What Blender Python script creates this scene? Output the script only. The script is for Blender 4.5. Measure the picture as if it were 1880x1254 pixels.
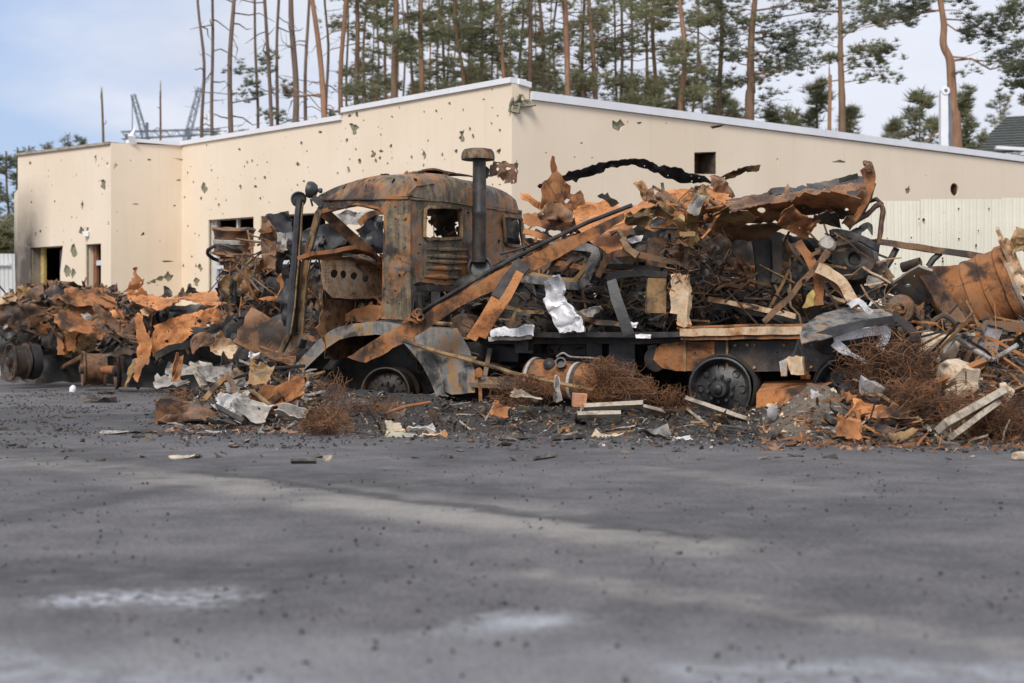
import bpy, bmesh, math, random
import numpy as np
from mathutils import Vector, noise, Matrix, Quaternion
from mathutils.geometry import delaunay_2d_cdt

for _o in list(bpy.data.objects):
    bpy.data.objects.remove(_o)
SC = bpy.context.scene
COL = SC.collection

# ------------------------------------------------------------------ camera
F = 2611.1      # focal length in photo pixels (50 mm on a 36 mm sensor, 1880 px wide)
CX, CY, EYE = 940.0, 627.0, 0.80
cam = bpy.data.cameras.new('camera')
cam.lens = 50.0
cam.sensor_width = 36.0
cam.clip_end = 3000.0
cam.clip_start = 0.05
cam.dof.use_dof = True
cam.dof.focus_distance = 14.2
cam.dof.aperture_fstop = 2.2
camo = bpy.data.objects.new('camera', cam)
COL.objects.link(camo)
camo.location = (0, 0, EYE)
camo.rotation_euler = (math.radians(90), 0, 0)
SC.camera = camo

# ------------------------------------------------------------------ node helpers
def nd(nt, typ, ins=None, **props):
    n = nt.nodes.new(typ)
    for k, v in props.items():
        setattr(n, k, v)
    for k, v in (ins or {}).items():
        s = n.inputs[k]
        if isinstance(v, bpy.types.NodeSocket):
            nt.links.new(v, s)
        else:
            s.default_value = v
    return n

def c4(c):
    return (c[0], c[1], c[2], 1.0)

def ramp(nt, fac, stops, interp='LINEAR'):
    r = nd(nt, 'ShaderNodeValToRGB', {'Fac': fac})
    cr = r.color_ramp
    cr.interpolation = interp
    while len(cr.elements) < len(stops):
        cr.elements.new(0.5)
    for e, (p, c) in zip(cr.elements, stops):
        e.position = p
        e.color = c4(c) if not isinstance(c, (int, float)) else (c, c, c, 1)
    return r.outputs['Color']

def mixc(nt, fac, a, b, mode='MIX'):
    m = nd(nt, 'ShaderNodeMix', data_type='RGBA', blend_type=mode)
    for idx, v in ((0, fac), (6, a), (7, b)):
        s = m.inputs[idx]
        if isinstance(v, bpy.types.NodeSocket):
            nt.links.new(v, s)
        else:
            s.default_value = v if idx == 0 else c4(v)
    return m.outputs[2]

def mth(nt, op, a, b=0.0, clamp=False):
    m = nd(nt, 'ShaderNodeMath', operation=op, use_clamp=clamp)
    for i, v in enumerate((a, b)):
        if isinstance(v, bpy.types.NodeSocket):
            nt.links.new(v, m.inputs[i])
        else:
            m.inputs[i].default_value = v
    return m.outputs[0]

def nse(nt, vec, scale, detail=5.0, rough=0.55, dist=0.0):
    return nd(nt, 'ShaderNodeTexNoise', {'Vector': vec, 'Scale': scale, 'Detail': detail, 'Roughness': rough,
                                         'Distortion': dist}).outputs['Fac']

# ------------------------------------------------------------------ sky and sun
SUN_EL, SUN_AZ = math.radians(42), math.radians(197)     # azimuth clockwise from +Y: behind the camera to the left
world = bpy.data.worlds.new('World')
SC.world = world
world.use_nodes = True
wt = world.node_tree
for n in list(wt.nodes):
    wt.nodes.remove(n)
sky = nd(wt, 'ShaderNodeTexSky', sky_type='NISHITA', sun_disc=False, sun_elevation=SUN_EL, sun_rotation=SUN_AZ,
         air_density=1.2, dust_density=2.0, ozone_density=1.5)
tc = nd(wt, 'ShaderNodeTexCoord')
sm = nd(wt, 'ShaderNodeMapping', {'Vector': tc.outputs['Generated'], 'Location': (0.35, 0.2, 0.06), 'Scale': (1.0, 1.0, 2.6)})
cl1 = nse(wt, sm.outputs[0], 2.3, 7, 0.52, 0.3)
cl2 = nse(wt, sm.outputs[0], 5.5, 6, 0.5)
dens = mth(wt, 'ADD', mth(wt, 'MULTIPLY', cl1, 0.75), mth(wt, 'MULTIPLY', cl2, 0.25))
# a blue gap in the cloud to the upper left of the view
gap = nd(wt, 'ShaderNodeVectorMath', {0: tc.outputs['Generated'], 1: (-0.34, 0.915, 0.22)}, operation='DISTANCE').outputs['Value']
gapm = ramp(wt, gap, [(0.0, 0.25), (0.14, 0.145), (0.32, 0.0)])
cover = ramp(wt, mth(wt, 'SUBTRACT', dens, gapm), [(0.27, 0.0), (0.41, 1.0)])
cloudc = ramp(wt, cl2, [(0.30, (5.8, 6.1, 7.0)), (0.70, (6.9, 7.2, 8.1))])
skyc = mixc(wt, cover, mixc(wt, 0.65, sky.outputs['Color'], (4.3, 5.5, 8.3)), cloudc)
bg = nd(wt, 'ShaderNodeBackground', {'Color': skyc, 'Strength': 0.085})
nd(wt, 'ShaderNodeOutputWorld', {'Surface': bg.outputs[0]})

sun = bpy.data.lights.new('sun', 'SUN')
sun.energy = 1.9
sun.angle = math.radians(22)
sun.color = (1.0, 0.945, 0.87)
suno = bpy.data.objects.new('sun', sun)
COL.objects.link(suno)
sd = Vector((math.sin(SUN_AZ) * math.cos(SUN_EL), math.cos(SUN_AZ) * math.cos(SUN_EL), math.sin(SUN_EL)))
suno.rotation_euler = (-sd).to_track_quat('-Z', 'Y').to_euler()

vs = SC.view_settings
vs.view_transform = 'Standard'
vs.look = 'None'
vs.exposure = 0.50
vs.gamma = 1.0
vs.use_curve_mapping = False

# ------------------------------------------------------------------ geometry helpers
def P(px, py, d):
    return Vector(((px - CX) / F * d, d, EYE - (py - CY) / F * d))

class M:
    """Collects vertices and faces of one mesh."""
    def __init__(s):
        s.v = []
        s.f = []
    def add(s, vs, fs):
        o = len(s.v)
        s.v.extend(vs)
        s.f.extend([tuple(i + o for i in f) for f in fs])
        return s

DENT = {}
def dent(m, amp, fr=6.0, seed=0.0):
    for i, v in enumerate(m.v):
        q = Vector(v)
        m.v[i] = q + noise.noise_vector(q * fr + Vector((seed, 0, 0))) * amp + noise.noise_vector(q * fr * 3.1) * (amp * .4)
    return m

WORLDLOC = {}
def link(name, m, mat, parent=None, label=None, cat=None, group=None, kind=None, smooth=38, origin=None):
    """Link a collected mesh as ONE object (part of parent, or top level with its origin at its base)."""
    if parent in DENT:
        dent(m, DENT[parent])
    me = bpy.data.meshes.new(name)
    vv = np.array([(v[0], v[1], v[2]) for v in m.v], dtype=float)
    if parent is not None:
        off = WORLDLOC[parent]
    elif origin is not None:
        off = Vector(origin)
    else:
        lo, hi = vv.min(0), vv.max(0)
        off = Vector(((lo[0] + hi[0]) / 2, (lo[1] + hi[1]) / 2, lo[2]))
    me.from_pydata((vv - np.array(off[:])).tolist(), [], m.f)
    me.update()
    if smooth:
        me.shade_smooth()
        me.set_sharp_from_angle(angle=math.radians(smooth))
    o = bpy.data.objects.new(name, me)
    COL.objects.link(o)
    me.materials.append(mat)
    if parent is not None:
        o.parent = parent
        WORLDLOC[o] = off
    else:
        o.location = off
        WORLDLOC[o] = off
    tag(o, label, cat, group, kind)
    return o

def tag(o, label=None, cat=None, group=None, kind=None):
    for k, v in (('label', label), ('category', cat), ('group', group), ('kind', kind)):
        if v:
            o[k] = v

def thing(name, label, cat, loc, group=None):
    o = bpy.data.objects.new(name, None)
    o.empty_display_size = 0.2
    COL.objects.link(o)
    o.location = loc
    WORLDLOC[o] = Vector(loc)
    tag(o, label, cat, group)
    return o

def inside(p, poly):
    x, y = p
    c = False
    n = len(poly)
    j = n - 1
    for i in range(n):
        xi, yi = poly[i]
        xj, yj = poly[j]
        if (yi > y) != (yj > y) and x < (xj - xi) * (y - yi) / (yj - yi) + xi:
            c = not c
        j = i
    return c

def blobpoly(cx, cy, r, rng, n=8, sx=1.0, sy=1.0, j=0.35):
    a0 = rng.uniform(0, 6.28)
    return [(cx + r * sx * rng.uniform(1 - j, 1 + j) * math.cos(a0 + 6.2832 * i / n),
             cy + r * sy * rng.uniform(1 - j, 1 + j) * math.sin(a0 + 6.2832 * i / n)) for i in range(n)]

def solid(m, vs, tris, t, flip=None):
    """Give an open triangle sheet a thickness (away from the camera side) and close its rim."""
    n = len(vs)
    V = np.array([v[:] for v in vs])
    T = np.array(tris)
    fn = np.cross(V[T[:, 1]] - V[T[:, 0]], V[T[:, 2]] - V[T[:, 0]])
    vn = np.zeros_like(V)
    for k in range(3):
        np.add.at(vn, T[:, k], fn)
    vn /= (np.linalg.norm(vn, axis=1, keepdims=True) + 1e-12)
    B = V - vn * t
    faces = [tuple(f) for f in tris] + [(f[0] + n, f[2] + n, f[1] + n) for f in tris]
    cnt = {}
    for f in tris:
        for a, b in ((f[0], f[1]), (f[1], f[2]), (f[2], f[0])):
            if (b, a) in cnt:
                del cnt[(b, a)]
            else:
                cnt[(a, b)] = 1
    for (a, b) in cnt:
        faces.append((b, a, a + n, b + n))
    m.add(V.tolist() + B.tolist(), faces)

def sheet(m, poly, mp, holes=(), t=0.006, res=9.0, jag=0.0, nh=0, hr=(2, 5), seed=0, asp=1.0, hj=0.35):
    """A sheet bounded by poly (2-D), with holes, mapped to 3-D by mp(x, y), given thickness t."""
    rng = random.Random(seed * 7 + 3)
    def dens(pl, jg):
        out = []
        n = len(pl)
        for i in range(n):
            a, b = pl[i], pl[(i + 1) % n]
            L = math.hypot((b[0] - a[0]), (b[1] - a[1]))
            k = max(1, int(L / res + 0.5))
            for q in range(k):
                s = q / k
                out.append((a[0] + (b[0] - a[0]) * s + rng.gauss(0, 1) * jg, a[1] + (b[1] - a[1]) * s + rng.gauss(0, 1) * jg))
        return out
    outer = dens(poly, jag)
    xs = [p[0] for p in outer]
    ys = [p[1] for p in outer]
    hs = [dens(h, 0) for h in holes]
    tries = 0
    cents = []
    made = 0
    while made < nh and tries < nh * 20:
        tries += 1
        x, y = rng.uniform(min(xs), max(xs)), rng.uniform(min(ys), max(ys))
        r = hr[0] + (hr[1] - hr[0]) * rng.random() ** 2.5
        if not inside((x, y), outer):
            continue
        if any(math.hypot(x - c[0], y - c[1]) < r * 1.5 + c[2] * 1.5 for c in cents):
            continue
        if any(inside((x + dx, y + dy), h) for h in holes for dx in (-r * 1.6, 0, r * 1.6) for dy in (-r * 1.6, 0, r * 1.6)):
            continue
        if not all(inside((x + r * 1.7 * math.cos(q), y + r * 1.7 * math.sin(q)), outer) for q in (0, 1.05, 2.1, 3.14, 4.2, 5.2)):
            continue
        cents.append((x, y, r))
        hs.append(blobpoly(x, y, r, rng, rng.choice((6, 7, 8)), rng.uniform(0.7, 1.1), rng.uniform(0.8, 1.3), hj))
        made += 1
    pts = []
    edges = []
    loops = [outer] + hs
    for lp in loops:
        o = len(pts)
        pts.extend(lp)
        edges.extend([(o + i, o + (i + 1) % len(lp)) for i in range(len(lp))])
    bnd = np.array(pts)
    y = min(ys) + res * 0.5
    row = 0
    while y < max(ys):
        x = min(xs) + (res * 0.5 if row % 2 else res)
        while x < max(xs):
            q = (x + rng.uniform(-.25, .25) * res, y + rng.uniform(-.25, .25) * res)
            if inside(q, outer) and not any(inside(q, h) for h in hs if abs(h[0][0] - q[0]) < 400 and min(p[0] for p in h) < q[0] < max(p[0] for p in h)):
                if ((bnd[:, 0] - q[0]) ** 2 + (bnd[:, 1] - q[1]) ** 2).min() > (res * 0.45) ** 2:
                    pts.append(q)
            x += res
        y += res * 0.87
        row += 1
    r = delaunay_2d_cdt([Vector(p) for p in pts], edges, [], 0, 1e-6)
    vs2, fs = r[0], r[2]
    keep = []
    for f in fs:
        c = ((vs2[f[0]][0] + vs2[f[1]][0] + vs2[f[2]][0]) / 3, (vs2[f[0]][1] + vs2[f[1]][1] + vs2[f[2]][1]) / 3)
        if not inside(c, outer):
            continue
        if any(inside(c, h) for h in hs):
            continue
        keep.append((f[0], f[2], f[1]))
    v3 = [mp(v[0], v[1]) for v in vs2]
    if not keep:
        return
    # orient towards the camera
    s = 0
    for f in keep[:60]:
        nrm = (v3[f[1]] - v3[f[0]]).cross(v3[f[2]] - v3[f[0]])
        s += nrm.dot(Vector((0, 0, EYE)) - v3[f[0]])
    if s < 0:
        keep = [(f[0], f[2], f[1]) for f in keep]
    solid(m, v3, keep, t)

def lin(d0, cx=0.0, cy=0.0, gx=0.0, gy=0.0):
    return lambda x, y: d0 + gx * (x - cx) + gy * (y - cy)

def crump(p, amp, fr, seed):
    q = p * fr + Vector((seed * 3.7, seed * 1.3, seed * 7.1))
    a = noise.noise_vector(q) * (amp * .7)
    b = noise.noise_vector(q * 2.7) * (amp * 0.3)
    # sharp creases of folded sheet metal
    r = abs(noise.noise(q * 1.15 + Vector((3, 0, 0)))) * amp * 1.5 + abs(noise.noise(q * 2.6)) * amp * .7
    return p + a + b + Vector((0, -r, 0))

def pmesh(poly, dep, m=None, amp=0.03, fr=3.0, seed=0, **kw):
    """A sheet whose outline is given in photo pixels and whose distance is dep(px, py)."""
    d = dep if callable(dep) else (lambda x, y: dep)
    m = m or M()
    mp = lambda x, y: crump(P(x, y, d(x, y)), amp, fr, seed)
    sheet(m, poly, mp, seed=seed, **kw)
    return m

def circ(n, r, b=None):
    return [(r * math.cos(6.2832 * i / n), (b or r) * math.sin(6.2832 * i / n)) for i in range(n)]
def flat(w, t):
    return [(-w / 2, -t / 2), (w / 2, -t / 2), (w / 2, t / 2), (-w / 2, t / 2)]
def ell(w, h, t):
    return [(-w / 2, 0), (w / 2, 0), (w / 2, h), (w / 2 - t, h), (w / 2 - t, t), (-w / 2, t)]
def chan(w, h, t):
    return [(-w / 2, 0), (w / 2, 0), (w / 2, h), (w / 2 - t, h), (w / 2 - t, t), (-w / 2 + t, t), (-w / 2 + t, h), (-w / 2, h)]

SUBDIV = [0.0]
def sweep(m, pts, prof, ref=(0, 1, 0), scl=None, twist=0.0):
    pts = [Vector(p) for p in pts]
    ref = Vector(ref)
    if SUBDIV[0]:
        np_, ns = [pts[0]], [scl[0] if scl else 1.0]
        for i in range(len(pts) - 1):
            c = max(1, min(12, int((pts[i + 1] - pts[i]).length / SUBDIV[0])))
            for j in range(1, c + 1):
                np_.append(pts[i].lerp(pts[i + 1], j / c))
                if scl:
                    ns.append(scl[i] + (scl[i + 1] - scl[i]) * j / c)
        pts = np_
        scl = ns if scl else None
    n, k = len(pts), len(prof)
    vs = []
    for i, p in enumerate(pts):
        t = (pts[min(i + 1, n - 1)] - pts[max(i - 1, 0)]).normalized()
        b = ref - t * t.dot(ref)
        if b.length < 1e-4:
            b = Vector((0, 0, 1)) - t * t.z
        b.normalize()
        a = t.cross(b)
        if twist:
            q = Quaternion(t, twist * i / (n - 1))
            a.rotate(q)
            b.rotate(q)
        s = scl[i] if scl else 1.0
        vs += [p + a * (x * s) + b * (y * s) for x, y in prof]
    fs = []
    for i in range(n - 1):
        for j in range(k):
            fs.append((i * k + j, i * k + (j + 1) % k, (i + 1) * k + (j + 1) % k, (i + 1) * k + j))
    fs.append(tuple(range(k - 1, -1, -1)))
    fs.append(tuple((n - 1) * k + j for j in range(k)))
    m.add(vs, fs)
    return m

def smoothpath(pts, k=4):
    pts = [Vector(p) for p in pts]
    out = []
    n = len(pts)
    for i in range(n - 1):
        p0, p1, p2, p3 = pts[max(i - 1, 0)], pts[i], pts[i + 1], pts[min(i + 2, n - 1)]
        for q in range(k):
            t = q / k
            out.append(0.5 * ((2 * p1) + (p2 - p0) * t + (2 * p0 - 5 * p1 + 4 * p2 - p3) * t * t + (3 * p1 - p0 - 3 * p2 + p3) * t ** 3))
    out.append(pts[-1])
    return out

def lathe(m, c, axis, prof, seg=28, sx=1.0, jit=0.0, seed=0):
    """Surface of revolution: prof is a list of (radius, distance along axis)."""
    c = Vector(c)
    ax = Vector(axis).normalized()
    a = ax.orthogonal().normalized()
    if abs(ax.z) < 0.9:
        a = Vector((0, 0, 1)).cross(ax).normalized()
    b = ax.cross(a)
    vs = []
    rows = []
    for r, h in prof:
        if r < 1e-5:
            rows.append([len(vs)])
            vs.append(c + ax * h)
        else:
            row = []
            for i in range(seg):
                th = 6.283185 * i / seg
                rr = r * (1 + jit * noise.noise(Vector((math.cos(th) * 1.7 + seed, math.sin(th) * 1.7, h * 5))))
                row.append(len(vs))
                vs.append(c + ax * h + a * (rr * math.cos(th)) + b * (rr * math.sin(th) * sx))
            rows.append(row)
    fs = []
    for i in range(len(rows) - 1):
        A, B = rows[i], rows[i + 1]
        for j in range(seg):
            k = (j + 1) % seg
            if len(A) == 1 and len(B) == 1:
                continue
            if len(A) == 1:
                fs.append((A[0], B[k], B[j]))
            elif len(B) == 1:
                fs.append((A[j], A[k], B[0]))
            else:
                fs.append((A[j], A[k], B[k], B[j]))
    m.add(vs, fs)
    return m

def box(m, c, s, rot=None, jit=0.0, rng=random):
    vs = []
    R = rot or Matrix.Identity(3)
    for z in (-.5, .5):
        for x, y in ((-.5, -.5), (.5, -.5), (.5, .5), (-.5, .5)):
            v = Vector((x * s[0], y * s[1], z * s[2]))
            if jit:
                v += Vector((rng.uniform(-1, 1), rng.uniform(-1, 1), rng.uniform(-1, 1))) * jit
            vs.append(Vector(c) + R @ v)
    m.add(vs, [(3, 2, 1, 0), (4, 5, 6, 7), (0, 1, 5, 4), (1, 2, 6, 5), (2, 3, 7, 6), (3, 0, 4, 7)])
    return m

def rotm(rx, ry, rz):
    return Matrix.Rotation(rz, 3, 'Z') @ Matrix.Rotation(ry, 3, 'Y') @ Matrix.Rotation(rx, 3, 'X')
def rrot(rng):
    return Quaternion((rng.gauss(0, 1), rng.gauss(0, 1), rng.gauss(0, 1), rng.gauss(0, 1))).normalized().to_matrix()

_ib = bmesh.new()
bmesh.ops.create_icosphere(_ib, subdivisions=2, radius=1.0)
ICOV = [v.co.copy() for v in _ib.verts]
ICOF = [tuple(v.index for v in f.verts) for f in _ib.faces]
_ib.free()
def chunk(m, c, s, rot=None, seed=0, rough=0.35):
    R = rot or Matrix.Identity(3)
    vs = []
    for v in ICOV:
        q = Vector((max(-.72, min(.72, v.x)), max(-.72, min(.72, v.y)), max(-.72, min(.72, v.z)))) * 1.25
        k = 1 + rough * noise.noise(v * 1.3 + Vector((seed * 5.1, 0, 0))) + rough * .5 * noise.noise(v * 3.1 + Vector((0, seed * 3.3, 0)))
        q = q * k
        vs.append(Vector(c) + R @ Vector((q.x * s[0], q.y * s[1], q.z * s[2])))
    m.add(vs, ICOF)
    return m

def shard(m, c, w, h, rot, bend=0.3, amp=0.1, seed=0, n=4, t=0.004, jag=0.12):
    """A torn, bent scrap of sheet metal."""
    rng = random.Random(seed)
    vs = []
    ph = rng.uniform(0, 6)
    ba = rng.uniform(0, 3.14)
    for j in range(n + 1):
        for i in range(n + 1):
            x, y = (i / n - .5), (j / n - .5)
            e = 1.0 if (i in (0, n) or j in (0, n)) else 0.3
            x += rng.uniform(-jag, jag) * e
            y += rng.uniform(-jag, jag) * e
            u = x * math.cos(ba) + y * math.sin(ba)
            z = bend * (u * u * 2) + amp * noise.noise(Vector((x * 4 + ph, y * 4, seed)))
            vs.append(Vector(c) + rot @ Vector((x * w, y * h, z * max(w, h))))
    tr = []
    for j in range(n):
        for i in range(n):
            a = j * (n + 1) + i
            tr += [(a, a + 1, a + n + 2), (a, a + n + 2, a + n + 1)]
    solid(m, vs, tr, t)
    return m

# ------------------------------------------------------------------ materials
def newmat(name):
    m = bpy.data.materials.new(name)
    m.use_nodes = True
    nt = m.node_tree
    b = nt.nodes['Principled BSDF']
    return m, nt, b

def coords(nt, rand=True):
    t = nd(nt, 'ShaderNodeTexCoord')
    if not rand:
        return t.outputs['Object']
    oi = nd(nt, 'ShaderNodeObjectInfo')
    k = nd(nt, 'ShaderNodeVectorMath', {0: t.outputs['Object'], 1: oi.outputs['Location']}, operation='ADD')
    return k.outputs[0]

def bump(nt, b, h, strength=0.4, dist=0.02):
    bp = nd(nt, 'ShaderNodeBump', {'Height': h, 'Strength': strength, 'Distance': dist})
    nt.links.new(bp.outputs[0], b.inputs['Normal'])

def rustmat(name, stops, s=1.0, soot=0.4, streak=0.0, rough=0.85, spots=None, metal=0.0, bmp=0.5):
    m, nt, b = newmat(name)
    co = coords(nt)
    big = nse(nt, co, 1.6 * s, 6, 0.6, 0.6)
    mid = nse(nt, co, 7.0 * s, 7, 0.65, 0.3)
    fin = nse(nt, co, 48.0 * s, 4, 0.6)
    f = mth(nt, 'ADD', mth(nt, 'MULTIPLY', big, 0.5), mth(nt, 'MULTIPLY', mid, 0.38))
    f = mth(nt, 'ADD', f, mth(nt, 'MULTIPLY', fin, 0.12))
    if streak:
        mp = nd(nt, 'ShaderNodeMapping', {'Vector': co, 'Scale': (14.0, 14.0, 0.9)})
        st = nse(nt, mp.outputs[0], 1.0, 5, 0.6)
        f = mth(nt, 'ADD', mth(nt, 'MULTIPLY', f, 1 - streak), mth(nt, 'MULTIPLY', st, streak))
    f = mth(nt, 'ADD', mth(nt, 'MULTIPLY', mth(nt, 'SUBTRACT', f, 0.51), 1.75), 0.52)
    col = ramp(nt, f, stops)
    if spots:
        sn = nse(nt, co, 3.3 * s, 6, 0.7, 1.0)
        col = mixc(nt, ramp(nt, sn, [(0.53, 0.0), (0.62, 0.9)]), col, spots)
    # char and scorch
    so = nse(nt, co, 2.4 * s, 6, 0.62, 0.8)
    lo = 0.66 - 0.30 * soot
    col = mixc(nt, ramp(nt, so, [(lo, 0.0), (lo + 0.10, 0.85)]), col, (0.016, 0.014, 0.014))
    # lit edges: highlights painted into the colour along convex edges
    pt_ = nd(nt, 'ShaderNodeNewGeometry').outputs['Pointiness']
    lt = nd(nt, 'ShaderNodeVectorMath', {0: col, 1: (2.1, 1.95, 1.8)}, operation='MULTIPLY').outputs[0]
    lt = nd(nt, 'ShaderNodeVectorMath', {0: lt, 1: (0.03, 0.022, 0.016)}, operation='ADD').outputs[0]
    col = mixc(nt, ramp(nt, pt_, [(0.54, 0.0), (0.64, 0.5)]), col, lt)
    # pitted specks
    sp = nse(nt, co, 95.0 * s, 2, 0.5)
    col = mixc(nt, ramp(nt, sp, [(0.62, 0.0), (0.72, 0.7)]), col, (0.03, 0.02, 0.016))
    nt.links.new(col, b.inputs['Base Color'])
    b.inputs['Roughness'].default_value = rough
    b.inputs['Metallic'].default_value = metal
    h = mth(nt, 'ADD', mth(nt, 'MULTIPLY', mid, 0.7), mth(nt, 'MULTIPLY', fin, 0.3))
    bump(nt, b, h, bmp, 0.012)
    return m

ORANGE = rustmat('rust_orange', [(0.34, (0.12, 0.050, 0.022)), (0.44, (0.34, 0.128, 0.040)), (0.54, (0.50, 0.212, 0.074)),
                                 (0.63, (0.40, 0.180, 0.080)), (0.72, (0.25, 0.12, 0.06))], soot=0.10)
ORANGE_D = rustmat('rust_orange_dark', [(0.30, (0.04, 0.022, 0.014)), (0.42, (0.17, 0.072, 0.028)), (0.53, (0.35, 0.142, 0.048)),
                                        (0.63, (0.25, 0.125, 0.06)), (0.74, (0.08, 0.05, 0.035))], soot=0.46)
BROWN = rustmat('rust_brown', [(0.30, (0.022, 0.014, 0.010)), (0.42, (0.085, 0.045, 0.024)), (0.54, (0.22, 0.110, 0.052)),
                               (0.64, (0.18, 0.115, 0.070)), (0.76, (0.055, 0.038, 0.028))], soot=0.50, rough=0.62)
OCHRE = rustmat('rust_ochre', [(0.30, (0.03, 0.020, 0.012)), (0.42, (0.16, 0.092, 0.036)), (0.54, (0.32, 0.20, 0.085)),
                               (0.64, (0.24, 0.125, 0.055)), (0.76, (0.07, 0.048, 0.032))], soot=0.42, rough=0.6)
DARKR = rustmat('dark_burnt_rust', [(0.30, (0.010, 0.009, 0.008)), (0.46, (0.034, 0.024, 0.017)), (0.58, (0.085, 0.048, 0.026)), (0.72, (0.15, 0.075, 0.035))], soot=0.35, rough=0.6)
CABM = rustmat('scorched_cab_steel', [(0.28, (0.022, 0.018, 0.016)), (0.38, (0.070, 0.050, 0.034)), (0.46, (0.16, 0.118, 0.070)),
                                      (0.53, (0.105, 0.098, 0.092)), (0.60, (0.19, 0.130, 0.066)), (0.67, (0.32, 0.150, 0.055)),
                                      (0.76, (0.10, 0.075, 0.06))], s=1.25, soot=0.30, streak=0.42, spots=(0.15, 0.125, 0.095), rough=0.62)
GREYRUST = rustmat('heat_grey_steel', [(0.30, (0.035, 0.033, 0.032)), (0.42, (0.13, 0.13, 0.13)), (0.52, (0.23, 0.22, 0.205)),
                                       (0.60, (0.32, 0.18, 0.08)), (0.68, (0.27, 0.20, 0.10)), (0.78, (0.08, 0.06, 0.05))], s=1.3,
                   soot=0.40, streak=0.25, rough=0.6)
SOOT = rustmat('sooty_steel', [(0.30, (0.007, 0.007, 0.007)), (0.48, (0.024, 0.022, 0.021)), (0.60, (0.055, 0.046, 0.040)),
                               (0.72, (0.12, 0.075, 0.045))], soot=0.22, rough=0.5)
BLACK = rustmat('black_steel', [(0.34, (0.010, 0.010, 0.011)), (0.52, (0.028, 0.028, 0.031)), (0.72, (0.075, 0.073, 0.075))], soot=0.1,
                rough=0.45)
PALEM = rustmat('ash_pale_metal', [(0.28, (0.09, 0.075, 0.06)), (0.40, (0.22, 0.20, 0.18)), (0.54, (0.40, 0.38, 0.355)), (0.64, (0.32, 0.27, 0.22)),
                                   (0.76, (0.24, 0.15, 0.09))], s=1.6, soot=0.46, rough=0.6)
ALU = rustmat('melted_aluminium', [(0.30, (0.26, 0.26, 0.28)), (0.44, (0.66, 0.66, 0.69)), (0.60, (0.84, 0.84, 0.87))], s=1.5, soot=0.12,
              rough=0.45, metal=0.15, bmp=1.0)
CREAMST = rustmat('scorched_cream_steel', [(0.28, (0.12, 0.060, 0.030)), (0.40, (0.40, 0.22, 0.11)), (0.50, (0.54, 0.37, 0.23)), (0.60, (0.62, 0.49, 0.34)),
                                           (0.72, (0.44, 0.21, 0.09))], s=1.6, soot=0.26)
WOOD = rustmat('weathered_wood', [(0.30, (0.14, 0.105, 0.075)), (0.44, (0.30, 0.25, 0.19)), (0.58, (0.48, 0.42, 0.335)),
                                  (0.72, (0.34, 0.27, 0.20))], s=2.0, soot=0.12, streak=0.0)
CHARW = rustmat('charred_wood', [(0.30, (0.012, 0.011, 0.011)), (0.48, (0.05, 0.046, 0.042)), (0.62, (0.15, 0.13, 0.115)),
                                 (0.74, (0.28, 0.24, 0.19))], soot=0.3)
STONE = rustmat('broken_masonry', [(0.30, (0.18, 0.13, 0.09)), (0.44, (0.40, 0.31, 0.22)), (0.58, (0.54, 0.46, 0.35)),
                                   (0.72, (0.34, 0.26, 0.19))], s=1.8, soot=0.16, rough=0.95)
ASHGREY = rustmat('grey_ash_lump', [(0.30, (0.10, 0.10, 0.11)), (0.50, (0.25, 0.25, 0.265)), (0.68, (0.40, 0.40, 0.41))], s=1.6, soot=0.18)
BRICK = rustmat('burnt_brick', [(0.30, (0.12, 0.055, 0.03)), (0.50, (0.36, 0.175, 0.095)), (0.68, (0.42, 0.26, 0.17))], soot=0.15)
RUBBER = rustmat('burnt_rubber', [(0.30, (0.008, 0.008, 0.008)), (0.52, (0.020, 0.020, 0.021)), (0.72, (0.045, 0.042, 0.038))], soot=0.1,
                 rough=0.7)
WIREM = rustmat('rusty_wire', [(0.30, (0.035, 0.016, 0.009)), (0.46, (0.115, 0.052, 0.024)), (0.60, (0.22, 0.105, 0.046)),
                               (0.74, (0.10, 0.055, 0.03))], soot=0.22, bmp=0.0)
WHITEFOIL = rustmat('white_foil', [(0.30, (0.20, 0.19, 0.18)), (0.46, (0.42, 0.41, 0.40)), (0.64, (0.66, 0.66, 0.66))], s=1.6, soot=0.26, rough=0.55)

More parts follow.
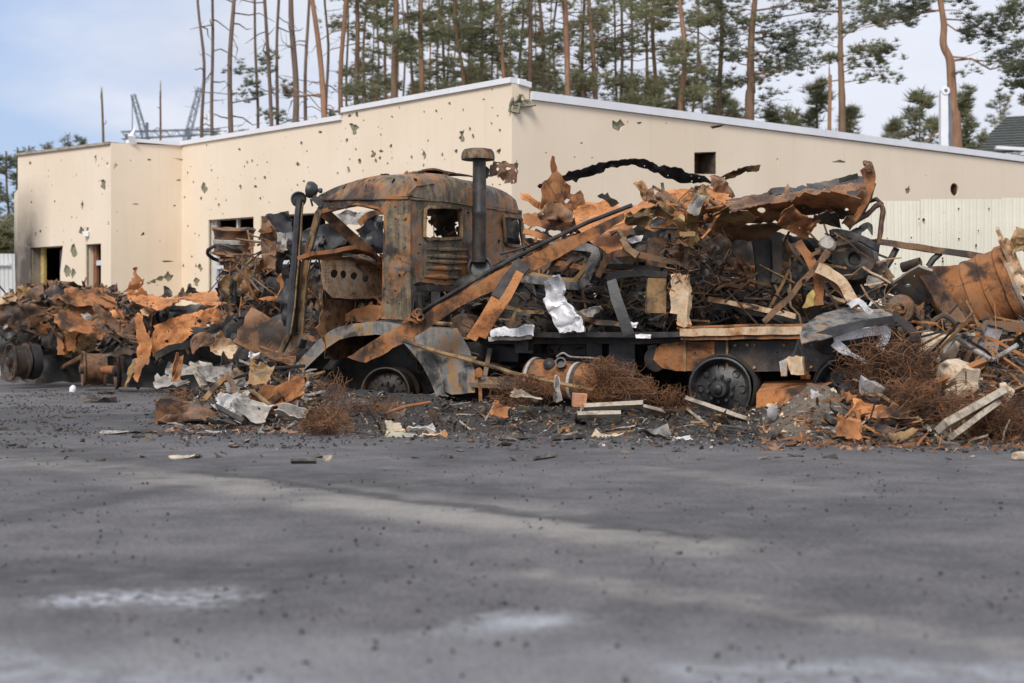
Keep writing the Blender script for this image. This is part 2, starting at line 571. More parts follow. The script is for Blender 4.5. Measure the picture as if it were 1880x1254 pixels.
def cabmat(name, s=1.0):
    m, nt, b = newmat(name)
    co = coords(nt)
    mp = nd(nt, 'ShaderNodeMapping', {'Vector': co, 'Scale': (16.0, 16.0, 1.1)})
    st = nse(nt, mp.outputs[0], 1.0, 6, 0.65, 0.2)
    mid = nse(nt, co, 8.0 * s, 7, 0.7, 0.4)
    col = ramp(nt, mth(nt, 'ADD', mth(nt, 'MULTIPLY', st, 0.55), mth(nt, 'MULTIPLY', mid, 0.45)),
               [(0.34, (0.020, 0.016, 0.014)), (0.44, (0.075, 0.055, 0.038)), (0.52, (0.155, 0.120, 0.074)), (0.62, (0.24, 0.190, 0.115))])
    def layer(col, sc, lo, hi, colour, amt, off, rough=0.65):
        v = nd(nt, 'ShaderNodeVectorMath', {0: co, 1: (off, off * 1.7, off * .6)}, operation='ADD').outputs[0]
        return mixc(nt, ramp(nt, nse(nt, v, sc * s, 7, rough, 0.7), [(lo, 0.0), (hi, amt)]), col, colour)
    col = layer(col, 2.3, 0.49, 0.57, (0.33, 0.140, 0.048), 0.88, 3.1)
    col = layer(col, 3.1, 0.55, 0.62, (0.155, 0.150, 0.145), 0.65, 7.7)
    col = layer(col, 13.0, 0.58, 0.64, (0.36, 0.260, 0.140), 0.60, 1.9)
    col = layer(col, 1.6, 0.53, 0.62, (0.018, 0.016, 0.016), 0.88, 5.3)
    col = layer(col, 30.0, 0.60, 0.68, (0.016, 0.012, 0.010), 0.80, 9.3)
    nt.links.new(col, b.inputs['Base Color'])
    b.inputs['Roughness'].default_value = 0.62
    bump(nt, b, mth(nt, 'ADD', mid, mth(nt, 'MULTIPLY', nse(nt, co, 45.0, 4, 0.6), 0.4)), 0.5, 0.010)
    return m
CABM = cabmat('flaked_cab_steel')

def plainmat(name, col, rough=0.7, var=0.25, sc=6.0, bmp=0.15, metal=0.0):
    m, nt, b = newmat(name)
    co = coords(nt)
    f = nse(nt, co, sc, 6, 0.6)
    lo = tuple(c * (1 - var) for c in col)
    hi = tuple(min(1, c * (1 + var)) for c in col)
    nt.links.new(ramp(nt, f, [(0.3, lo), (0.7, hi)]), b.inputs['Base Color'])
    b.inputs['Roughness'].default_value = rough
    b.inputs['Metallic'].default_value = metal
    if bmp:
        bump(nt, b, f, bmp, 0.01)
    return m

FLASH = plainmat('white_flashing', (0.78, 0.79, 0.82), 0.45, 0.06, 2.0, 0.0)
WOOL = plainmat('mineral_wool', (0.24, 0.23, 0.16), 0.95, 0.5, 22.0, 0.6)
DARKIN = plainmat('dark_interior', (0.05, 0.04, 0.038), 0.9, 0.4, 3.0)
ROOFM = plainmat('roof_membrane', (0.25, 0.25, 0.26), 0.9, 0.2, 3.0)
FRAMEW = plainmat('white_window_frame', (0.62, 0.64, 0.68), 0.5, 0.15, 5.0)
REDWOOD = plainmat('brown_door', (0.24, 0.10, 0.055), 0.6, 0.3, 8.0)
SHINGLE = plainmat('grey_shingle', (0.085, 0.095, 0.09), 0.9, 0.3, 4.0)
GREYW = plainmat('grey_house_wall', (0.40, 0.41, 0.43), 0.8, 0.1, 3.0)
GRIT = plainmat('dark_grit', (0.060, 0.056, 0.055), 0.9, 0.6, 5.0, 0.0)
STEELG = plainmat('blue_grey_steel', (0.16, 0.19, 0.22), 0.6, 0.15, 3.0)
YELLOWM = plainmat('yellow_paint', (0.50, 0.36, 0.12), 0.7, 0.35, 9.0)
LIME = plainmat('ash_green_board', (0.40, 0.38, 0.28), 0.8, 0.25, 12.0)

def plastermat():
    m, nt, b = newmat('cream_plaster')
    co = coords(nt, False)
    big = nse(nt, co, 0.55, 5, 0.55)
    fine = nse(nt, co, 70.0, 3, 0.6)
    col = ramp(nt, big, [(0.35, (0.80, 0.665, 0.505)), (0.65, (0.85, 0.725, 0.575))])
    # small pock marks and chips too small to build
    v = nd(nt, 'ShaderNodeTexVoronoi', {'Vector': co, 'Scale': 7.0, 'Randomness': 1.0})
    pk = nse(nt, co, 1.1, 3, 0.5)
    rad = mth(nt, 'MULTIPLY', mth(nt, 'SUBTRACT', pk, 0.47), 0.45, True)
    chip = mth(nt, 'LESS_THAN', v.outputs['Distance'], rad)
    col = mixc(nt, mth(nt, 'MULTIPLY', chip, 0.5), col, (0.42, 0.36, 0.26))
    # faint run-off streaks
    mp = nd(nt, 'ShaderNodeMapping', {'Vector': co, 'Scale': (9.0, 9.0, 0.5)})
    st = nse(nt, mp.outputs[0], 1.0, 4, 0.6)
    col = mixc(nt, ramp(nt, st, [(0.55, 0.0), (0.80, 0.22)]), col, (0.58, 0.48, 0.36))
    # soot from the fire at the far left end
    geo = nd(nt, 'ShaderNodeNewGeometry')
    sp = nd(nt, 'ShaderNodeSeparateXYZ', {0: geo.outputs['Position']})
    sn = nse(nt, co, 1.5, 6, 0.6, 0.5)
    xx = mth(nt, 'ADD', sp.outputs['X'], mth(nt, 'MULTIPLY', sp.outputs['Z'], -0.05))
    fx = nd(nt, 'ShaderNodeMapRange', {'Value': xx, 1: -9.9, 2: -10.6, 3: 0.0, 4: 1.0}).outputs[0]
    fz = nd(nt, 'ShaderNodeMapRange', {'Value': sp.outputs['Z'], 1: 4.4, 2: 2.9, 3: 0.0, 4: 1.0}).outputs[0]
    so = mth(nt, 'MULTIPLY', mth(nt, 'MULTIPLY', fx, fz), mth(nt, 'ADD', sn, 0.45), True)
    col = mixc(nt, mth(nt, 'MULTIPLY', so, 0.95, True), col, (0.055, 0.045, 0.04))
    nt.links.new(col, b.inputs['Base Color'])
    b.inputs['Roughness'].default_value = 0.92
    bump(nt, b, fine, 0.25, 0.004)
    return m
PLASTER = plastermat()

def fencemat(name, base):
    m, nt, b = newmat(name)
    co = coords(nt)
    f = nse(nt, co, 2.0, 6, 0.6)
    col = ramp(nt, f, [(0.3, tuple(c * 0.88 for c in base)), (0.7, base)])
    n2 = nse(nt, co, 26.0, 4, 0.6)
    col = mixc(nt, ramp(nt, n2, [(0.66, 0.0), (0.72, 0.6)]), col, (0.25, 0.22, 0.17))
    nt.links.new(col, b.inputs['Base Color'])
    b.inputs['Roughness'].default_value = 0.55
    return m
FENCEM = fencemat('cream_fence_sheet', (0.78, 0.75, 0.63))
FENCEW = fencemat('white_fence_sheet', (0.70, 0.72, 0.72))

def barkmat(name, lo, hi):
    m, nt, b = newmat(name)
    co = coords(nt)
    mp = nd(nt, 'ShaderNodeMapping', {'Vector': co, 'Scale': (6.0, 6.0, 1.2)})
    f = nse(nt, mp.outputs[0], 2.0, 7, 0.65)
    g = nse(nt, co, 0.35, 3, 0.5)
    col = ramp(nt, mth(nt, 'ADD', mth(nt, 'MULTIPLY', f, 0.6), mth(nt, 'MULTIPLY', g, 0.4)),
               [(0.35, lo), (0.50, tuple((a + c) / 2 for a, c in zip(lo, hi))), (0.65, hi)])
    nt.links.new(col, b.inputs['Base Color'])
    b.inputs['Roughness'].default_value = 0.95
    bump(nt, b, f, 0.6, 0.03)
    return m
BARK = barkmat('pine_bark', (0.10, 0.065, 0.045), (0.30, 0.185, 0.115))
BARKO = barkmat('orange_pine_bark', (0.17, 0.090, 0.055), (0.38, 0.215, 0.130))
BARKG = barkmat('dead_pine_bark', (0.085, 0.06, 0.048), (0.24, 0.17, 0.125))

def leafmat(name, a, bcol):
    m, nt, b = newmat(name)
    co = coords(nt)
    f = nse(nt, co, 1.3, 4, 0.6)
    g = nse(nt, co, 9.0, 2, 0.5)
    col = ramp(nt, mth(nt, 'ADD', mth(nt, 'MULTIPLY', f, 0.6), mth(nt, 'MULTIPLY', g, 0.4)), [(0.38, a), (0.62, bcol)])
    nt.links.new(col, b.inputs['Base Color'])
    b.inputs['Roughness'].default_value = 0.7
    tr = nd(nt, 'ShaderNodeBsdfTranslucent', {'Color': col})
    mx = nd(nt, 'ShaderNodeMixShader', {0: 0.55, 1: b.outputs[0], 2: tr.outputs[0]})
    nt.links.new(mx.outputs[0], nt.nodes['Material Output'].inputs[0])
    return m
NEEDLE = leafmat('pine_needles', (0.18, 0.185, 0.11), (0.36, 0.36, 0.21))
NEEDLEO = leafmat('olive_pine_needles', (0.20, 0.205, 0.11), (0.40, 0.39, 0.22))
NEEDLEB = leafmat('blue_green_needles', (0.14, 0.155, 0.105), (0.28, 0.30, 0.19))

# ---- asphalt
def G(px, py):
    d = EYE * F / (py - CY)
    return Vector(((px - CX) / F * d, d, 0))

def groundmat():
    m, nt, b = newmat('scorched_asphalt')
    geo = nd(nt, 'ShaderNodeNewGeometry')
    pos = geo.outputs['Position']
    n1 = nse(nt, pos, 0.55, 7, 0.6, 0.4)
    n2 = nse(nt, pos, 3.2, 7, 0.65, 0.3)
    n3 = nse(nt, pos, 42.0, 4, 0.65)
    n4 = nse(nt, pos, 160.0, 3, 0.6)
    f = mth(nt, 'ADD', mth(nt, 'MULTIPLY', n1, 0.32), mth(nt, 'MULTIPLY', n2, 0.30))
    f = mth(nt, 'ADD', f, mth(nt, 'MULTIPLY', n3, 0.38))
    f = mth(nt, 'ADD', mth(nt, 'MULTIPLY', mth(nt, 'SUBTRACT', f, 0.5), 2.0), 0.5)
    col = ramp(nt, f, [(0.24, (0.046, 0.044, 0.047)), (0.44, (0.104, 0.099, 0.103)), (0.56, (0.149, 0.142, 0.144)), (0.76, (0.238, 0.227, 0.224))])
    # distorted position for stains
    nv = nd(nt, 'ShaderNodeTexNoise', {'Vector': pos, 'Scale': 2.6, 'Detail': 5.0, 'Roughness': 0.65}).outputs['Color']
    off = nd(nt, 'ShaderNodeVectorMath', {0: nv, 1: (0.5, 0.5, 0.5)}, operation='SUBTRACT').outputs[0]
    off = nd(nt, 'ShaderNodeVectorMath', {0: off, 1: (0.55, 0.55, 0.0)}, operation='MULTIPLY').outputs[0]
    dp = nd(nt, 'ShaderNodeVectorMath', {0: pos, 1: off}, operation='ADD').outputs[0]
    def seg(a, c, r0, r1):
        ba = c - a
        pa = nd(nt, 'ShaderNodeVectorMath', {0: dp, 1: a[:]}, operation='SUBTRACT').outputs[0]
        dt = nd(nt, 'ShaderNodeVectorMath', {0: pa, 1: ba[:]}, operation='DOT_PRODUCT').outputs['Value']
        h = mth(nt, 'DIVIDE', dt, ba.length_squared, True)
        pr = nd(nt, 'ShaderNodeVectorMath', {0: ba[:], 'Scale': h}, operation='SCALE').outputs[0]
        ds = nd(nt, 'ShaderNodeVectorMath', {0: pa, 1: pr}, operation='DISTANCE').outputs['Value']
        return nd(nt, 'ShaderNodeMapRange', {'Value': ds, 1: r0, 2: r1, 3: 1.0, 4: 0.0}, interpolation_type='SMOOTHSTEP').outputs[0]
    def stain(col, a, c, r0, r1, amt, colour, nsc=None, lo=0.40, hi=0.62):
        k = mth(nt, 'MULTIPLY', seg(G(*a), G(*c), r0, r1), amt)
        if nsc:
            k = mth(nt, 'MULTIPLY', k, ramp(nt, nse(nt, pos, nsc, 6, 0.7), [(lo, 0.0), (hi, 1.0)]))
        return mixc(nt, k, col, colour)
    PALE = (0.34, 0.315, 0.285)
    ASH = (0.46, 0.48, 0.52)
    DK = (0.040, 0.039, 0.042)
    # soot around the wrecks
    col = stain(col, (-200, 770), (2100, 800), 1.0, 3.2, 0.75, DK, 1.8, 0.28, 0.60)
    col = stain(col, (-200, 800), (760, 900), 0.20, 0.9, 0.75, DK, 4.0, 0.34, 0.62)
    col = stain(col, (1250, 960), (2000, 930), 0.2, 0.9, 0.45, DK, 3.0, 0.34, 0.62)
    # pale dusty streaks and tyre tracks
    col = stain(col, (-60, 838), (420, 882), 0.02, 0.50, 0.50, PALE, 3.5, 0.34, 0.62)
    col = stain(col, (330, 882), (900, 940), 0.02, 0.55, 0.75, PALE, 2.5, 0.30, 0.60)
    col = stain(col, (640, 925), (1280, 1003), 0.05, 0.40, 0.80, PALE, 2.5, 0.26, 0.56)
    col = stain(col, (380, 866), (1300, 990), 0.01, 0.13, 0.75, DK)
    col = stain(col, (-200, 1240), (2100, 1240), 0.10, 0.75, 0.22, ASH)
    col = stain(col, (-40, 960), (330, 895), 0.02, 0.20, 0.55, DK)
    col = stain(col, (1000, 1055), (1900, 1195), 0.01, 0.17, 0.60, PALE, 5.0, 0.36, 0.62)
    col = stain(col, (1210, 860), (1500, 905), 0.01, 0.30, 0.40, PALE, 4.0, 0.36, 0.62)
    # burnt patch with white ash
    col = stain(col, (-80, 1060), (560, 1050), 0.10, 0.50, 0.75, DK, 6.0, 0.32, 0.60)
    col = stain(col, (150, 1100), (370, 1098), 0.02, 0.22, 1.0, ASH, 22.0, 0.45, 0.54)
    col = stain(col, (870, 1150), (985, 1142), 0.02, 0.21, 0.9, ASH, 5.0, 0.25, 0.60)
    col = stain(col, (-100, 1215), (500, 1290), 0.05, 0.22, 0.55, ASH, 9.0, 0.38, 0.62)
    col = stain(col, (1300, 1240), (2050, 1232), 0.04, 0.18, 0.60, ASH, 9.0, 0.36, 0.62)
    # dark clods and specks
    v = nd(nt, 'ShaderNodeTexVoronoi', {'Vector': pos, 'Scale': 26.0, 'Randomness': 1.0})
    rad = mth(nt, 'MULTIPLY', mth(nt, 'SUBTRACT', n2, 0.46), 1.2, True)
    col = mixc(nt, mth(nt, 'MULTIPLY', mth(nt, 'LESS_THAN', v.outputs['Distance'], rad), 0.6), col, (0.035, 0.033, 0.034))
    gsp = nse(nt, pos, 75.0, 3, 0.7)
    col = mixc(nt, ramp(nt, gsp, [(0.55, 0.0), (0.68, 0.75)]), col, (0.030, 0.029, 0.031))
    gs2 = nse(nt, pos, 38.0, 4, 0.7)
    col = mixc(nt, ramp(nt, gs2, [(0.56, 0.0), (0.70, 0.5)]), col, (0.045, 0.043, 0.045))
    sp = ramp(nt, n4, [(0.58, 0.0), (0.72, 0.7)])
    col = mixc(nt, sp, col, (0.27, 0.265, 0.265))
    nt.links.new(col, b.inputs['Base Color'])
    b.inputs['Roughness'].default_value = 0.9
    h = mth(nt, 'ADD', mth(nt, 'MULTIPLY', n3, 0.7), mth(nt, 'MULTIPLY', n4, 0.5))
    bump(nt, b, h, 0.7, 0.02)
    return m
ASPHALT = groundmat()

def heapmat(name, stops):
    m, nt, b = newmat(name)
    geo = nd(nt, 'ShaderNodeNewGeometry')
    pos = geo.outputs['Position']
    a = nse(nt, pos, 2.0, 6, 0.6)
    c = nse(nt, pos, 24.0, 6, 0.7)
    d = nse(nt, pos, 90.0, 3, 0.6)
    f = mth(nt, 'ADD', mth(nt, 'MULTIPLY', a, 0.35), mth(nt, 'MULTIPLY', c, 0.45))
    f = mth(nt, 'ADD', f, mth(nt, 'MULTIPLY', d, 0.20))
    nt.links.new(ramp(nt, f, stops), b.inputs['Base Color'])
    b.inputs['Roughness'].default_value = 0.95
    bump(nt, b, mth(nt, 'ADD', c, d), 0.9, 0.03)
    return m
HEAPM = heapmat('black_ash_soil', [(0.36, (0.018, 0.017, 0.017)), (0.48, (0.05, 0.046, 0.044)), (0.58, (0.10, 0.09, 0.083)), (0.68, (0.21, 0.19, 0.17))])
ASHM = heapmat('grey_brown_ash', [(0.36, (0.06, 0.05, 0.042)), (0.50, (0.15, 0.125, 0.10)), (0.62, (0.26, 0.22, 0.18)), (0.72, (0.40, 0.36, 0.30))])

# ------------------------------------------------------------------ ground
g = M()
g.add([(-900, -60, 0), (900, -60, 0), (900, 1500, 0), (-900, 1500, 0)], [(0, 1, 2, 3)])
link('asphalt_ground', g, ASPHALT, kind='structure', smooth=0, origin=(0, 0, 0))

def sst(a, b, x):
    t = max(0.0, min(1.0, (x - a) / (b - a)))
    return t * t * (3 - 2 * t)

def hz(X, Y):
    """Height of the heaps of ash and rubble round the wrecks."""
    k = X / max(Y, 1) * F + CX
    ye = EYE * F / ((795 if k < 560 else 795 + (k - 560) * 0.019) - CY)
    ye += 0.35 * noise.noise(Vector((X * 0.9, 3.1, 0)))
    ye += 1.9 * sst(520, 300, k)
    r = 0.19 * sst(ye, ye + 1.4, Y) * sst(19.5, 17.0, Y) * sst(-3.7, -2.7, X)
    r += 0.50 * math.exp(-(((X + 2.85) / 0.85) ** 2 + ((Y - 16.4) / 1.7) ** 2))
    r += 0.50 * math.exp(-(((X - 4.1) / 1.12) ** 2 + ((Y - 13.3) / 1.1) ** 2))
    r += 0.33 * math.exp(-(((X - 2.56) / 0.36) ** 2 + ((Y - 11.95) / 0.36) ** 2))
    r += 0.16 * math.exp(-(((X + 1.35) / 0.8) ** 2 + ((Y - 14.3) / 0.6) ** 2))
    r -= 0.055
    if r < 0.01:
        return r - 0.02
    q = Vector((X, Y, 0))
    return r + min(1, r * 8) * (0.05 * noise.noise(q * 2.3) + 0.03 * noise.noise(q * 6.1) + 0.018 * noise.noise(q * 15)) - 0.01

hm = M()
NX, NY = 210, 150
for j in range(NY + 1):
    for i in range(NX + 1):
        X, Y = -5.5 + 13.0 * i / NX, 10.2 + 9.8 * j / NY
        hm.v.append((X, Y, hz(X, Y)))
for j in range(NY):
    for i in range(NX):
        a = j * (NX + 1) + i
        q = (a, a + 1, a + NX + 2, a + NX + 1)
        if max(hm.v[k][2] for k in q) > -0.015:
            hm.f.append(q)
link('ash_heap_ground', hm, HEAPM, kind='structure', smooth=80, origin=(0, 0, 0))

am = M()
for j in range(41):
    for i in range(61):
        X, Y = 1.75 + 1.5 * i / 60, 11.25 + 1.2 * j / 40
        e = math.exp(-(((X - 2.54) / 0.46) ** 2 + ((Y - 11.9) / 0.44) ** 2))
        am.v.append((X, Y, hz(X, Y) + .05 * e - .016 + .02 * e * noise.noise(Vector((X * 9, Y * 9, 1)))))
for j in range(40):
    for i in range(60):
        a = j * 61 + i
        am.f.append((a, a + 1, a + 62, a + 61))
link('ash_mound', am, ASHM, kind='structure', smooth=80, origin=(2.5, 11.85, 0))

def put(px, py):
    """Point of the ground or the heaps seen at a photo pixel."""
    if EYE - (py - CY) / F * 9.0 <= 0:
        return G(px, py)
    d = 9.0
    while d < 26:
        p = P(px, py, d)
        if p.z <= max(0, hz(p.x, p.y)):
            return p
        d += 0.04
    return G(px, max(py, 690))

# ------------------------------------------------------------------ the shelled building
LEN = Vector((-0.682, 0.731, 0))     # along the left walls, away from the corner
REN = Vector((0.731, 0.682, 0))      # along the right wall
class Wall:
    def __init__(s, o, d, nrm):
        s.o, s.d, s.n = Vector(o), d, nrm
    def tz(s, px, py):
        k = (px - CX) / F
        t = (k * s.o.y - s.o.x) / (s.d.x - k * s.d.y)
        D = s.o.y + s.d.y * t
        return (t, EYE - (py - CY) / F * D)
    def pt(s, t, z, off=0.0):
        p = s.o + s.d * t + s.n * off
        return Vector((p.x, p.y, z))
    def poly(s, pl):
        return [s.tz(*p) for p in pl]
Kc = (0, 22.0, 0)
WL = Wall(Kc, LEN, Vector((-0.731, -0.682, 0)))
WR = Wall(Kc, REN, Vector((0.682, -0.731, 0)))
tA = WL.tz(335, 300)[0]
WT = Wall(WL.pt(tA, 0), -REN, Vector((-0.682, 0.731, 0)) * -1)
tB = WT.tz(205, 300)[0]
WB = Wall(WT.pt(tB, 0), LEN, Vector((-0.731, -0.682, 0)))
tC = WB.tz(35, 300)[0]

bld = thing('shelled_building', 'long cream plastered single storey building with shrapnel scars, white roof edging and dark broken openings',
            'building', (0, 22.0, 0))

def skin(name, W, outer, openings, big, nh, hr, seed, res=0.5, tcap=99.0):
    m = M()
    sheet(m, outer, lambda x, y: W.pt(x, y, 0.03 + 0.004 * noise.noise(Vector((x, y, seed)))), holes=openings + big, t=0.028, res=res, nh=nh, hr=hr, seed=seed)
    link(name, m, PLASTER, bld, smooth=25)
    c = M()
    o2 = [(min(max(x, 0.0), tcap), y) for x, y in outer]
    sheet(c, o2, lambda x, y: W.pt(x, y, -0.006), holes=openings, t=0.03, res=res * 1.5, seed=seed)
    link('wall_insulation', c, WOOL, bld, smooth=25)
    c = M()
    sheet(c, o2, lambda x, y: W.pt(x, y, -0.038), holes=openings, t=0.22, res=res * 1.5, seed=seed)
    link('wall_core', c, PLASTER, bld, smooth=25)

def scar(W, px, py, w, h, seed, n=11):
    """A flaked scar in the plaster, given in photo pixels."""
    rng = random.Random(seed)
    return [W.tz(*p) for p in blobpoly(px, py, 1.0, rng, n, w / 2.3, h / 2.3, 0.5)]

t632 = WL.tz(632, 210)[0]
zL = lambda px, py: WL.tz(px, py)[1]
openL1 = WL.poly([(385, 404), (468, 398), (468, 640), (385, 640)])
openL1[2] = (openL1[1][0], 0.05); openL1[3] = (openL1[0][0], 0.05)
openL2 = WL.poly([(481, 397), (600, 390), (600, 640), (481, 640)])
openL2[2] = (openL2[1][0], 0.05); openL2[3] = (openL2[0][0], 0.05)
outL = [(-0.027, 0), (-0.027, zL(940, 150)), (t632, zL(632, 207)), (t632, zL(632, 217)), (tA, zL(335, 267)), (tA, 0)]
scarsL = [scar(WL, x, y, w, h, i + 1) for i, (x, y, w, h) in enumerate([
    (850, 250, 13, 26), (652, 236, 17, 26), (781, 286, 7, 18), (918, 279, 8, 16), (688, 285, 10, 18), (377, 346, 13, 22), (443, 343, 6, 12),
    (642, 312, 7, 22), (489, 327, 6, 9), (549, 302, 8, 9), (702, 278, 9, 7), (644, 213, 8, 8), (657, 210, 8, 12), (871, 251, 5, 12),
    (828, 191, 7, 6), (890, 183, 5, 4), (442, 275, 6, 8), (471, 343, 8, 6), (404, 378, 5, 12), (662, 297, 7, 12), (590, 243, 8, 6),
    (370, 492, 9, 16), (362, 520, 14, 20), (350, 525, 8, 14), (920, 240, 5, 9), (780, 303, 5, 7), (700, 290, 6, 9), (560, 333, 5, 7)])]
skin('left_front_wall', WL, outL, [openL1, openL2], scarsL, 330, (0.006, 0.044), 11)

outT = [(0, 0), (0, WT.tz(335, 268)[1]), (tB + .027, WT.tz(205, 263)[1]), (tB + .027, 0)]
scarsT = [scar(WT, x, y, w, h, i + 40) for i, (x, y, w, h) in enumerate([
    (308, 508, 18, 18), (294, 513, 16, 12), (281, 517, 18, 8), (272, 520, 8, 4), (261, 430, 10, 7), (246, 375, 16, 3), (305, 480, 22, 4), (319, 378, 6, 4), (272, 294, 9, 4),
    (327, 331, 10, 4), (211, 305, 8, 12)])]
skin('recess_wall', WT, outT, [], scarsT, 14, (0.008, 0.02), 12, tcap=tB)

zb = lambda px, py: WB.tz(px, py)[1]
opB1 = WB.poly([(58, 455), (118, 451), (113, 500), (118, 640), (60, 640)])
opB1[2] = (opB1[2][0], opB1[2][1]); opB1[3] = (opB1[1][0], 0.05); opB1[4] = (opB1[0][0], 0.05)
opB2 = WB.poly([(160, 449), (188, 447), (188, 640), (160, 640)])
opB2[2] = (opB2[1][0], 0.05); opB2[3] = (opB2[0][0], 0.05)
outB = [(-0.031, 0), (-0.031, zb(205, 264)), (tC, zb(35, 286)), (tC, 0)]
scarsB = [scar(WB, x, y, w, h, i + 60) for i, (x, y, w, h) in enumerate([
    (192, 338, 12, 28), (152, 424, 10, 20), (178, 291, 5, 20), (153, 377, 6, 18), (138, 465, 12, 32), (126, 500, 17, 26), (136, 502, 10, 20),
    (162, 420, 7, 10), (68, 430, 4, 10), (76, 425, 4, 8), (60, 372, 4, 7), (103, 370, 3, 7), (202, 411, 4, 9), (57, 300, 5, 9), (200, 303, 6, 10)])]
skin('left_wing_wall', WB, outB, [opB1, opB2], scarsB, 120, (0.006, 0.032), 13)

tRend = 24.0
t970 = WR.tz(969, 160)[0]
zr = lambda px, py: WR.tz(px, py)[1]
zr1, zr2 = zr(971, 184), zr(1880, 300)
zend = zr2 + (zr2 - zr1) * (tRend - WR.tz(1880, 300)[0]) / (WR.tz(1880, 300)[0] - t970)
opR1 = WR.poly([(1272, 280), (1313, 279), (1313, 320), (1272, 320)])
ctr = WR.tz(1750, 348)
opR2 = [(ctr[0] + 0.17 * math.cos(6.2832 * i / 18), ctr[1] + 0.14 * math.sin(6.2832 * i / 18)) for i in range(18)]
opR3 = WR.poly([(1301, 232), (1328, 229), (1322, 233), (1305, 237)])
outR = [(-0.031, 0), (-0.031, zr(940, 152)), (t970, zr(969, 157)), (t970, zr1), (tRend, zend), (tRend, 0)]
scarsR = [scar(WR, x, y, w, h, i + 80) for i, (x, y, w, h) in enumerate([
    (1133, 230, 26, 20), (1172, 226, 13, 4), (1150, 225, 3, 8), (1540, 297, 26, 7), (1665, 349, 10, 16), (1066, 263, 5, 4), (955, 180, 22, 14),
    (1221, 227, 4, 3), (1425, 293, 3, 9), (946, 300, 6, 10), (1053, 289, 4, 3), (1085, 290, 4, 3), (1000, 281, 3, 3)])]
skin('right_wall', WR, outR, [opR1, opR2, opR3], scarsR, 26, (0.008, 0.022), 14)

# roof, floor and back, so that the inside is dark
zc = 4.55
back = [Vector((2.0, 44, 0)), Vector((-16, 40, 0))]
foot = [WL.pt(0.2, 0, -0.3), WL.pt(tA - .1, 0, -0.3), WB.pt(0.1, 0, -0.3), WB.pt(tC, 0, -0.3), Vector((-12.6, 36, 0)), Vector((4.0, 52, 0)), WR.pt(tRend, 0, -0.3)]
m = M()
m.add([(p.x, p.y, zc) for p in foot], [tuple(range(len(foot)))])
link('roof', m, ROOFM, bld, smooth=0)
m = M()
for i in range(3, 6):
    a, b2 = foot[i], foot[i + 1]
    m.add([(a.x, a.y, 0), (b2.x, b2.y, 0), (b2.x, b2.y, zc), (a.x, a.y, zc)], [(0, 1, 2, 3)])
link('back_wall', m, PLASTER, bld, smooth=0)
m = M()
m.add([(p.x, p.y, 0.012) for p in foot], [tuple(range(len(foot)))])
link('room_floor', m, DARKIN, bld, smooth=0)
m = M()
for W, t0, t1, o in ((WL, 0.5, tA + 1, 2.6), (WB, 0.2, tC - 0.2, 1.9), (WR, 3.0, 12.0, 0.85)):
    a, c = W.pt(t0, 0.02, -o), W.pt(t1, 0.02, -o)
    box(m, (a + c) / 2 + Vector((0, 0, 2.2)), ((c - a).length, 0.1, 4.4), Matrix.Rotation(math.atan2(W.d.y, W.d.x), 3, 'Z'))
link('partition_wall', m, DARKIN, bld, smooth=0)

def flash(name, W, t0, z0, t1, z1, h=0.085, d=0.10, mat=FLASH, n=1, off=0.075):
    for i in range(n):
        a, b_ = i / n, (i + 1) / n
        m = M()
        ga = 0.003
        p = W.pt(t0 + (t1 - t0) * a + ga, z0 + (z1 - z0) * a, off - d / 2)
        q = W.pt(t0 + (t1 - t0) * b_ - ga, z0 + (z1 - z0) * b_, off - d / 2)
        sweep(m, [p, q], [(-h / 2, -d / 2), (h / 2, -d / 2), (h / 2, d / 2 + .25), (-h / 2, d / 2 + .25)], ref=-W.n)
        link(name, m, mat, bld, smooth=0)
flash('roof_flashing', WL, -0.04, zL(940, 148), t632 + .01, zL(632, 203), n=3)
flash('roof_flashing', WL, t632 + .02, zL(632, 216), tA - .02, zL(335, 264), n=3)
flash('roof_flashing', WR, 0.09, zr(945, 150), t970 + 0.02, zr(970, 157), off=0.07)
flash('roof_flashing', WR, t970 + 0.03, zr(972, 176), tRend, zend + .1, h=0.13, n=6)
flash('roof_flashing', WT, 0.07, WT.tz(330, 265)[1], tB * 0.72, WT.tz(245, 258)[1], h=0.07)
flash('roof_edge_board', WB, -0.02, zb(205, 263), tC, zb(35, 284), h=0.05, mat=WOOD)
m = M()
sweep(m, [WT.pt(tB * .72, 4.75, .06), WT.pt(tB * .78, 4.9, .1), WT.pt(tB * .74, 5.0, .12), WT.pt(tB * .72, 5.12, .13)], flat(0.09, 0.02), scl=[1.6, 1.0, .5, .12])
link('torn_flashing', m, FLASH, bld)
m = M()
shard(m, WR.pt(0.18, 4.50, 0.06), 0.30, 0.12, rotm(1.3, 0, 0.6), 0.4, 0.2, 5, n=6, t=0.03)
shard(m, WR.pt(0.02, 4.42, 0.05), 0.14, 0.20, rotm(1.3, 0.3, 0.2), 0.4, 0.2, 6, n=6, t=0.03)
link('torn_corner_insulation', m, WOOL, bld)

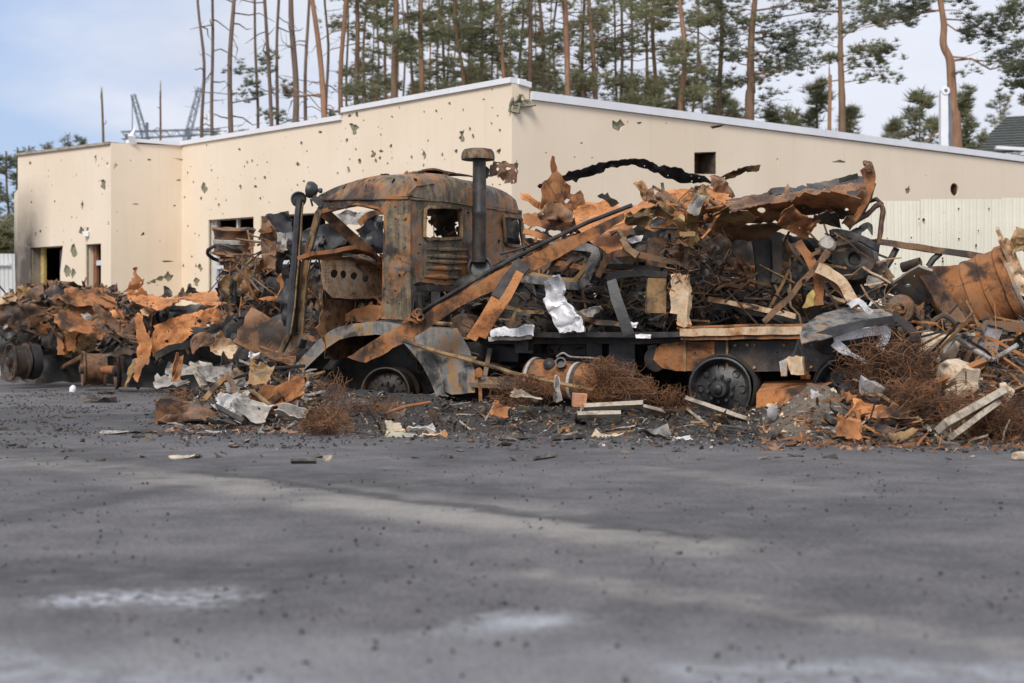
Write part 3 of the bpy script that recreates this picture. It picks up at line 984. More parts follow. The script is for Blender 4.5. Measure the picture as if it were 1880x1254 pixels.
# the things in the openings
def post(name, W, t, z0, z1, w=0.06, off=-0.12, mat=FRAMEW, d=0.06):
    m = M()
    box(m, W.pt(t, (z0 + z1) / 2, off), (w, d, z1 - z0), Matrix.Rotation(math.atan2(W.d.y, W.d.x), 3, 'Z'))
    return link(name, m, mat, bld, smooth=0)
def rail(name, W, t0, t1, z, h=0.06, off=-0.12, mat=FRAMEW):
    m = M()
    box(m, W.pt((t0 + t1) / 2, z, off), (abs(t1 - t0), 0.058, h), Matrix.Rotation(math.atan2(W.d.y, W.d.x), 3, 'Z'))
    return link(name, m, mat, bld, smooth=0)
t0, t1 = openL1[1][0], openL1[0][0]
zt = openL1[0][1]
post('window_frame', WL, t1 - 0.05, 0.05, zt, 0.14)
post('window_frame', WL, (t0 + t1) / 2 - .05, zt - 0.95, zt, 0.05)
rail('window_frame', WL, t0, t1 - .12, zt - 0.95, 0.07)
post('door_panel', WL, t1 - 0.30, 0.05, zt - 1.0, 0.24, -0.16, GREYW)
t0, t1 = openL2[1][0], openL2[0][0]
rail('window_frame', WL, t0, t1, openL2[0][1] - 0.9, 0.07)
t0, t1 = opB2[1][0], opB2[0][0]
zt = opB2[0][1]
dr = post('door_leaf', WB, t1 - 0.10, 0.05, zt, 0.13, -0.15, REDWOOD)
post('door_leaf', WB, t0 + 0.05, 0.05, zt, 0.08, -0.15, REDWOOD)
rail('door_rail', WB, t0 + .1, t1 - .18, zt - 0.38, 0.10, -0.14)
post('door_handle', WB, (t0 + t1) / 2, 0.9, 1.75, 0.03, -0.08, FRAMEW, 0.03)
post('door_glass', WB, (t0 + t1) / 2 - .05, 0.05, zt - .45, 0.22, -0.18, STEELG, 0.01)
t0, t1 = opB1[1][0], opB1[0][0]
zt = opB1[0][1]
post('yellow_jamb', WB, t1 - 0.16, 0.05, zt, 0.16, -0.2, YELLOWM)
post('inner_panel', WB, t1 - 0.55, 0.05, zt - .05, 0.34, -0.5, GREYW)
post('inner_panel', WB, t0 + 0.5, 0.05, zt - 1.0, 0.75, -0.9, GREYW)
m = M()
box(m, WB.pt(WB.tz(164, 430)[0], WB.tz(164, 430)[1], .07), (.12, .1, .1))
link('wall_lamp', m, FLASH, bld, smooth=0)
m = M()
box(m, WR.pt(WR.tz(1302, 300)[0], WR.tz(1302, 300)[1], -0.55), (0.9, 0.02, 1.0), Matrix.Rotation(0.35, 3, 'Z'))
link('duct_panel', m, BROWN, bld, smooth=0)
m = M()
(ta_, za_), (tb_, zb2) = opR1[3], opR1[1]
for t_, z_, w_, h_ in (((ta_ + tb_) / 2, zb2 - .012, tb_ - ta_, .02), ((ta_ + tb_) / 2, za_ + .012, tb_ - ta_, .02), (ta_ + .012, (za_ + zb2) / 2, .02, zb2 - za_ - .05), (tb_ - .012, (za_ + zb2) / 2, .02, zb2 - za_ - .05)):
    box(m, WR.pt(t_, z_, -.155), (w_, .34, h_), Matrix.Rotation(math.atan2(REN.y, REN.x), 3, 'Z'))
link('duct_liner', m, SOOT, bld, smooth=0)
m = M()
lathe(m, WR.pt(ctr[0], ctr[1], -.30), WR.n, [(0, 0), (.128, 0), (.128, .30), (.136, .30), (.136, -.01)], 22)
link('pipe_sleeve', m, BROWN, bld)

# ------------------------------------------------------------------ fences
fen = thing('corrugated_fence', 'cream corrugated metal fence pocked with shrapnel, standing before the right wall', 'fence', P(1750, 627 + EYE * F / 19, 19))
def fence_sheet(parent, x0, x1, z1, D, mat, seed, nh):
    m = M()
    pitch = 0.10
    def mp(x, z):
        u = (x / pitch) % 1.0
        w = 0.015 if u < 0.32 else (0.015 * (0.44 - u) / 0.12 if u < 0.44 else (0 if u < 0.88 else 0.015 * (u - 0.88) / 0.12))
        return Vector((x, D - w + 0.05 * noise.noise(Vector((x * .8, z * .8, seed))), z))
    nz = 8
    xs = []
    x = x0
    while x < x1 - 1e-6:
        for q in (0, .32, .44, .88):
            xs.append(x + q * pitch)
        x += pitch
    xs.append(x1)
    vs, fs = [], []
    for x in xs:
        for j in range(nz + 1):
            vs.append(mp(x - x0 + 1e-6, z1 * j / nz) + Vector((x0, 0, 0)))
    tr = []
    for i in range(len(xs) - 1):
        for j in range(nz):
            a = i * (nz + 1) + j
            tr += [(a, a + nz + 1, a + nz + 2), (a, a + nz + 2, a + 1)]
    solid(m, vs, tr, 0.003)
    link('fence_sheet', m, mat, parent, smooth=20)
xL = P(1540, 0, 19).x
zs = [2.68, 2.70, 2.72, 2.745, 2.765, 2.78]
for i in range(5):
    fence_sheet(fen, xL + 1.09 * i, xL + 1.09 * (i + 1) - 0.012, zs[i], 19 - 0.02 * (i % 2), FENCEM, i + 3, 3)
rng = random.Random(5)
m = M()
for i in range(34):
    x, z = rng.uniform(xL + .5, xL + 4.2), rng.uniform(1.5, 2.6)
    r = rng.uniform(.008, .022)
    m.add([Vector((x + r * math.cos(q * 1.047) * rng.uniform(.6, 1.2), 18.935, z + r * math.sin(q * 1.047) * rng.uniform(.6, 1.4))) for q in range(6)], [tuple(range(5, -1, -1))])
link('shrapnel_hole', m, SOOT, fen, smooth=0, kind='stuff')
m = M()
for x in (xL + 0.05, xL + 2.2, xL + 4.4):
    box(m, (x, 19.08, 1.25), (.06, .06, 2.5))
link('fence_post', m, BROWN, fen, smooth=0)

fe2 = thing('white_sheet_fence', 'low white corrugated fence at the left edge of the photo, beyond the building end', 'fence', (-13.5, 33.5, 0))
zf = EYE + (CY - 466) / F * 33.5
for i in range(3):
    fence_sheet(fe2, -15.0 + 1.1 * i, -15.0 + 1.1 * i + 1.09, zf, 33.5, FENCEW, 20 + i, 0)
m = M()
box(m, (-13.4, 33.42, zf - 0.25), (3.2, .04, .05))
link('fence_rail', m, FENCEW, fe2, smooth=0)

# ------------------------------------------------------------------ trees
def tuft_arrays(rng, n, blade, wid):
    """n needle blades per tuft; returns (n*3,3) triangle corners round the origin."""
    d = rng.normal(size=(n, 3))
    d[:, 2] = np.abs(d[:, 2]) * 0.7 + 0.1
    d /= np.linalg.norm(d, axis=1, keepdims=True)
    s = np.cross(d, rng.normal(size=(n, 3)))
    s /= (np.linalg.norm(s, axis=1, keepdims=True) + 1e-9)
    L = blade * rng.uniform(0.6, 1.25, (n, 1))
    return np.stack([-s * wid, s * wid, d * L], axis=1)

def foliage(centers, seed, blade=0.20, wid=0.022, n=16):
    rng = np.random.default_rng(seed)
    C = np.asarray(centers)
    T = [tuft_arrays(rng, n, blade, wid) for _ in range(14)]
    k = rng.integers(0, 14, len(C))
    sc = rng.uniform(0.7, 1.3, (len(C), 1, 1, 1))
    V = np.stack([T[i] for i in k]) * sc + C[:, None, None, :]
    V = V.reshape(-1, 3)
    m = M()
    m.v = V.tolist()
    m.f = [(i, i + 1, i + 2) for i in range(0, len(V), 3)]
    return m

def tree(name, label, cat, base, path, r0, seed, limbs, group=None, mat=BARK, leaf=NEEDLE, clump=(0.55, 0.30), dens=1.0, dead=0, blade=0.15,
         wid=0.012, snapped=False, dlen=(0.5, 1.6)):
    """path: trunk points; limbs: list of (height fraction, azimuth, length, rise, number of clumps)."""
    rng = random.Random(seed)
    pts = smoothpath(path, 4)
    n = len(pts)
    t = thing(name, label, cat, pts[0], group)
    m = M()
    sweep(m, pts, circ(8, r0), ref=(0, 1, 0), scl=[(1 - 0.62 * i / (n - 1)) * (1 + .05 * rng.uniform(-1, 1)) for i in range(n)])
    link('trunk', m, mat, t, smooth=60)
    if snapped:
        m = M()
        for q in range(4):
            a = rng.uniform(0, 6.28)
            o = Vector((math.cos(a), math.sin(a), 0)) * r0 * 0.25
            sweep(m, [pts[-1] + o - Vector((0, 0, .15)), pts[-1] + o * 1.2 + Vector((0, 0, rng.uniform(.15, .45)))], circ(4, r0 * .3), scl=[1, .1])
        link('splinter', m, WOOD, t)
    cents = []
    bm_ = M()
    zs0, zs1 = pts[0].z, pts[-1].z
    def at(f):
        z = zs0 + (zs1 - zs0) * f
        for i in range(n - 1):
            if pts[i].z <= z <= pts[i + 1].z or i == n - 2:
                return pts[i].lerp(pts[i + 1], max(0, min(1, (z - pts[i].z) / max(1e-4, pts[i + 1].z - pts[i].z))))
    for (f, az, L, rise, nc) in limbs:
        p0 = at(f)
        d = Vector((math.cos(az), math.sin(az), 0))
        br = [p0]
        for q in range(1, 6):
            s = q / 5
            br.append(p0 + d * (L * s) + Vector((rng.gauss(0, .05) * L, rng.gauss(0, .05) * L, rise * L * s * (1.15 - .5 * s) + rng.gauss(0, .03) * L)))
        rb = max(0.011, min(r0 * 0.34, L * 0.014))
        sweep(bm_, br, circ(5, rb), ref=(0.3, 0.2, 1), scl=[1, .85, .7, .55, .4, .2])
        for q in range(int(nc * 2.3)):
            s = rng.uniform(0.30, 1.04)
            x = s * 5
            i = min(int(x), 4)
            c = br[i].lerp(br[i + 1], x - i) + Vector((rng.gauss(0, .16) * L * .8, rng.gauss(0, .16) * L * .8, rng.uniform(-.05, .16) * L))
            if rng.random() < .5:
                sweep(bm_, [br[i], br[i].lerp(c, .5) + Vector((0, 0, -.03)), c], circ(3, rb * .3), ref=(.3, .2, 1), scl=[1, .7, .3])
            cr = clump[0] * rng.uniform(.35, 1.1)
            for w in range(int(9 * dens * rng.uniform(.5, 1.3))):
                while True:
                    v = Vector((rng.uniform(-1, 1), rng.uniform(-1, 1), rng.uniform(-1, 1)))
                    if v.length < 1:
                        break
                cents.append((c.x + v.x * cr, c.y + v.y * cr, c.z + v.z * cr * clump[1] / clump[0] + cr * .1))
    for q in range(dead):
        f = rng.uniform(.12, .97)
        p0 = at(f)
        az = rng.uniform(0, 6.28)
        L = rng.uniform(*dlen)
        rs = rng.uniform(-.5, .35)
        pp = [p0]
        for s in (.35, .7, 1.0):
            pp.append(p0 + Vector((math.cos(az) * L * s + rng.gauss(0, .05), math.sin(az) * L * s + rng.gauss(0, .05), rs * L * s * s + rng.gauss(0, .06))))
        sweep(bm_, pp, circ(4, rng.uniform(.012, .028)), ref=(.3, .2, 1), scl=[1, .8, .6, .25])
        if rng.random() < .5:
            sweep(bm_, [pp[2], pp[2] + Vector((rng.gauss(0, .25), rng.gauss(0, .25), rng.gauss(0, .2)))], circ(3, .010), ref=(.3, .2, 1), scl=[1, .3])
    if bm_.v:
        link('branches', bm_, BARKG if mat is BARKO and len(limbs) > 9 and 'bent' not in label else mat, t, smooth=60, kind='stuff')
    if cents:
        link('crown', foliage(cents, seed, blade, wid, 18), leaf, t, smooth=0)
    return t

def limbset(rng, n, f0, f1, L0, L1, rise=(-.1, .35), nc=(3, 6), azc=None):
    out = []
    for q in range(n):
        f = f0 + (f1 - f0) * (q + rng.random()) / n
        s = (f - f0) / max(1e-3, f1 - f0)
        az = rng.uniform(0, 6.28) if azc is None else azc + rng.gauss(0, .8)
        out.append((f, az, (L0 + (L1 - L0) * s) * rng.uniform(.6, 1.25), rng.uniform(*rise), rng.randint(*nc)))
    return out

ROOFROW = [(35, 285), (205, 263), (335, 262), (632, 210), (940, 148), (970, 172), (1880, 292)]
def roofy(px):
    for (a, b), (c, d) in zip(ROOFROW, ROOFROW[1:]):
        if a <= px <= c:
            return b + (d - b) * (px - a) / (c - a)
    return 290
def trunkpath(pb, pt_, D, ztop, rng, wob=0.10, mid=None):
    """trunk seen at px pb on the roof line and px pt_ at the top of the photo; starts on the ground."""
    zb_ = EYE - (roofy(pb) - CY) / F * D
    zt_ = EYE + CY / F * D
    xb, xt = (pb - CX) / F * D, (pt_ - CX) / F * D
    sl = (xt - xb) / (zt_ - zb_)
    path = []
    for q in range(9):
        z = ztop * q / 8
        x = xb + sl * (z - zb_)
        if z < zb_:
            x = xb + sl * .3 * (z - zb_)
        path.append(Vector((x + rng.gauss(0, wob) * (.3 + .7 * (q > 0)), D + rng.gauss(0, wob), z)))
    return path

# snapped, bare and living pines of the stand behind the building: (px on roof line, px at top, width px, distance, kind, label)
STAND = [
    (372, 364, 8, 44, 'bare', 'bare limbless pine, leftmost of the tall trunks above the roof'),
    (390, 389, 8, 46, 'bare', 'thin bare pine with short dead twigs, second of the tall trunks from the left'),
    (428, 431, 12, 43, 'bare', 'stout bare grey pine trunk standing alone left of the thin leafy pines'),
    (470, 466, 7, 50, 'sparse', 'dark thin pine hung with drooping needles low on the trunk'),
    (497, 489, 9, 46, 'bare', 'reddish bare pine beside the drooping dark pine'),
    (509, 511, 8, 48, 'sparse', 'straight slim pine with a tuft of dark needles, right of the reddish bare pine'),
    (541, 539, 14, 43, 'bare', 'thick pine with a double wavy trunk above the low parapet'),
    (561, 567, 9, 47, 'bare', 'straight slim bare pine between the thick wavy trunk and the leaning orange one'),
    (594, 570, 14, 42, 'bareo', 'orange pine trunk leaning left above the low parapet'),
    (598, 599, 8, 52, 'bare', 'slim dark pine crossing behind the leaning orange trunk'),
    (622, 632, 11, 43, 'bareo', 'pale orange pine leaning right next to the parapet step'),
    (637, 640, 6, 56, 'sparse', 'very thin far pine right above the parapet step'),
    (660, 656, 12, 44, 'thin', 'brown pine with dead side branches just right of the parapet step'),
    (671, 668, 8, 50, 'thin', 'slender brown pine close behind the one right of the parapet step'),
    (688, 690, 7, 55, 'live', 'thin yellowish pine among needles, left part of the dense stand'),
    (711, 704, 8, 52, 'live', 'slender far pine left of the thick pale trunk'),
    (728, 724, 15, 43, 'live', 'thick pale brown pine trunk in the left half of the dense stand'),
    (755, 747, 8, 50, 'live', 'thin pine right of the thick pale trunk with olive needles'),
    (779, 778, 13, 44, 'liveo', 'straight orange pine in the middle of the dense stand'),
    (800, 806, 7, 54, 'live', 'far thin pine behind the straight orange one'),
    (817, 812, 8, 51, 'live', 'slim grey pine with bushy needles above the long parapet'),
    (846, 838, 10, 46, 'liveo', 'orange brown pine with crooked branches above the long parapet'),
    (865, 866, 7, 54, 'live', 'thin pine partly lost in needles left of the parapet peak'),
    (883, 880, 9, 48, 'live', 'brown pine with a dark needle cloud left of the parapet peak'),
    (905, 910, 7, 55, 'live', 'far slim pine near the parapet peak'),
    (926, 924, 10, 45, 'liveo', 'brown pine with an umbrella of needles just left of the parapet peak'),
    (955, 962, 8, 50, 'live', 'thin pine right behind the parapet peak'),
    (971, 968, 12, 44, 'live', 'sturdy brown pine at the parapet peak'),
    (1002, 990, 9, 47, 'live', 'leaning pine right of the parapet peak with a bent limb'),
    (1016, 1022, 7, 54, 'live', 'thin far pine behind the right roof start'),
    (1045, 1038, 15, 43, 'liveo', 'thick forked pine trunk above the start of the right roof'),
    (1072, 1076, 9, 47, 'live', 'straight brown pine next to the thick forked one'),
    (1091, 1083, 12, 44, 'thin', 'curved brown pine with a snapped pale limb pointing right'),
    (1133, 1128, 6, 48, 'bare', 'very thin grey pine, left one of the slim pair in the sky gap'),
    (1143, 1142, 8, 47, 'bare', 'slim brown pine, right one of the slim pair in the sky gap'),
    (1160, 1155, 7, 52, 'live', 'far slim pine with olive needles right of the sky gap'),
    (1187, 1184, 8, 49, 'live', 'pine veiled by olive needles left of the bright orange trunk'),
    (1204, 1196, 11, 47, 'live', 'thick green veiled pine left of the bright orange trunk'),
    (1249, 1255, 13, 43, 'liveo', 'bright orange pine trunk standing alone among olive needles'),
    (1275, 1282, 7, 54, 'live', 'far pine between the bright orange trunk and the grey green one'),
    (1318, 1318, 12, 45, 'live', 'straight grey green pine with long drooping limbs'),
]
for i, (pb, pt_, w, D, kind, lab) in enumerate(STAND):
    rng = random.Random(100 + i)
    ztop = 16.0 + rng.uniform(-1.5, 2)
    path = trunkpath(pb, pt_, D, ztop, rng, 0.06 if kind != 'bareo' else .09)
    r0 = w / F * D / 2 * 1.12
    lim = []
    dead = 12
    leaf = NEEDLE
    mat = BARK
    gx = 0.30 + 0.035 * rng.random()
    if kind.startswith('bare'):
        dead = 22
        lim = limbset(rng, 3, .86, .99, .8, .5, nc=(1, 2))
        mat = BARKG if kind == 'bare' else BARKO
    elif kind == 'sparse':
        lim = limbset(rng, 6, .34, .62, .8, .8, rise=(-.7, -.1), nc=(2, 3)) + limbset(rng, 5, .85, .99, .9, .5)
        leaf = NEEDLEB
        mat = BARKG
    elif kind == 'thin':
        dead = 16
        lim = limbset(rng, 5, .42, .75, 1.1, 1.2, nc=(2, 3)) + limbset(rng, 6, .8, .99, 1.2, .6, nc=(3, 4))
    else:
        olive = pb > 1120 or rng.random() < .35
        leaf = NEEDLEO if olive else NEEDLE
        lo = .33 if pb > 1120 else .40
        lim = limbset(rng, 15 if pb > 1120 else 9, lo, .80, 1.6, 1.6, rise=(-.25, .3), nc=(3, 5)) + limbset(rng, 6, .82, .99, 1.3, .6, nc=(3, 4))
        mat = BARKO if kind == 'liveo' else BARK
    if 'forked' in lab or 'snapped pale' in lab:
        lim.append((.62, 0.25, 2.2, .7, 2))
    tree('pine_tree', lab, 'tree', path[0], path, r0, 300 + i, lim, 'pines behind the building', mat, leaf, clump=(.50, .30), dens=1.05, dead=dead)

for i in range(15):
    rng = random.Random(900 + i)
    pb = 640 + 480 * (i + rng.uniform(.1, .9)) / 15
    D = rng.uniform(54, 66)
    path = trunkpath(pb, pb + rng.uniform(-8, 8), D, 17.0, rng, .05)
    tree('pine_tree', 'slim far pine trunk in the back of the dense stand above the long parapet', 'tree', path[0], path, rng.uniform(4.5, 7) / F * D / 2, 930 + i,
         limbset(rng, 4, .5, .95, 1.0, .8, nc=(2, 3)), 'far slim pines of the dense stand', rng.choice((BARK, BARKO, BARKG)), rng.choice((NEEDLE, NEEDLEO)), clump=(.45, .28), dens=.9, dead=5)

# snags with snapped tops
for i, (px, top, w, D, lab) in enumerate([
    (189, 172, 7, 42, 'short snapped pine trunk left of the lattice crane'),
    (294, 167, 6, 44, 'short snapped pine trunk between the two crane masts'),
    (1522, 138, 11, 42, 'orange broken pine stump with a splintered top beside the open branched pine')]):
    rng = random.Random(40 + i)
    zt_ = EYE - (top - CY) / F * D
    x = (px - CX) / F * D
    path = [Vector((x + (q / 6 - .5) * rng.uniform(-.1, .1), D, zt_ * q / 6)) for q in range(7)]
    tree('snapped_pine', lab, 'tree trunk', path[0], path, w / F * D / 2 * 1.4, 60 + i, [], 'snapped pine trunks', BARKG if i < 2 else BARKO, dead=9 if i < 2 else 0, snapped=True, dlen=(.1, .3))

def imgpath(pl, D, dz=0):
    return [P(x, y, D) + Vector((0, dz * i, 0)) for i, (x, y) in enumerate(pl)]

# the forked dark pine, the open pine and the bent orange pine at the right, limb by limb
def limbs_px(base_path, D, rng, specs):
    out = []
    zs_ = [p.z for p in base_path]
    for (py, dirx, L, rise, nc) in specs:
        z = EYE - (py - CY) / F * D
        f = (z - zs_[0]) / (zs_[-1] - zs_[0])
        az = (0 if dirx > 0 else math.pi) + rng.uniform(-.45, .45)
        out.append((max(.02, min(.99, f)), az, L, rise, nc))
    return out
rng = random.Random(71)
D = 44
bp_ = [Vector((P(1376, 220, D).x, D, 0))] + imgpath([(1376, 218), (1379, 170), (1378, 120), (1380, 60), (1386, 0), (1390, -70)], D)
lim = limbs_px(bp_, D, rng, [(185, 1, 1.3, .05, 2), (150, 1, 1.7, .45, 5), (140, 1, 2.2, .10, 5), (110, 1, 1.9, .35, 5), (95, 1, 2.0, -.1, 5), (75, 1, 2.2, .25, 6), (60, 1, 2.4, -.25, 6),
                             (40, 1, 2.2, .2, 6), (20, 1, 2.4, .1, 6), (0, 1, 2.0, .3, 6), (-20, 1, 2.2, .1, 6), (-45, 1, 1.7, .3, 5),
                             (150, -1, 1.3, -.2, 3), (120, -1, 1.5, .2, 4), (90, -1, 1.6, .1, 4), (55, -1, 1.5, .25, 5), (20, -1, 1.5, .25, 5), (-20, -1, 1.5, .3, 5)])
tree('pine_tree', 'dark spreading pine with a forked trunk and heavy limbs reaching right', 'tree', bp_[0], bp_, .17, 501, lim, 'pines behind the building', BARK, NEEDLEB, clump=(.48, .26), dens=1.15, dead=6)
D = 43
bp_ = [Vector((P(1545, 240, D).x, D, 0))] + imgpath([(1546, 240), (1545, 160), (1543, 100), (1543, 50), (1542, 0), (1541, -60)], D)
lim = limbs_px(bp_, D, rng, [(150, 1, 1.5, .0, 4), (135, 1, 1.6, .3, 4), (120, 1, 1.5, .15, 5), (105, 1, 1.2, .2, 3), (75, 1, 1.9, .75, 3), (60, 1, 1.7, .25, 4), (25, 1, 1.4, .4, 4), (0, 1, 1.6, .3, 5), (-25, 1, 1.5, .3, 5),
                             (110, -1, .5, .15, 3), (85, -1, 1.0, .1, 1), (60, -1, .8, .0, 1), (20, -1, 2.1, .02, 3), (0, -1, 1.3, .25, 4), (-30, -1, 1.5, .3, 5)])
tree('pine_tree', 'open branched pine with single needle clusters right of the broken stump', 'tree', bp_[0], bp_, .125, 502, lim, 'pines behind the building', BARK, NEEDLE, clump=(.40, .24), dens=1.0, dead=6)
D = 40
bp_ = [Vector((P(1760, 285, D).x, D, 0))] + imgpath([(1756, 262), (1750, 200), (1747, 150), (1744, 110), (1732, 82), (1733, 45), (1726, 0), (1718, -50)], D)
lim = limbs_px(bp_, D, rng, [(112, 1, 2.6, -.25, 5), (104, 1, 2.2, -.12, 4), (40, 1, 1.6, -.55, 4), (35, 1, 1.9, -.35, 6), (10, 1, .9, .3, 6), (-10, 1, 1.1, .3, 7),
                             (20, -1, 1.7, -.12, 7), (18, -1, 2.4, -.35, 7), (0, -1, 1.2, .2, 6), (-15, -1, 1.6, .1, 6)])
tree('pine_tree', 'bent orange pine with a kinked trunk behind the white boom', 'tree', bp_[0], bp_, .17, 503, lim, 'pines behind the building', BARKO, NEEDLEB, clump=(.38, .26), dens=1.25, dead=4)
D = 38
bp_ = [Vector((P(1935, 285, D).x, D, 0))] + imgpath([(1932, 262), (1925, 150), (1920, 80), (1915, 0), (1910, -50)], D)
lim = limbs_px(bp_, D, rng, [(190, -1, .8, .1, 4), (160, -1, 1.0, .1, 5), (140, -1, .9, .2, 5), (120, -1, 1.0, -.1, 5), (100, -1, .8, .2, 3), (60, -1, .8, .2, 3), (30, -1, .9, .2, 5), (0, -1, .9, .2, 5)])
tree('pine_tree', 'pine mostly outside the right edge with dark needles hanging into the photo', 'tree', bp_[0], bp_, .15, 504, lim, 'pines behind the building', BARK, NEEDLEB, clump=(.36, .24), dens=1.2, dead=3)

# young bushy pines low behind the roofs
def bush(px, top, w, D, seed, label, leaf=NEEDLE, group='low pines behind the roofs', n=34):
    rng = random.Random(seed)
    zt_ = EYE - (top - CY) / F * D
    x = (px - CX) / F * D
    hw = w / F * D / 2
    path = [Vector((x + rng.gauss(0, .04), D + rng.gauss(0, .04), zt_ * q / 6)) for q in range(7)]
    lim = []
    for q in range(n):
        f = .40 + .58 * q / (n - 1)
        s = (f - .40) / .58
        lim.append((f, rng.uniform(0, 6.28), max(.25, hw * (1.15 - .95 * s ** 1.3) * rng.uniform(.7, 1.15)), rng.uniform(.25, .7), rng.randint(2, 4)))
    tree('young_pine', label, 'tree', path[0], path, .06, seed, lim, group, BARKG, leaf, clump=(.30, .34), dens=.42, dead=0, blade=.26, wid=.014)
for a in [
    (1690, 176, 150, 46, 601, 'rounded bushy pine left of the white boom'),
    (1642, 222, 70, 50, 602, 'small low pine left of the rounded bushy one'),
    (1772, 168, 90, 47, 603, 'pointed young pine right of the bent orange trunk'),
    (1838, 172, 150, 74, 604, 'broad young pine above the grey house roof'),
    (1500, 150, 90, 47, 605, 'young pine behind the broken orange stump'),
    (1560, 205, 70, 46, 606, 'small olive pine at the foot of the open branched pine', NEEDLEO),
    (1412, 205, 60, 45, 607, 'small young pine just right of the forked dark pine'),
    (1455, 205, 80, 50, 608, 'low grey green pine below the limbs of the forked dark pine', NEEDLEO),
    (1065, 130, 130, 50, 609, 'dark bushy pine under the curved brown trunk'),
    (985, 120, 110, 53, 610, 'dark young pine behind the parapet peak'),
    (1250, 175, 120, 52, 611, 'young pine behind the bright orange trunk'),
    (1320, 165, 110, 52, 612, 'young pine behind the grey green trunk'),
    (690, 150, 110, 58, 613, 'dark distant pine right of the parapet step'),
    (860, 120, 130, 60, 614, 'distant bushy pine above the long parapet'),
    (770, 145, 120, 62, 615, 'distant olive pine behind the middle of the dense stand', NEEDLEO), (930, 110, 120, 62, 616, 'distant olive pine left of the parapet peak', NEEDLEO),
    (1150, 150, 130, 56, 617, 'bushy olive pine in the gap right of the slim pair of trunks', NEEDLEO), (1205, 140, 120, 58, 618, 'bushy olive pine left of the bright orange trunk', NEEDLEO),
    (1290, 150, 120, 58, 619, 'bushy olive pine between the bright orange and the grey green trunk', NEEDLEO), (1345, 185, 90, 55, 620, 'low olive pine just left of the forked dark pine', NEEDLEO)]:
    bush(*a)

# trees at the far left
for i, (px, top, w, D, lab) in enumerate([
    (-12, 286, 60, 60, 'tall distant pine cut by the left edge of the photo'), (14, 278, 50, 62, 'tall distant pine second from the left edge'),
    (34, 272, 40, 66, 'distant slim pine touching the left end of the building'), (52, 268, 44, 70, 'distant pine peeping over the left end of the building')]):
    rng = random.Random(640 + i)
    zt_ = EYE - (top - CY) / F * D
    x = (px - CX) / F * D
    path = [Vector((x + rng.gauss(0, .05), D + rng.gauss(0, .05), zt_ * q / 6)) for q in range(7)]
    lim = limbset(rng, 16, .42, .99, .75, .3, nc=(2, 3))
    tree('distant_pine', lab, 'tree', path[0], path, .11, 640 + i, lim, 'distant pines at the left', BARKG, NEEDLEB, clump=(.42, .3), dens=.8, dead=6)
for a in [(118, 256, 46, 75, 650, 'left of the little treetops over the left parapet'), (152, 252, 30, 78, 651, 'right of the little treetops over the left parapet'),
          (82, 266, 34, 72, 652, 'small treetop beside the left end of the building roof')]:
    bush(*a, leaf=NEEDLEB, n=22)
for i, (px, top, w, lab) in enumerate([(5, 418, 70, 'round green bush above the white fence at the left edge'), (45, 425, 50, 'green bush between the white fence and the building end')]):
    bush(px, top, w, 42, 660 + i, lab, leaf=NEEDLEO, group='bushes over the white fence', n=30)

# far wood that closes the horizon, read as one mass
rngn = np.random.default_rng(9)
cs = []
for q in range(5200):
    x = rngn.uniform(-75, 75)
    hgt = 4.2 + 1.6 * noise.noise(Vector((x * .09, 4, 0))) + 1.0 * noise.noise(Vector((x * .5, 9, 0)))
    cs.append((x, 105 + rngn.uniform(-4, 4), rngn.uniform(.2, max(.5, hgt))))
link('far_wood', foliage(cs, 5, 1.1, .16, 12), NEEDLEB, label='low dark wood along the horizon', kind='stuff', smooth=0, origin=(0, 105, 0))

# ------------------------------------------------------------------ lattice crane, boom, house behind
cr = thing('lattice_crane', 'blue grey lattice gantry crane with two slanting masts behind the left roof', 'crane', (P(310, 0, 85).x, 85, 0))
def lattice(p, q, w, n, name):
    m = M()
    p, q = Vector(p), Vector(q)
    ax = (q - p).normalized()
    s = Vector((0, 1, 0)).cross(ax).normalized()
    o = Vector((0, w, 0))
    for a in (-1, 1):
        for b in (0, 1):
            sweep(m, [p + s * a * w / 2 + o * b, q + s * a * w / 2 * .6 + o * b], circ(4, .03))
    for i in range(n):
        a, b = p.lerp(q, i / n), p.lerp(q, (i + 1) / n)
        sg = 1 if i % 2 else -1
        for y in (0, 1):
            sweep(m, [a + s * sg * w / 2 + o * y, b - s * sg * w / 2 + o * y], circ(4, .018))
    link(name, m, STEELG, cr)
lattice(P(268, 262, 85), P(243, 173, 85), .34, 9, 'mast')
lattice(P(340, 262, 85), P(366, 160, 85), .34, 9, 'mast')
lattice(P(222, 248, 85), P(402, 240, 85), .45, 18, 'beam')
m = M()
for px, a, b in ((243, 173, 250), (270, 225, 620), (345, 235, 620), (232, 246, 620), (395, 242, 620)):
    sweep(m, [P(px, a, 85), P(px, b, 85)], circ(4, .03 if a < 200 else .09))
link('cable_and_legs', m, STEELG, cr)

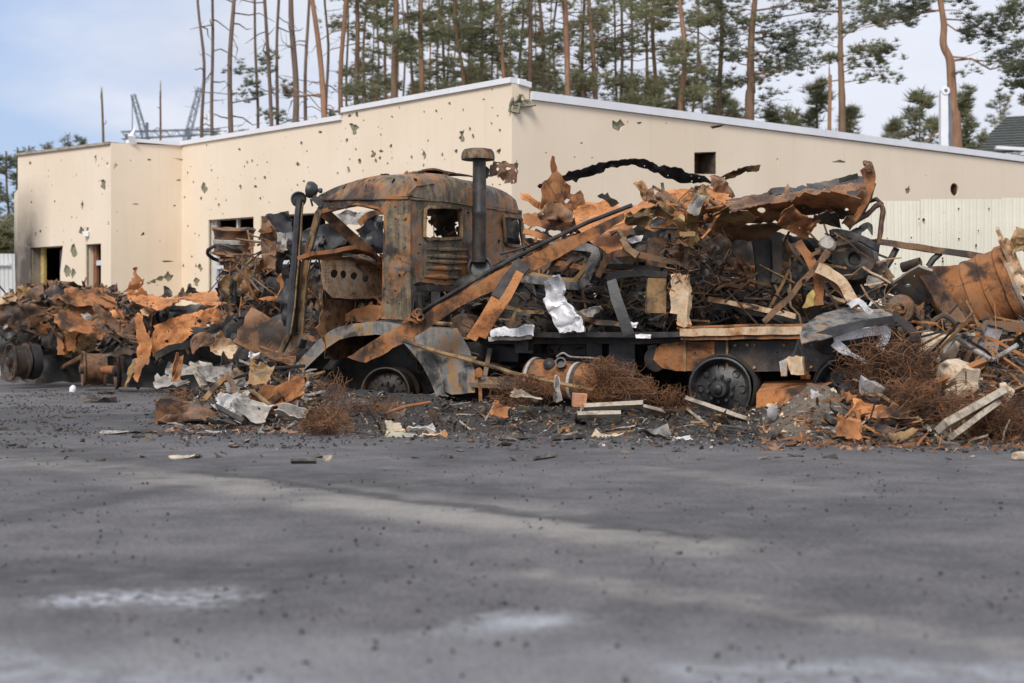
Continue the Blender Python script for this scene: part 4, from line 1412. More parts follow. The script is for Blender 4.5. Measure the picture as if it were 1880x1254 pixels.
bo = thing('white_boom', 'white telescopic boom standing upright behind the right roof', 'boom', (P(1734, 0, 37).x, 37, 0))
m = M()
p = P(1732, 272, 37)
box(m, (p.x, 37, (EYE + (CY - 172) / F * 37) / 2), (.185, .2, EYE + (CY - 172) / F * 37))
link('boom_section', m, FLASH, bo, smooth=0)
m = M()
lathe(m, P(1734, 168, 37) + Vector((0, -.13, 0)), (0, 1, 0), [(.05, 0), (.10, 0), (.115, .02), (.115, .2), (.1, .24), (.05, .24), (.05, 0)], 16)
link('boom_head', m, FLASH, bo)
m = M()
sweep(m, [P(1743, 165, 37), P(1744, 300, 37)], circ(6, .03))
sweep(m, [P(1746, 190, 37), P(1747, 300, 37)], circ(6, .02))
link('boom_cylinder', m, STEELG, bo)
m = M()
sweep(m, [P(1697, 263, 38), P(1726, 236, 38)], flat(.05, .05))
link('wood_batten', m, BROWN, label='thin rusty batten leaning beside the white boom', cat='batten')

ho = thing('grey_roofed_house', 'house with a grey shingle roof at the right edge behind the building', 'house', (P(1900, 0, 62).x, 62, 0))
D = 62
e0, r0_, r1_, e1 = P(1778, 283, D), P(1850, 214, D + 3.5), P(2100, 200, D + 3.5), P(2100, 270, D - 1)
m = M()
rows = 14
for i in range(rows):
    a, b = i / rows, (i + 1) / rows
    p0, p1 = e0.lerp(r0_, a), e0.lerp(r0_, b)
    q0, q1 = e1.lerp(r1_, a), e1.lerp(r1_, b)
    up = Vector((0, -.03, .06))
    m.add([p0 + up, q0 + up, q1, p1, p0, q0], [(0, 1, 2, 3), (4, 5, 1, 0)])
link('shingle_roof', m, SHINGLE, ho, smooth=0)
m = M()
box(m, (P(1960, 0, D - .4).x, D - .35, EYE + (CY - 281) / F * D), (6.2, .25, .14), Matrix.Rotation(0.06, 3, 'Y') )
link('eaves', m, FLASH, ho, smooth=0)
m = M()
box(m, (P(1985, 0, D).x, D + 3.2, 3.7), (6.6, 6, 7.4))
link('house_wall', m, GREYW, ho, smooth=0)
w_ = M()
box(w_, (P(1873, 0, D).x, D + .18, EYE + (CY - 292) / F * D), (.5, .05, .4))
link('window', w_, DARKIN, ho, smooth=0)

# ------------------------------------------------------------------ the burnt truck
YA = math.radians(30)
TU = Vector((math.cos(YA), -math.sin(YA), 0))     # rearwards along the truck
TN = Vector((math.sin(YA), math.cos(YA), 0))      # across the truck, away from the camera
TW = Vector((2.005, 13.6, 0))                     # outer face of the near rear wheel
ZV = Vector((0, 0, 1))
def dplane(px, n, c):
    k = (px - CX) / F
    return (c + TW.x * n.x + TW.y * n.y) / (k * n.x + n.y)
def DS(s):
    return lambda x, y: dplane(x, TN, s)
def DR(c):
    return lambda x, y: dplane(x, TU, c)
def S(px, py, s=0.0):
    return P(px, py, dplane(px, TN, s))
def R(px, py, c):
    return P(px, py, dplane(px, TU, c))
def loc(u, n, z):
    return TW + TU * u + TN * n + ZV * z
CAB_S = 0.05
c_rear = (S(751, 500, CAB_S) - TW).dot(TU)
c_front = (S(582, 500, CAB_S) - TW).dot(TU)

truck = thing('burnt_truck', 'burnt out rusty truck with a bare cab, tall air intake and flat bed', 'truck', loc(-2.0, 1.2, 0))
T = truck
SUBDIV[0] = .12
DENT[truck] = .008
def part(name, m, mat, parent=None, **k):
    return link(name, m, mat, parent or T, **k)

# cab: door side with its empty door opening
side = [(589, 367), (640, 366), (700, 365), (752, 365), (754, 470), (755, 586), (726, 586), (699, 585), (702, 540), (705, 480), (708, 420), (708, 392), (700, 383),
        (684, 378), (668, 377), (655, 371), (648, 374), (634, 381), (612, 383), (598, 385), (590, 390), (576, 440), (568, 470), (563, 520), (558, 580), (556, 612),
        (590, 622), (588, 628), (553, 622), (546, 640), (516, 655), (509, 652), (528, 606), (541, 570), (552, 490), (560, 455), (577, 392)]
cs_ = part('cab_side', pmesh(side, DS(CAB_S), amp=.018, fr=3, seed=1, t=.035, res=8, nh=34, hr=(.9, 3.0)), CABM)
# inner lip of the door frame
m = M()
sweep(m, [S(x, y, CAB_S + .05) for x, y in [(706, 545), (709, 430), (709, 392), (698, 382), (655, 373), (612, 383), (592, 389)]], flat(.05, .10), scl=[1] * 7)
part('door_frame', m, ORANGE_D)
m = M()
sweep(m, [S(x, y, CAB_S + .04) for x, y in [(585, 388), (570, 450), (562, 500), (556, 560), (552, 612)]], flat(.06, .12))
sweep(m, [S(x, y, CAB_S - .02) for x, y in [(546, 560), (538, 600), (512, 652)]], flat(.05, .06))
part('windscreen_post', m, OCHRE)
m = M()
sweep(m, [S(x, y, CAB_S - .012) for x, y in [(592, 367), (650, 366), (700, 365), (750, 364.5)]], circ(6, .016))
sweep(m, [R(x, y, c_rear + .012) for x, y in [(752, 365), (800, 368), (868, 374), (915, 381), (957, 389)]], circ(6, .016))
part('gutter', m, CABM)
# rounded rear corner
m = M()
cpt = [S(752, y, CAB_S + .05) - TU * .05 for y in (364, 420, 480, 540, 588)]
sweep(m, cpt, circ(12, .062))
part('corner_post', m, CABM)
m = M()
for y in (400, 452, 500):
    lathe(m, S(744, y, CAB_S - .01), -TN, [(0, .03), (.018, .03), (.02, 0)], 8)
part('hinge', m, CABM)
# rear wall with two windows and pressed ribs
rear = [(751, 366), (800, 368), (868, 374), (915, 381), (959, 390), (964, 430), (967, 470), (940, 520), (900, 525), (860, 523), (800, 522), (766, 518), (756, 524)]
win1 = [(785, 381), (812, 380), (842, 382), (846, 386), (848, 430), (846, 438), (820, 439), (784, 439), (780, 434), (781, 386)]
win2 = [(926, 397), (950, 399), (958, 403), (962, 448), (958, 453), (932, 449), (928, 444), (925, 400)]
part('cab_rear_wall', pmesh(rear, DR(c_rear), amp=.022, fr=3, seed=2, t=.045, res=8, holes=[win1, win2], nh=34, hr=(.9, 3.4)), CABM)
def ring(pl, dfn, prof, name, mat, parent=None):
    m = M()
    pts = [P(x, y, dfn(x, y)) for x, y in pl + [pl[0], pl[1]]]
    sweep(m, pts, prof)
    return part(name, m, mat, parent)
ring(win1, DR(c_rear + .02), flat(.035, .05), 'window_frame', OCHRE)
ring(win2, DR(c_rear + .02), flat(.035, .05), 'window_frame', CABM)
for (xa, xb, y) in ((784, 858, 457), (784, 858, 470), (784, 858, 480), (782, 848, 492), (778, 842, 508)):
    m = M()
    sweep(m, [R(xa, y, c_rear + .01), R((xa + xb) / 2, y + 1, c_rear + .012), R(xb, y + 2, c_rear + .01)], circ(8, .032, .024), scl=[.4, 1, .4])
    part('rib', m, CABM)
# roof shell, domed, with shrapnel holes
m = M()
ZG = 2.375
def roofpt(a, b):
    rx = (1 - max(a, 0) ** 9) ** .5 if a > 0 else (max(0, 1 + a)) ** .36
    ry = .74 * (1 - abs(b) ** 12.0) ** .5 + .26 * (1 - b * b)
    # gutter-line height read along the cab; a crease half way up the side
    u = c_front + (c_rear - c_front) * (a + 1) / 2 + .015 * a
    n = CAB_S + 2.47 * (b + 1) / 2
    q = Vector((u * 1.6, n * 1.6, 3))
    h = .33 * rx * ry
    h += .022 * noise.noise(q) * min(1, h * 8) + .012 * noise.noise(q * 3.1) * min(1, h * 8)
    bulge = .018 * math.sin(min(1, h / .3) * math.pi)
    v = loc(u, n, ZG + .02 * (1 - a) / 2 + h)
    if b < -.7:
        v -= TN * bulge
    if a > .7:
        v += TU * bulge
    return v
sheet(m, [(-1, -1), (1, -1), (1, 1), (-1, 1)], roofpt, t=.012, res=.075, nh=85, hr=(.008, .042), seed=21)
part('roof', m, CABM)
m = M()
sweep(m, [roofpt(.985, -1) - TN * .015, roofpt(.985, -.99) - TN * .03, roofpt(.985, -.96) - TN * .03, roofpt(.97, -.88) - TN * .01 + ZV * .01, roofpt(.95, -.6) + ZV * .01], circ(6, .012))
part('roof_seam', m, CABM)
m = M()
for b, h, k in ((-.35, .03, 1), (-.30, .05, 2)):
    pass
sheet(m, [(-.05, -.2), (.55, -.35), (.72, -.1), (.7, .3), (-.1, .3), (-.28, .05)], lambda x, y: roofpt(x, y) + ZV * (.055 + .02 * noise.noise(Vector((x * 5, y * 5, 1)))), t=.02, res=.09, jag=.01, seed=22)
part('roof_plate', m, BROWN)
m = M()
rng = random.Random(8)
for k in range(13):
    a, b = rng.uniform(-.7, .9), rng.uniform(-.75, .2)
    shard(m, roofpt(a, b) + ZV * .02, rng.uniform(.05, .14), rng.uniform(.04, .10), rrot(rng), .5, .3, k, n=3, t=.004)
part('torn_metal', m, BROWN, kind='stuff')
# torn sheet standing on the roof's far corner
m = pmesh([(895, 320), (899, 303), (910, 300), (925, 297), (938, 302), (950, 296), (951, 315), (946, 335), (938, 340), (927, 330), (915, 322)], lin(16.6, 920, 320, .004, -.003), amp=.07, fr=5, seed=3, t=.006, res=5, jag=1.5, nh=5, hr=(2, 4))
part('torn_panel', m, BROWN)
m = pmesh([(888, 330), (893, 300), (897, 300), (905, 322)], lin(16.5), amp=.04, fr=5, seed=4, t=.005, res=5, jag=1.2)
part('torn_panel', m, SOOT)

# interior: dash, firewall, far side, broken strut, steering gear
fr_ = c_front + .42
dash = [(590, 474), (640, 470), (680, 480), (706, 492), (706, 548), (650, 549), (612, 546), (596, 530)]
gh = [[(x + 7 * math.cos(q * .628), y + 7.5 * math.sin(q * .628)) for q in range(10)] for x, y in ((614, 503), (631, 504), (650, 507), (672, 512))]
slots = [[(x, y), (x + 2.4, y), (x + 2.4, y + 2.4), (x, y + 2.4)] for x in (598, 602.5) for y in range(481, 521, 6)]
slots += [[(x, y), (x + 2.6, y), (x + 2.6, y + 2), (x, y + 2)] for x in range(609, 690, 6) for y in (487,)]
d_ = part('dashboard', pmesh(dash, DR(fr_), amp=.012, fr=3, seed=5, t=.012, res=7, holes=gh + slots, jag=.4), CREAMST)
part('dash_back', pmesh([(585, 476), (640, 472), (704, 494), (704, 560), (600, 548)], DR(fr_ - .12), amp=.02, seed=151, t=.01, res=12), SOOT)
m = M()
sweep(m, [R(560, 470, fr_ + .1), R(600, 466, fr_ + .12), R(640, 458, fr_ + .15), R(672, 462, fr_ + .1), R(706, 482, fr_)], flat(.045, .22), ref=(0, 1, -.02))
sweep(m, [R(566, 474, fr_ + .05), R(640, 474, fr_ + .05), R(706, 494, fr_ + .05)], flat(.03, .06), ref=(0, 1, 0))
part('dash_top', m, ORANGE_D)
part('firewall', pmesh([(590, 480), (620, 470), (706, 520), (706, 660), (600, 660), (585, 600), (596, 540)], DR(c_front + .15), amp=.08, seed=6, t=.01, res=10, jag=1.5, nh=6, hr=(2, 5)), BROWN)
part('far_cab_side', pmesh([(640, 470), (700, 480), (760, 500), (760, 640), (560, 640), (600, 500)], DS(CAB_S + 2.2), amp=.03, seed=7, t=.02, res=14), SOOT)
m = M()
sweep(m, [S(593, 388, .9), S(620, 412, 1.1), S(650, 440, 1.3), S(680, 466, 1.5)], ell(.13, .05, .015))
part('broken_strut', m, BROWN)
m = M()
sweep(m, smoothpath([S(629, 470, .7), S(627, 495, .65), S(634, 515, .65), S(652, 530, .7), S(668, 560, .7)], 3), circ(5, .012))
sweep(m, [S(690, 475, .6), S(696, 520, .6), S(694, 560, .6)], circ(5, .01))
sweep(m, [S(672, 524, .8), S(640, 560, .8), S(612, 585, .8)], circ(6, .022))
part('steering_column', m, OCHRE)
m = M()
lathe(m, S(660, 552, .75), TU * .4 + TN * -.8 + ZV * .2, [(0, 0), (.05, 0), (.06, .03), (.11, .04), (.115, .07), (.03, .09), (0, .09)], 16)
part('pedal_casting', m, ORANGE_D)
m = pmesh([(627, 585), (648, 568), (675, 560), (702, 563), (700, 585), (690, 591), (630, 592)], DS(.35), amp=.03, seed=8, t=.04, res=7)
part('seat_base', m, ORANGE_D)
m = M()
box(m, loc((c_front + c_rear) / 2, 1.3, .93), ((c_rear - c_front) * 1.0, 2.3, .05), Matrix.Rotation(-YA, 3, 'Z'))
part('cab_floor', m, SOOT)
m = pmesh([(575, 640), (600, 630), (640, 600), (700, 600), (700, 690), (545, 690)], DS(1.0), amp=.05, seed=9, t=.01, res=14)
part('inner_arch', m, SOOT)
rng = random.Random(12)
m = M()
for k in range(26):
    px, py = rng.uniform(565, 700), rng.uniform(545, 625)
    p = S(px, py, rng.uniform(.5, 1.6))
    d = Vector((rng.gauss(0, 1), rng.gauss(0, 1), rng.gauss(0, .8))).normalized() * rng.uniform(.1, .3)
    sweep(m, [p, p + d * .5 + ZV * rng.gauss(0, .04), p + d], circ(5, rng.uniform(.008, .02)) if k % 2 else flat(.05, .008))
part('cab_scrap', m, BROWN, kind='stuff')

# dark snorkel in front of the cab, lamp and mirror
m = M()
sweep(m, [S(551, 366, -.06), S(548, 400, -.06), S(543, 480, -.06), S(538, 560, -.06), S(533, 615, -.06)], circ(10, .052, .07), scl=[.8, .95, 1.08, 1.15, 1.15])
part('exhaust_stack', m, BLACK)
m = M()
sweep(m, [S(556, 372, -.10), S(549, 470, -.12), S(541, 560, -.12), S(534, 612, -.12)], circ(5, .010))
part('stack_rod', m, OCHRE)
m = M()
lathe(m, S(548, 366, -.04), Vector((.25, -1, 0)), [(0, -.02), (.07, -.02), (.088, 0), (.090, .03), (.078, .035), (.07, .01), (0, .0)], 20)
part('stack_cap', m, BLACK)
m = M()
ax = Vector((1, -.25, -.1))
lathe(m, S(566, 348, 0), ax, [(0, .02), (.095, 0), (.098, .02), (.09, .06), (.07, .09), (.035, .11), (.015, .125), (.03, .14), (.03, .165), (0, .175)], 20)
part('head_lamp', m, BLACK)
m = M()
sweep(m, [S(574, 362, 0), S(582, 368, .02), S(592, 378, .05)], flat(.07, .03))
sweep(m, [S(570, 365, 0), S(574, 378, 0)], circ(5, .012))
part('lamp_bracket', m, BLACK)

# air intake behind the cab
ai = (S(880, 430, 0) - TW).dot(TU)
ap = R(880, 430, c_rear + .16)
m = M()
zt_, zb_ = EYE + (CY - 291) / F * ap.y, EYE + (CY - 482) / F * ap.y
lathe(m, Vector((ap.x, ap.y, zb_)), ZV, [(0, 0), (.078, 0), (.079, (zt_ - zb_) * .45), (.083, (zt_ - zb_) * .46), (.083, (zt_ - zb_) * .49), (.079, (zt_ - zb_) * .5), (.079, zt_ - zb_), (0, zt_ - zb_)], 20, jit=.02)
ip = part('air_intake', m, GREYRUST if False else SOOT)
m = M()
lathe(m, Vector((ap.x - .015, ap.y, zt_ - .015)), ZV, [(0, .02), (.15, .015), (.192, 0), (.195, .03), (.188, .075), (.165, .115), (.12, .125), (0, .13)], 28)
link('intake_cap', m, CABM, ip)
m = M()
lathe(m, R(882, 492, c_rear + .16), Vector((-.1, -1, .2)), [(0, -.1), (.13, -.1), (.15, -.05), (.15, .03), (.12, .05), (.11, .0), (0, 0)], 22)
link('air_filter', m, BLACK, ip)
m = M()
lathe(m, R(862, 535, c_rear + .30), Vector((-.35, -1, .1)), [(0, -.45), (.2, -.45), (.21, -.1), (.20, .0), (.17, .03), (.06, .05), (0, .05)], 24)
part('air_tank', m, SOOT)
m = M()
lathe(m, R(848, 600, c_rear + .35), Vector((-.35, -1, 0)), [(0, -.3), (.14, -.3), (.15, 0), (.12, .03), (0, .03)], 22)
part('air_tank', m, BROWN)
m = M()
sweep(m, [R(770, 540, c_rear + .1), R(775, 580, c_rear + .1), R(800, 596, c_rear + .1), R(838, 598, c_rear + .2)], circ(8, .03))
sweep(m, [R(800, 525, c_rear + .1), R(800, 600, c_rear + .1)], flat(.1, .04))
sweep(m, [R(760, 530, c_rear + .3), R(860, 530, c_rear + .3), R(960, 535, c_rear + .3)], flat(.06, .06))
part('cab_mount', m, SOOT)

# front fender: a curved sheet over the wheel, widening to the rear
arc = [(531, 684), (545, 668), (557, 653), (573, 636), (590, 620), (606, 608), (623, 600), (645, 595), (670, 592), (700, 592), (728, 597), (751, 604), (768, 618), (782, 640), (796, 660), (806, 676), (814, 700), (816, 722)]
m = M()
vs, tr = [], []
nw = 6
for (x, y) in arc:
    base = S(x, y, -.03)
    for j in range(nw + 1):
        s = j / nw
        q = base + TN * (.55 * s) + ZV * (.02 * math.sin(s * 3.14) + .008 * noise.noise(base * 4 + TN * s))
        vs.append(q)
for i in range(len(arc) - 1):
    for j in range(nw):
        a = i * (nw + 1) + j
        tr += [(a, a + nw + 1, a + nw + 2), (a, a + nw + 2, a + 1)]
solid(m, vs, tr, .008)
fd = part('fender', m, GREYRUST)
lip_in = [(538, 696), (562, 676), (581, 657), (600, 639), (624, 623), (650, 617), (690, 614), (720, 618), (740, 628), (756, 646), (776, 672), (790, 700), (800, 724)]
m = pmesh(arc + [(820, 726)] + lip_in[::-1], DS(-.032), amp=.006, fr=3, seed=10, t=.01, res=6)
link('fender_lip', m, GREYRUST, fd)
m = pmesh([(752, 600), (790, 599), (838, 602), (860, 640), (871, 683), (871, 720), (830, 725), (815, 718), (806, 676), (782, 640), (768, 618)], DS(.0), amp=.012, fr=3, seed=11, t=.02, res=8)
part('fender_skirt', m, GREYRUST)
m = M()
sweep(m, [S(845, 655, -.08), S(875, 660, -.05)], circ(8, .028))
sweep(m, [S(788, 592, -.02), S(832, 596, -.02)], circ(8, .022))
part('pipe_stub', m, OCHRE, kind='stuff')
m = M()
sweep(m, [S(500, 692, -.05), S(560, 688, .1), S(610, 690, .5)], chan(.14, .12, .02))
part('bumper', m, SOOT)
m = M()
sweep(m, [S(518, 715, .0), S(524, 690, .0)], circ(6, .04))
part('bumper_post', m, BLACK)
m = pmesh([(533, 690), (585, 655), (640, 640), (740, 640), (810, 720), (540, 740)], DS(.62), amp=.03, seed=13, t=.02, res=12)
part('wheel_arch_liner', m, SOOT)

# wheels
def wheel(cx, cy, s, r, depth, yaw, mat, name, seed=0, dark=BLACK):
    c = S(cx, cy, s)
    ax = -TN
    ax = (Matrix.Rotation(yaw, 3, 'Z') @ ax).normalized()
    m = M()
    k = r
    lathe(m, c, ax, [(k * .97, -depth), (k * 1.0, -depth), (k * 1.0, -depth + .03), (k * .88, -depth + .06), (k * .86, -.07), (k * .90, -.035), (k * 1.0, -.012), (k * 1.0, .01), (k * .95, .014),
                     (k * .90, -.005), (k * .86, -.03), (k * .83, -.06), (k * .76, -.075), (k * .62, -.06), (k * .5, -.045), (k * .40, -.035), (k * .34, -.03), (k * .2, -.03), (0, -.03)], 44, jit=.012, seed=seed)
    w = part(name, m, mat)
    h = M()
    lathe(h, c, ax, [(k * .30, -.05), (k * .29, .05), (k * .25, .075), (k * .14, .08), (k * .13, .11), (k * .06, .12), (0, .12)], 20)
    link('hub', h, dark, w)
    b = M()
    up = ZV
    rt = up.cross(ax)
    for i in range(10):
        a = i * .6283 + .2
        lathe(b, c + (rt * math.cos(a) + up * math.sin(a)) * k * .40, ax, [(.018, -.05), (.016, .01), (0, .012)], 6)
    link('wheel_nut', b, dark, w, kind='stuff')
    hh = M()
    for i in range(8):
        a = i * .785
        q = c + (rt * math.cos(a) + up * math.sin(a)) * k * .66 + ax * -.052
        lathe(hh, q, ax, [(.040, -.015), (.036, .004), (.028, -.012), (0, -.014)], 10)
    link('hand_hole', hh, SOOT, w, kind='stuff')
    return w
rw = wheel(1322, 714, .0, .305, .34, math.radians(8), BLACK, 'wheel', 1)
t_ = M()
c = S(1326, 713, .05)
ax = (Matrix.Rotation(math.radians(8), 3, 'Z') @ -TN)
lathe(t_, c, ax, [(.30, -.36), (.335, -.33), (.345, -.10), (.338, -.02), (.315, .01), (.30, .0)], 44, jit=.03, seed=4)
link('burnt_tyre', t_, RUBBER, rw)
w2 = wheel(1556, 716, .0, .30, .34, math.radians(6), BLACK, 'wheel', 2)
t_ = M()
lathe(t_, S(1556, 716, .05), ax, [(.30, -.36), (.335, -.33), (.345, -.10), (.338, -.02), (.315, .01), (.30, .0)], 44, jit=.03, seed=6)
link('burnt_tyre', t_, RUBBER, w2)
fw = wheel(708, 722, .12, .29, .34, math.radians(14), DARKR, 'wheel', 3, DARKR)
for (px, py, s) in ((1322, 714, 1.75), (1556, 716, 1.75), (708, 720, 1.9)):
    wheel(px, py, 1.8, .29, .3, 0, SOOT, 'wheel', 5)
m = M()
sweep(m, [loc(0.02, .3, .34), loc(0.02, 2.0, .34)], circ(10, .09))
sweep(m, [loc(1.36, .3, .34), loc(1.36, 2.0, .34)], circ(10, .09))
sweep(m, [loc(-3.95, .3, .32), loc(-3.95, 2.0, .32)], circ(10, .08))
part('axle', m, SOOT)

# chassis
def uz(u0, u1, n, z, prof, name, mat, parent=None, dz=0):
    m = M()
    sweep(m, [loc(u0 + (u1 - u0) * i / 6, n + .008 * math.sin(i * 2.1), z + dz * i / 6) for i in range(7)], prof, ref=TN)
    return part(name, m, mat, parent)
uz(-4.6, 1.9, .62, .66, chan(.27, .08, .012), 'frame_rail', SOOT)
uz(-4.6, 1.9, 1.55, .66, chan(.27, .08, .012), 'frame_rail', SOOT)
uz(-2.85, 1.3, .02, .868, flat(.05, .10), 'deck_edge', SOOT)
m = M()
box(m, loc(-.75, 1.2, .875), (4.3, 2.35, .035), Matrix.Rotation(-YA, 3, 'Z'))
part('deck', m, SOOT)
uz(-2.85, 1.75, .26, .81, flat(.07, .05), 'deck_bearer', SOOT)
# side plates of the rear frame, each a panel of its own with bolts
m = pmesh([(1205, 640), (1200, 660), (1215, 676), (1240, 682), (1310, 682), (1312, 628), (1240, 628), (1215, 632)], DS(.10), amp=.012, seed=14, t=.02, res=9, nh=5, hr=(1.2, 2.2))
part('side_plate', m, ORANGE_D)
m = pmesh([(1190, 636), (1206, 634), (1212, 676), (1196, 672)], DS(.20), amp=.012, seed=14, t=.02, res=9)
part('side_plate', m, SOOT)
m = pmesh([(1311, 628), (1400, 626), (1532, 624), (1532, 682), (1400, 682), (1312, 682)], DS(.12), amp=.010, seed=15, t=.02, res=10, nh=9, hr=(1.2, 2.6))
part('side_plate', m, GREYRUST if False else SOOT)
m = M()
for x in (1350, 1372, 1386, 1440, 1490, 1508, 1522):
    for y in (634, 674):
        lathe(m, S(x, y, .105), -TN, [(.016, 0), (.014, .012), (0, .014)], 6)
part('bolt', m, OCHRE, kind='stuff')
m = M()
sweep(m, [S(1335, 612, .08), S(1335, 682, .08)], flat(.02, .03))
sweep(m, [S(1257, 600, .08), S(1257, 682, .08)], flat(.03, .03))
part('stake_pocket', m, OCHRE, kind='stuff')
m = M()
sweep(m, [S(1250, 611, -.03), S(1340, 609, -.03), S(1474, 606, -.03)], flat(.075, .06))
part('side_rail', m, CREAMST)
m = M()
sweep(m, [S(1244, 603, .0), S(1330, 599, .0), S(1480, 597, .0)], circ(7, .016))
sweep(m, [S(1252, 620, -.01), S(1474, 617, -.01)], flat(.05, .05))
part('side_rail', m, ORANGE_D)
m = M()
box(m, S(970, 634, .35), (.22, .2, .16), Matrix.Rotation(-YA, 3, 'Z'))
box(m, S(966, 634, .22), (.09, .06, .10), Matrix.Rotation(-YA, 3, 'Z'))
part('bracket_box', m, BLACK)
m = M()
sweep(m, [S(1090, 628, .3), S(1092, 690, .3)], flat(.16, .12))
sweep(m, [S(1140, 632, .3), S(1142, 690, .3)], flat(.26, .2))
sweep(m, [S(1010, 640, .5), S(1180, 645, .5)], flat(.12, .1))
sweep(m, [S(880, 645, .5), S(960, 650, .5)], flat(.18, .2))
part('under_deck_box', m, BLACK)
m = M()
sweep(m, [S(872, 700, .05), S(935, 704, .05), S(980, 702, .1)], flat(.05, .22), ref=(0, 1, .3))
sweep(m, [S(890, 690, .2), S(900, 640, .3)], flat(.05, .04))
part('step', m, GREYRUST)
m = M()
sweep(m, [S(880, 690, -.05), S(882, 740, -.05), S(895, 758, -.06)], flat(.035, .02))
lathe(m, S(881, 684, -.08), -TN, [(0, 0), (.05, 0), (.055, .02), (.02, .04), (0, .04)], 9, jit=.2)
part('hook', m, ORANGE_D)

# fuel tank with filler neck and straps
p0, p1 = S(974, 690, -.02), S(1120, 708, -.10)
axs = (p1 - p0).normalized()
L = (p1 - p0).length
m = M()
lathe(m, p0, axs, [(0, -.03), (.11, -.025), (.165, 0), (.175, .03), (.185, .1), (.188, L * .5), (.185, L - .06), (.17, L), (.1, L + .02), (0, L + .02)], 30, jit=.05, seed=9)
ft = part('fuel_tank', m, ORANGE_D)
m = M()
nk = S(1030, 668, -.22)
lathe(m, nk, Vector((-.15, -1, .35)), [(.046, -.06), (.05, .03), (.056, .034), (.056, .05), (.040, .05), (.036, .01), (0, .008)], 18)
link('filler_neck', m, SOOT, ft)
m = M()
lathe(m, S(1008, 668, -.19), Vector((-.3, -1, .5)), [(.055, -.03), (.06, .01), (.03, .03), (0, .035)], 16)
link('filler_cap', m, SOOT, ft)
for q in (.06, .60, .64):
    m = M()
    lathe(m, p0 + axs * (L * q), axs, [(.188, -.018), (.198, -.016), (.198, .016), (.188, .018)], 30, jit=.03, seed=9)
    link('strap', m, PALEM if q != .64 else SOOT, ft)
m = M()
sweep(m, smoothpath([S(1022, 655, -.2), S(1034, 648, -.2), S(1048, 655, -.15), S(1085, 657, 0), S(1110, 660, .0)], 4), circ(5, .009))
link('fuel_pipe', m, PALEM, ft)
m = M()
lathe(m, S(1203, 660, .12) , -TN, [(.11, -.2), (.12, 0), (.10, .01), (0, .012)], 24)
part('air_reservoir', m, SOOT)
# steel box behind the rear wheel
m = M()
a0, a1, a2, a3 = S(1388, 722, -.12), S(1512, 702, -.05), S(1500, 697, .35), S(1404, 699, .35)
b0, b1, b2, b3 = S(1388, 770, -.12), S(1512, 770, -.05), S(1500, 770, .35), S(1404, 770, .35)
m.add([a0, a1, a2, a3, b0, b1, b2, b3], [(0, 1, 2, 3), (0, 4, 5, 1), (1, 5, 6, 2), (2, 6, 7, 3), (3, 7, 4, 0), (4, 7, 6, 5)])
for (x, y) in ((1480, 692), (1505, 692)):
    lathe(m, S(x, y + 4, .1), ZV, [(.05, 0), (.05, .04), (.03, .045), (.03, .07), (0, .075)], 12)
part('battery_box', m, CREAMST if False else ORANGE_D)
m = pmesh([(1445, 656), (1474, 655), (1473, 689), (1450, 689), (1446, 675)], DS(-.08), amp=.01, seed=16, t=.05, res=8, jag=1.2)
part('lamp_plate', m, CREAMST)
m = pmesh([(1430, 664), (1446, 656), (1444, 690), (1434, 690)], DS(-.06), amp=.01, seed=17, t=.03, res=8)
part('lamp_plate', m, PALEM)

# ------------------------------------------------------------------ long channel lying across the truck
m = M()
up = [(637, 657), (700, 616), (770, 577), (850, 532), (920, 494), (1000, 456), (1080, 420), (1145, 391)]
lo = [(672, 667), (712, 646), (770, 612), (850, 560), (960, 508), (1030, 470), (1100, 432), (1145, 402)]
poly = up + lo[::-1]
dch = lin(15.2, 640, 640, -.0030, 0)
pmesh(poly, dch, m, amp=.012, fr=4, seed=18, t=.012, res=9, jag=.5)
chn = thing('steel_channel', 'long flat rusty steel channel lying slantwise from the front fender up to the load', 'steel beam', P(655, 662, 15.2))
link('web', m, ORANGE_D, chn)
m = M()
sweep(m, [P(x, y, dch(x, y) - .02) for x, y in [(752, 588), (790, 562), (850, 527), (910, 492), (960, 466), (1010, 441), (1080, 408), (1160, 377)]], circ(7, .022))
link('edge_rod', m, SOOT, chn)
m = M()
for (x, y) in ((757, 583), (764, 577), (772, 583), (768, 574)):
    lathe(m, P(x, y, dch(x, y) - .06), Vector((0, -1, .2)), [(.022, .02), (.032, .0), (.045, 0), (.045, .03), (.022, .03)], 10)
sweep(m, smoothpath([P(738, 594, 14.8), P(752, 586, 14.75), P(768, 592, 14.75), P(776, 586, 14.8)], 3), flat(.03, .01))
link('clamp', m, ORANGE_D, chn)
m = M()
sweep(m, smoothpath([P(741, 626, 14.6), P(800, 645, 14.2), P(900, 672, 13.6), P(960, 690, 13.3), P(1090, 717, 13.0)], 4), circ(7, .021))
link('iron_rod', m, OCHRE, label='thin bent rusty rod slanting down from the fender across the fuel tank', cat='rod')

# ------------------------------------------------------------------ collapsed superstructure on the bed
load = thing('collapsed_truck_body', 'collapsed tangle of rusty roof panels, posts and window frames heaped on the truck bed', 'truck body', loc(-.4, 1.2, .9))
L_ = load
DENT[load] = .016
def lp(name, m, mat, **k):
    return link(name, m, mat, L_, **k)
def Lpt(x, y, s):
    return S(x, y, s)
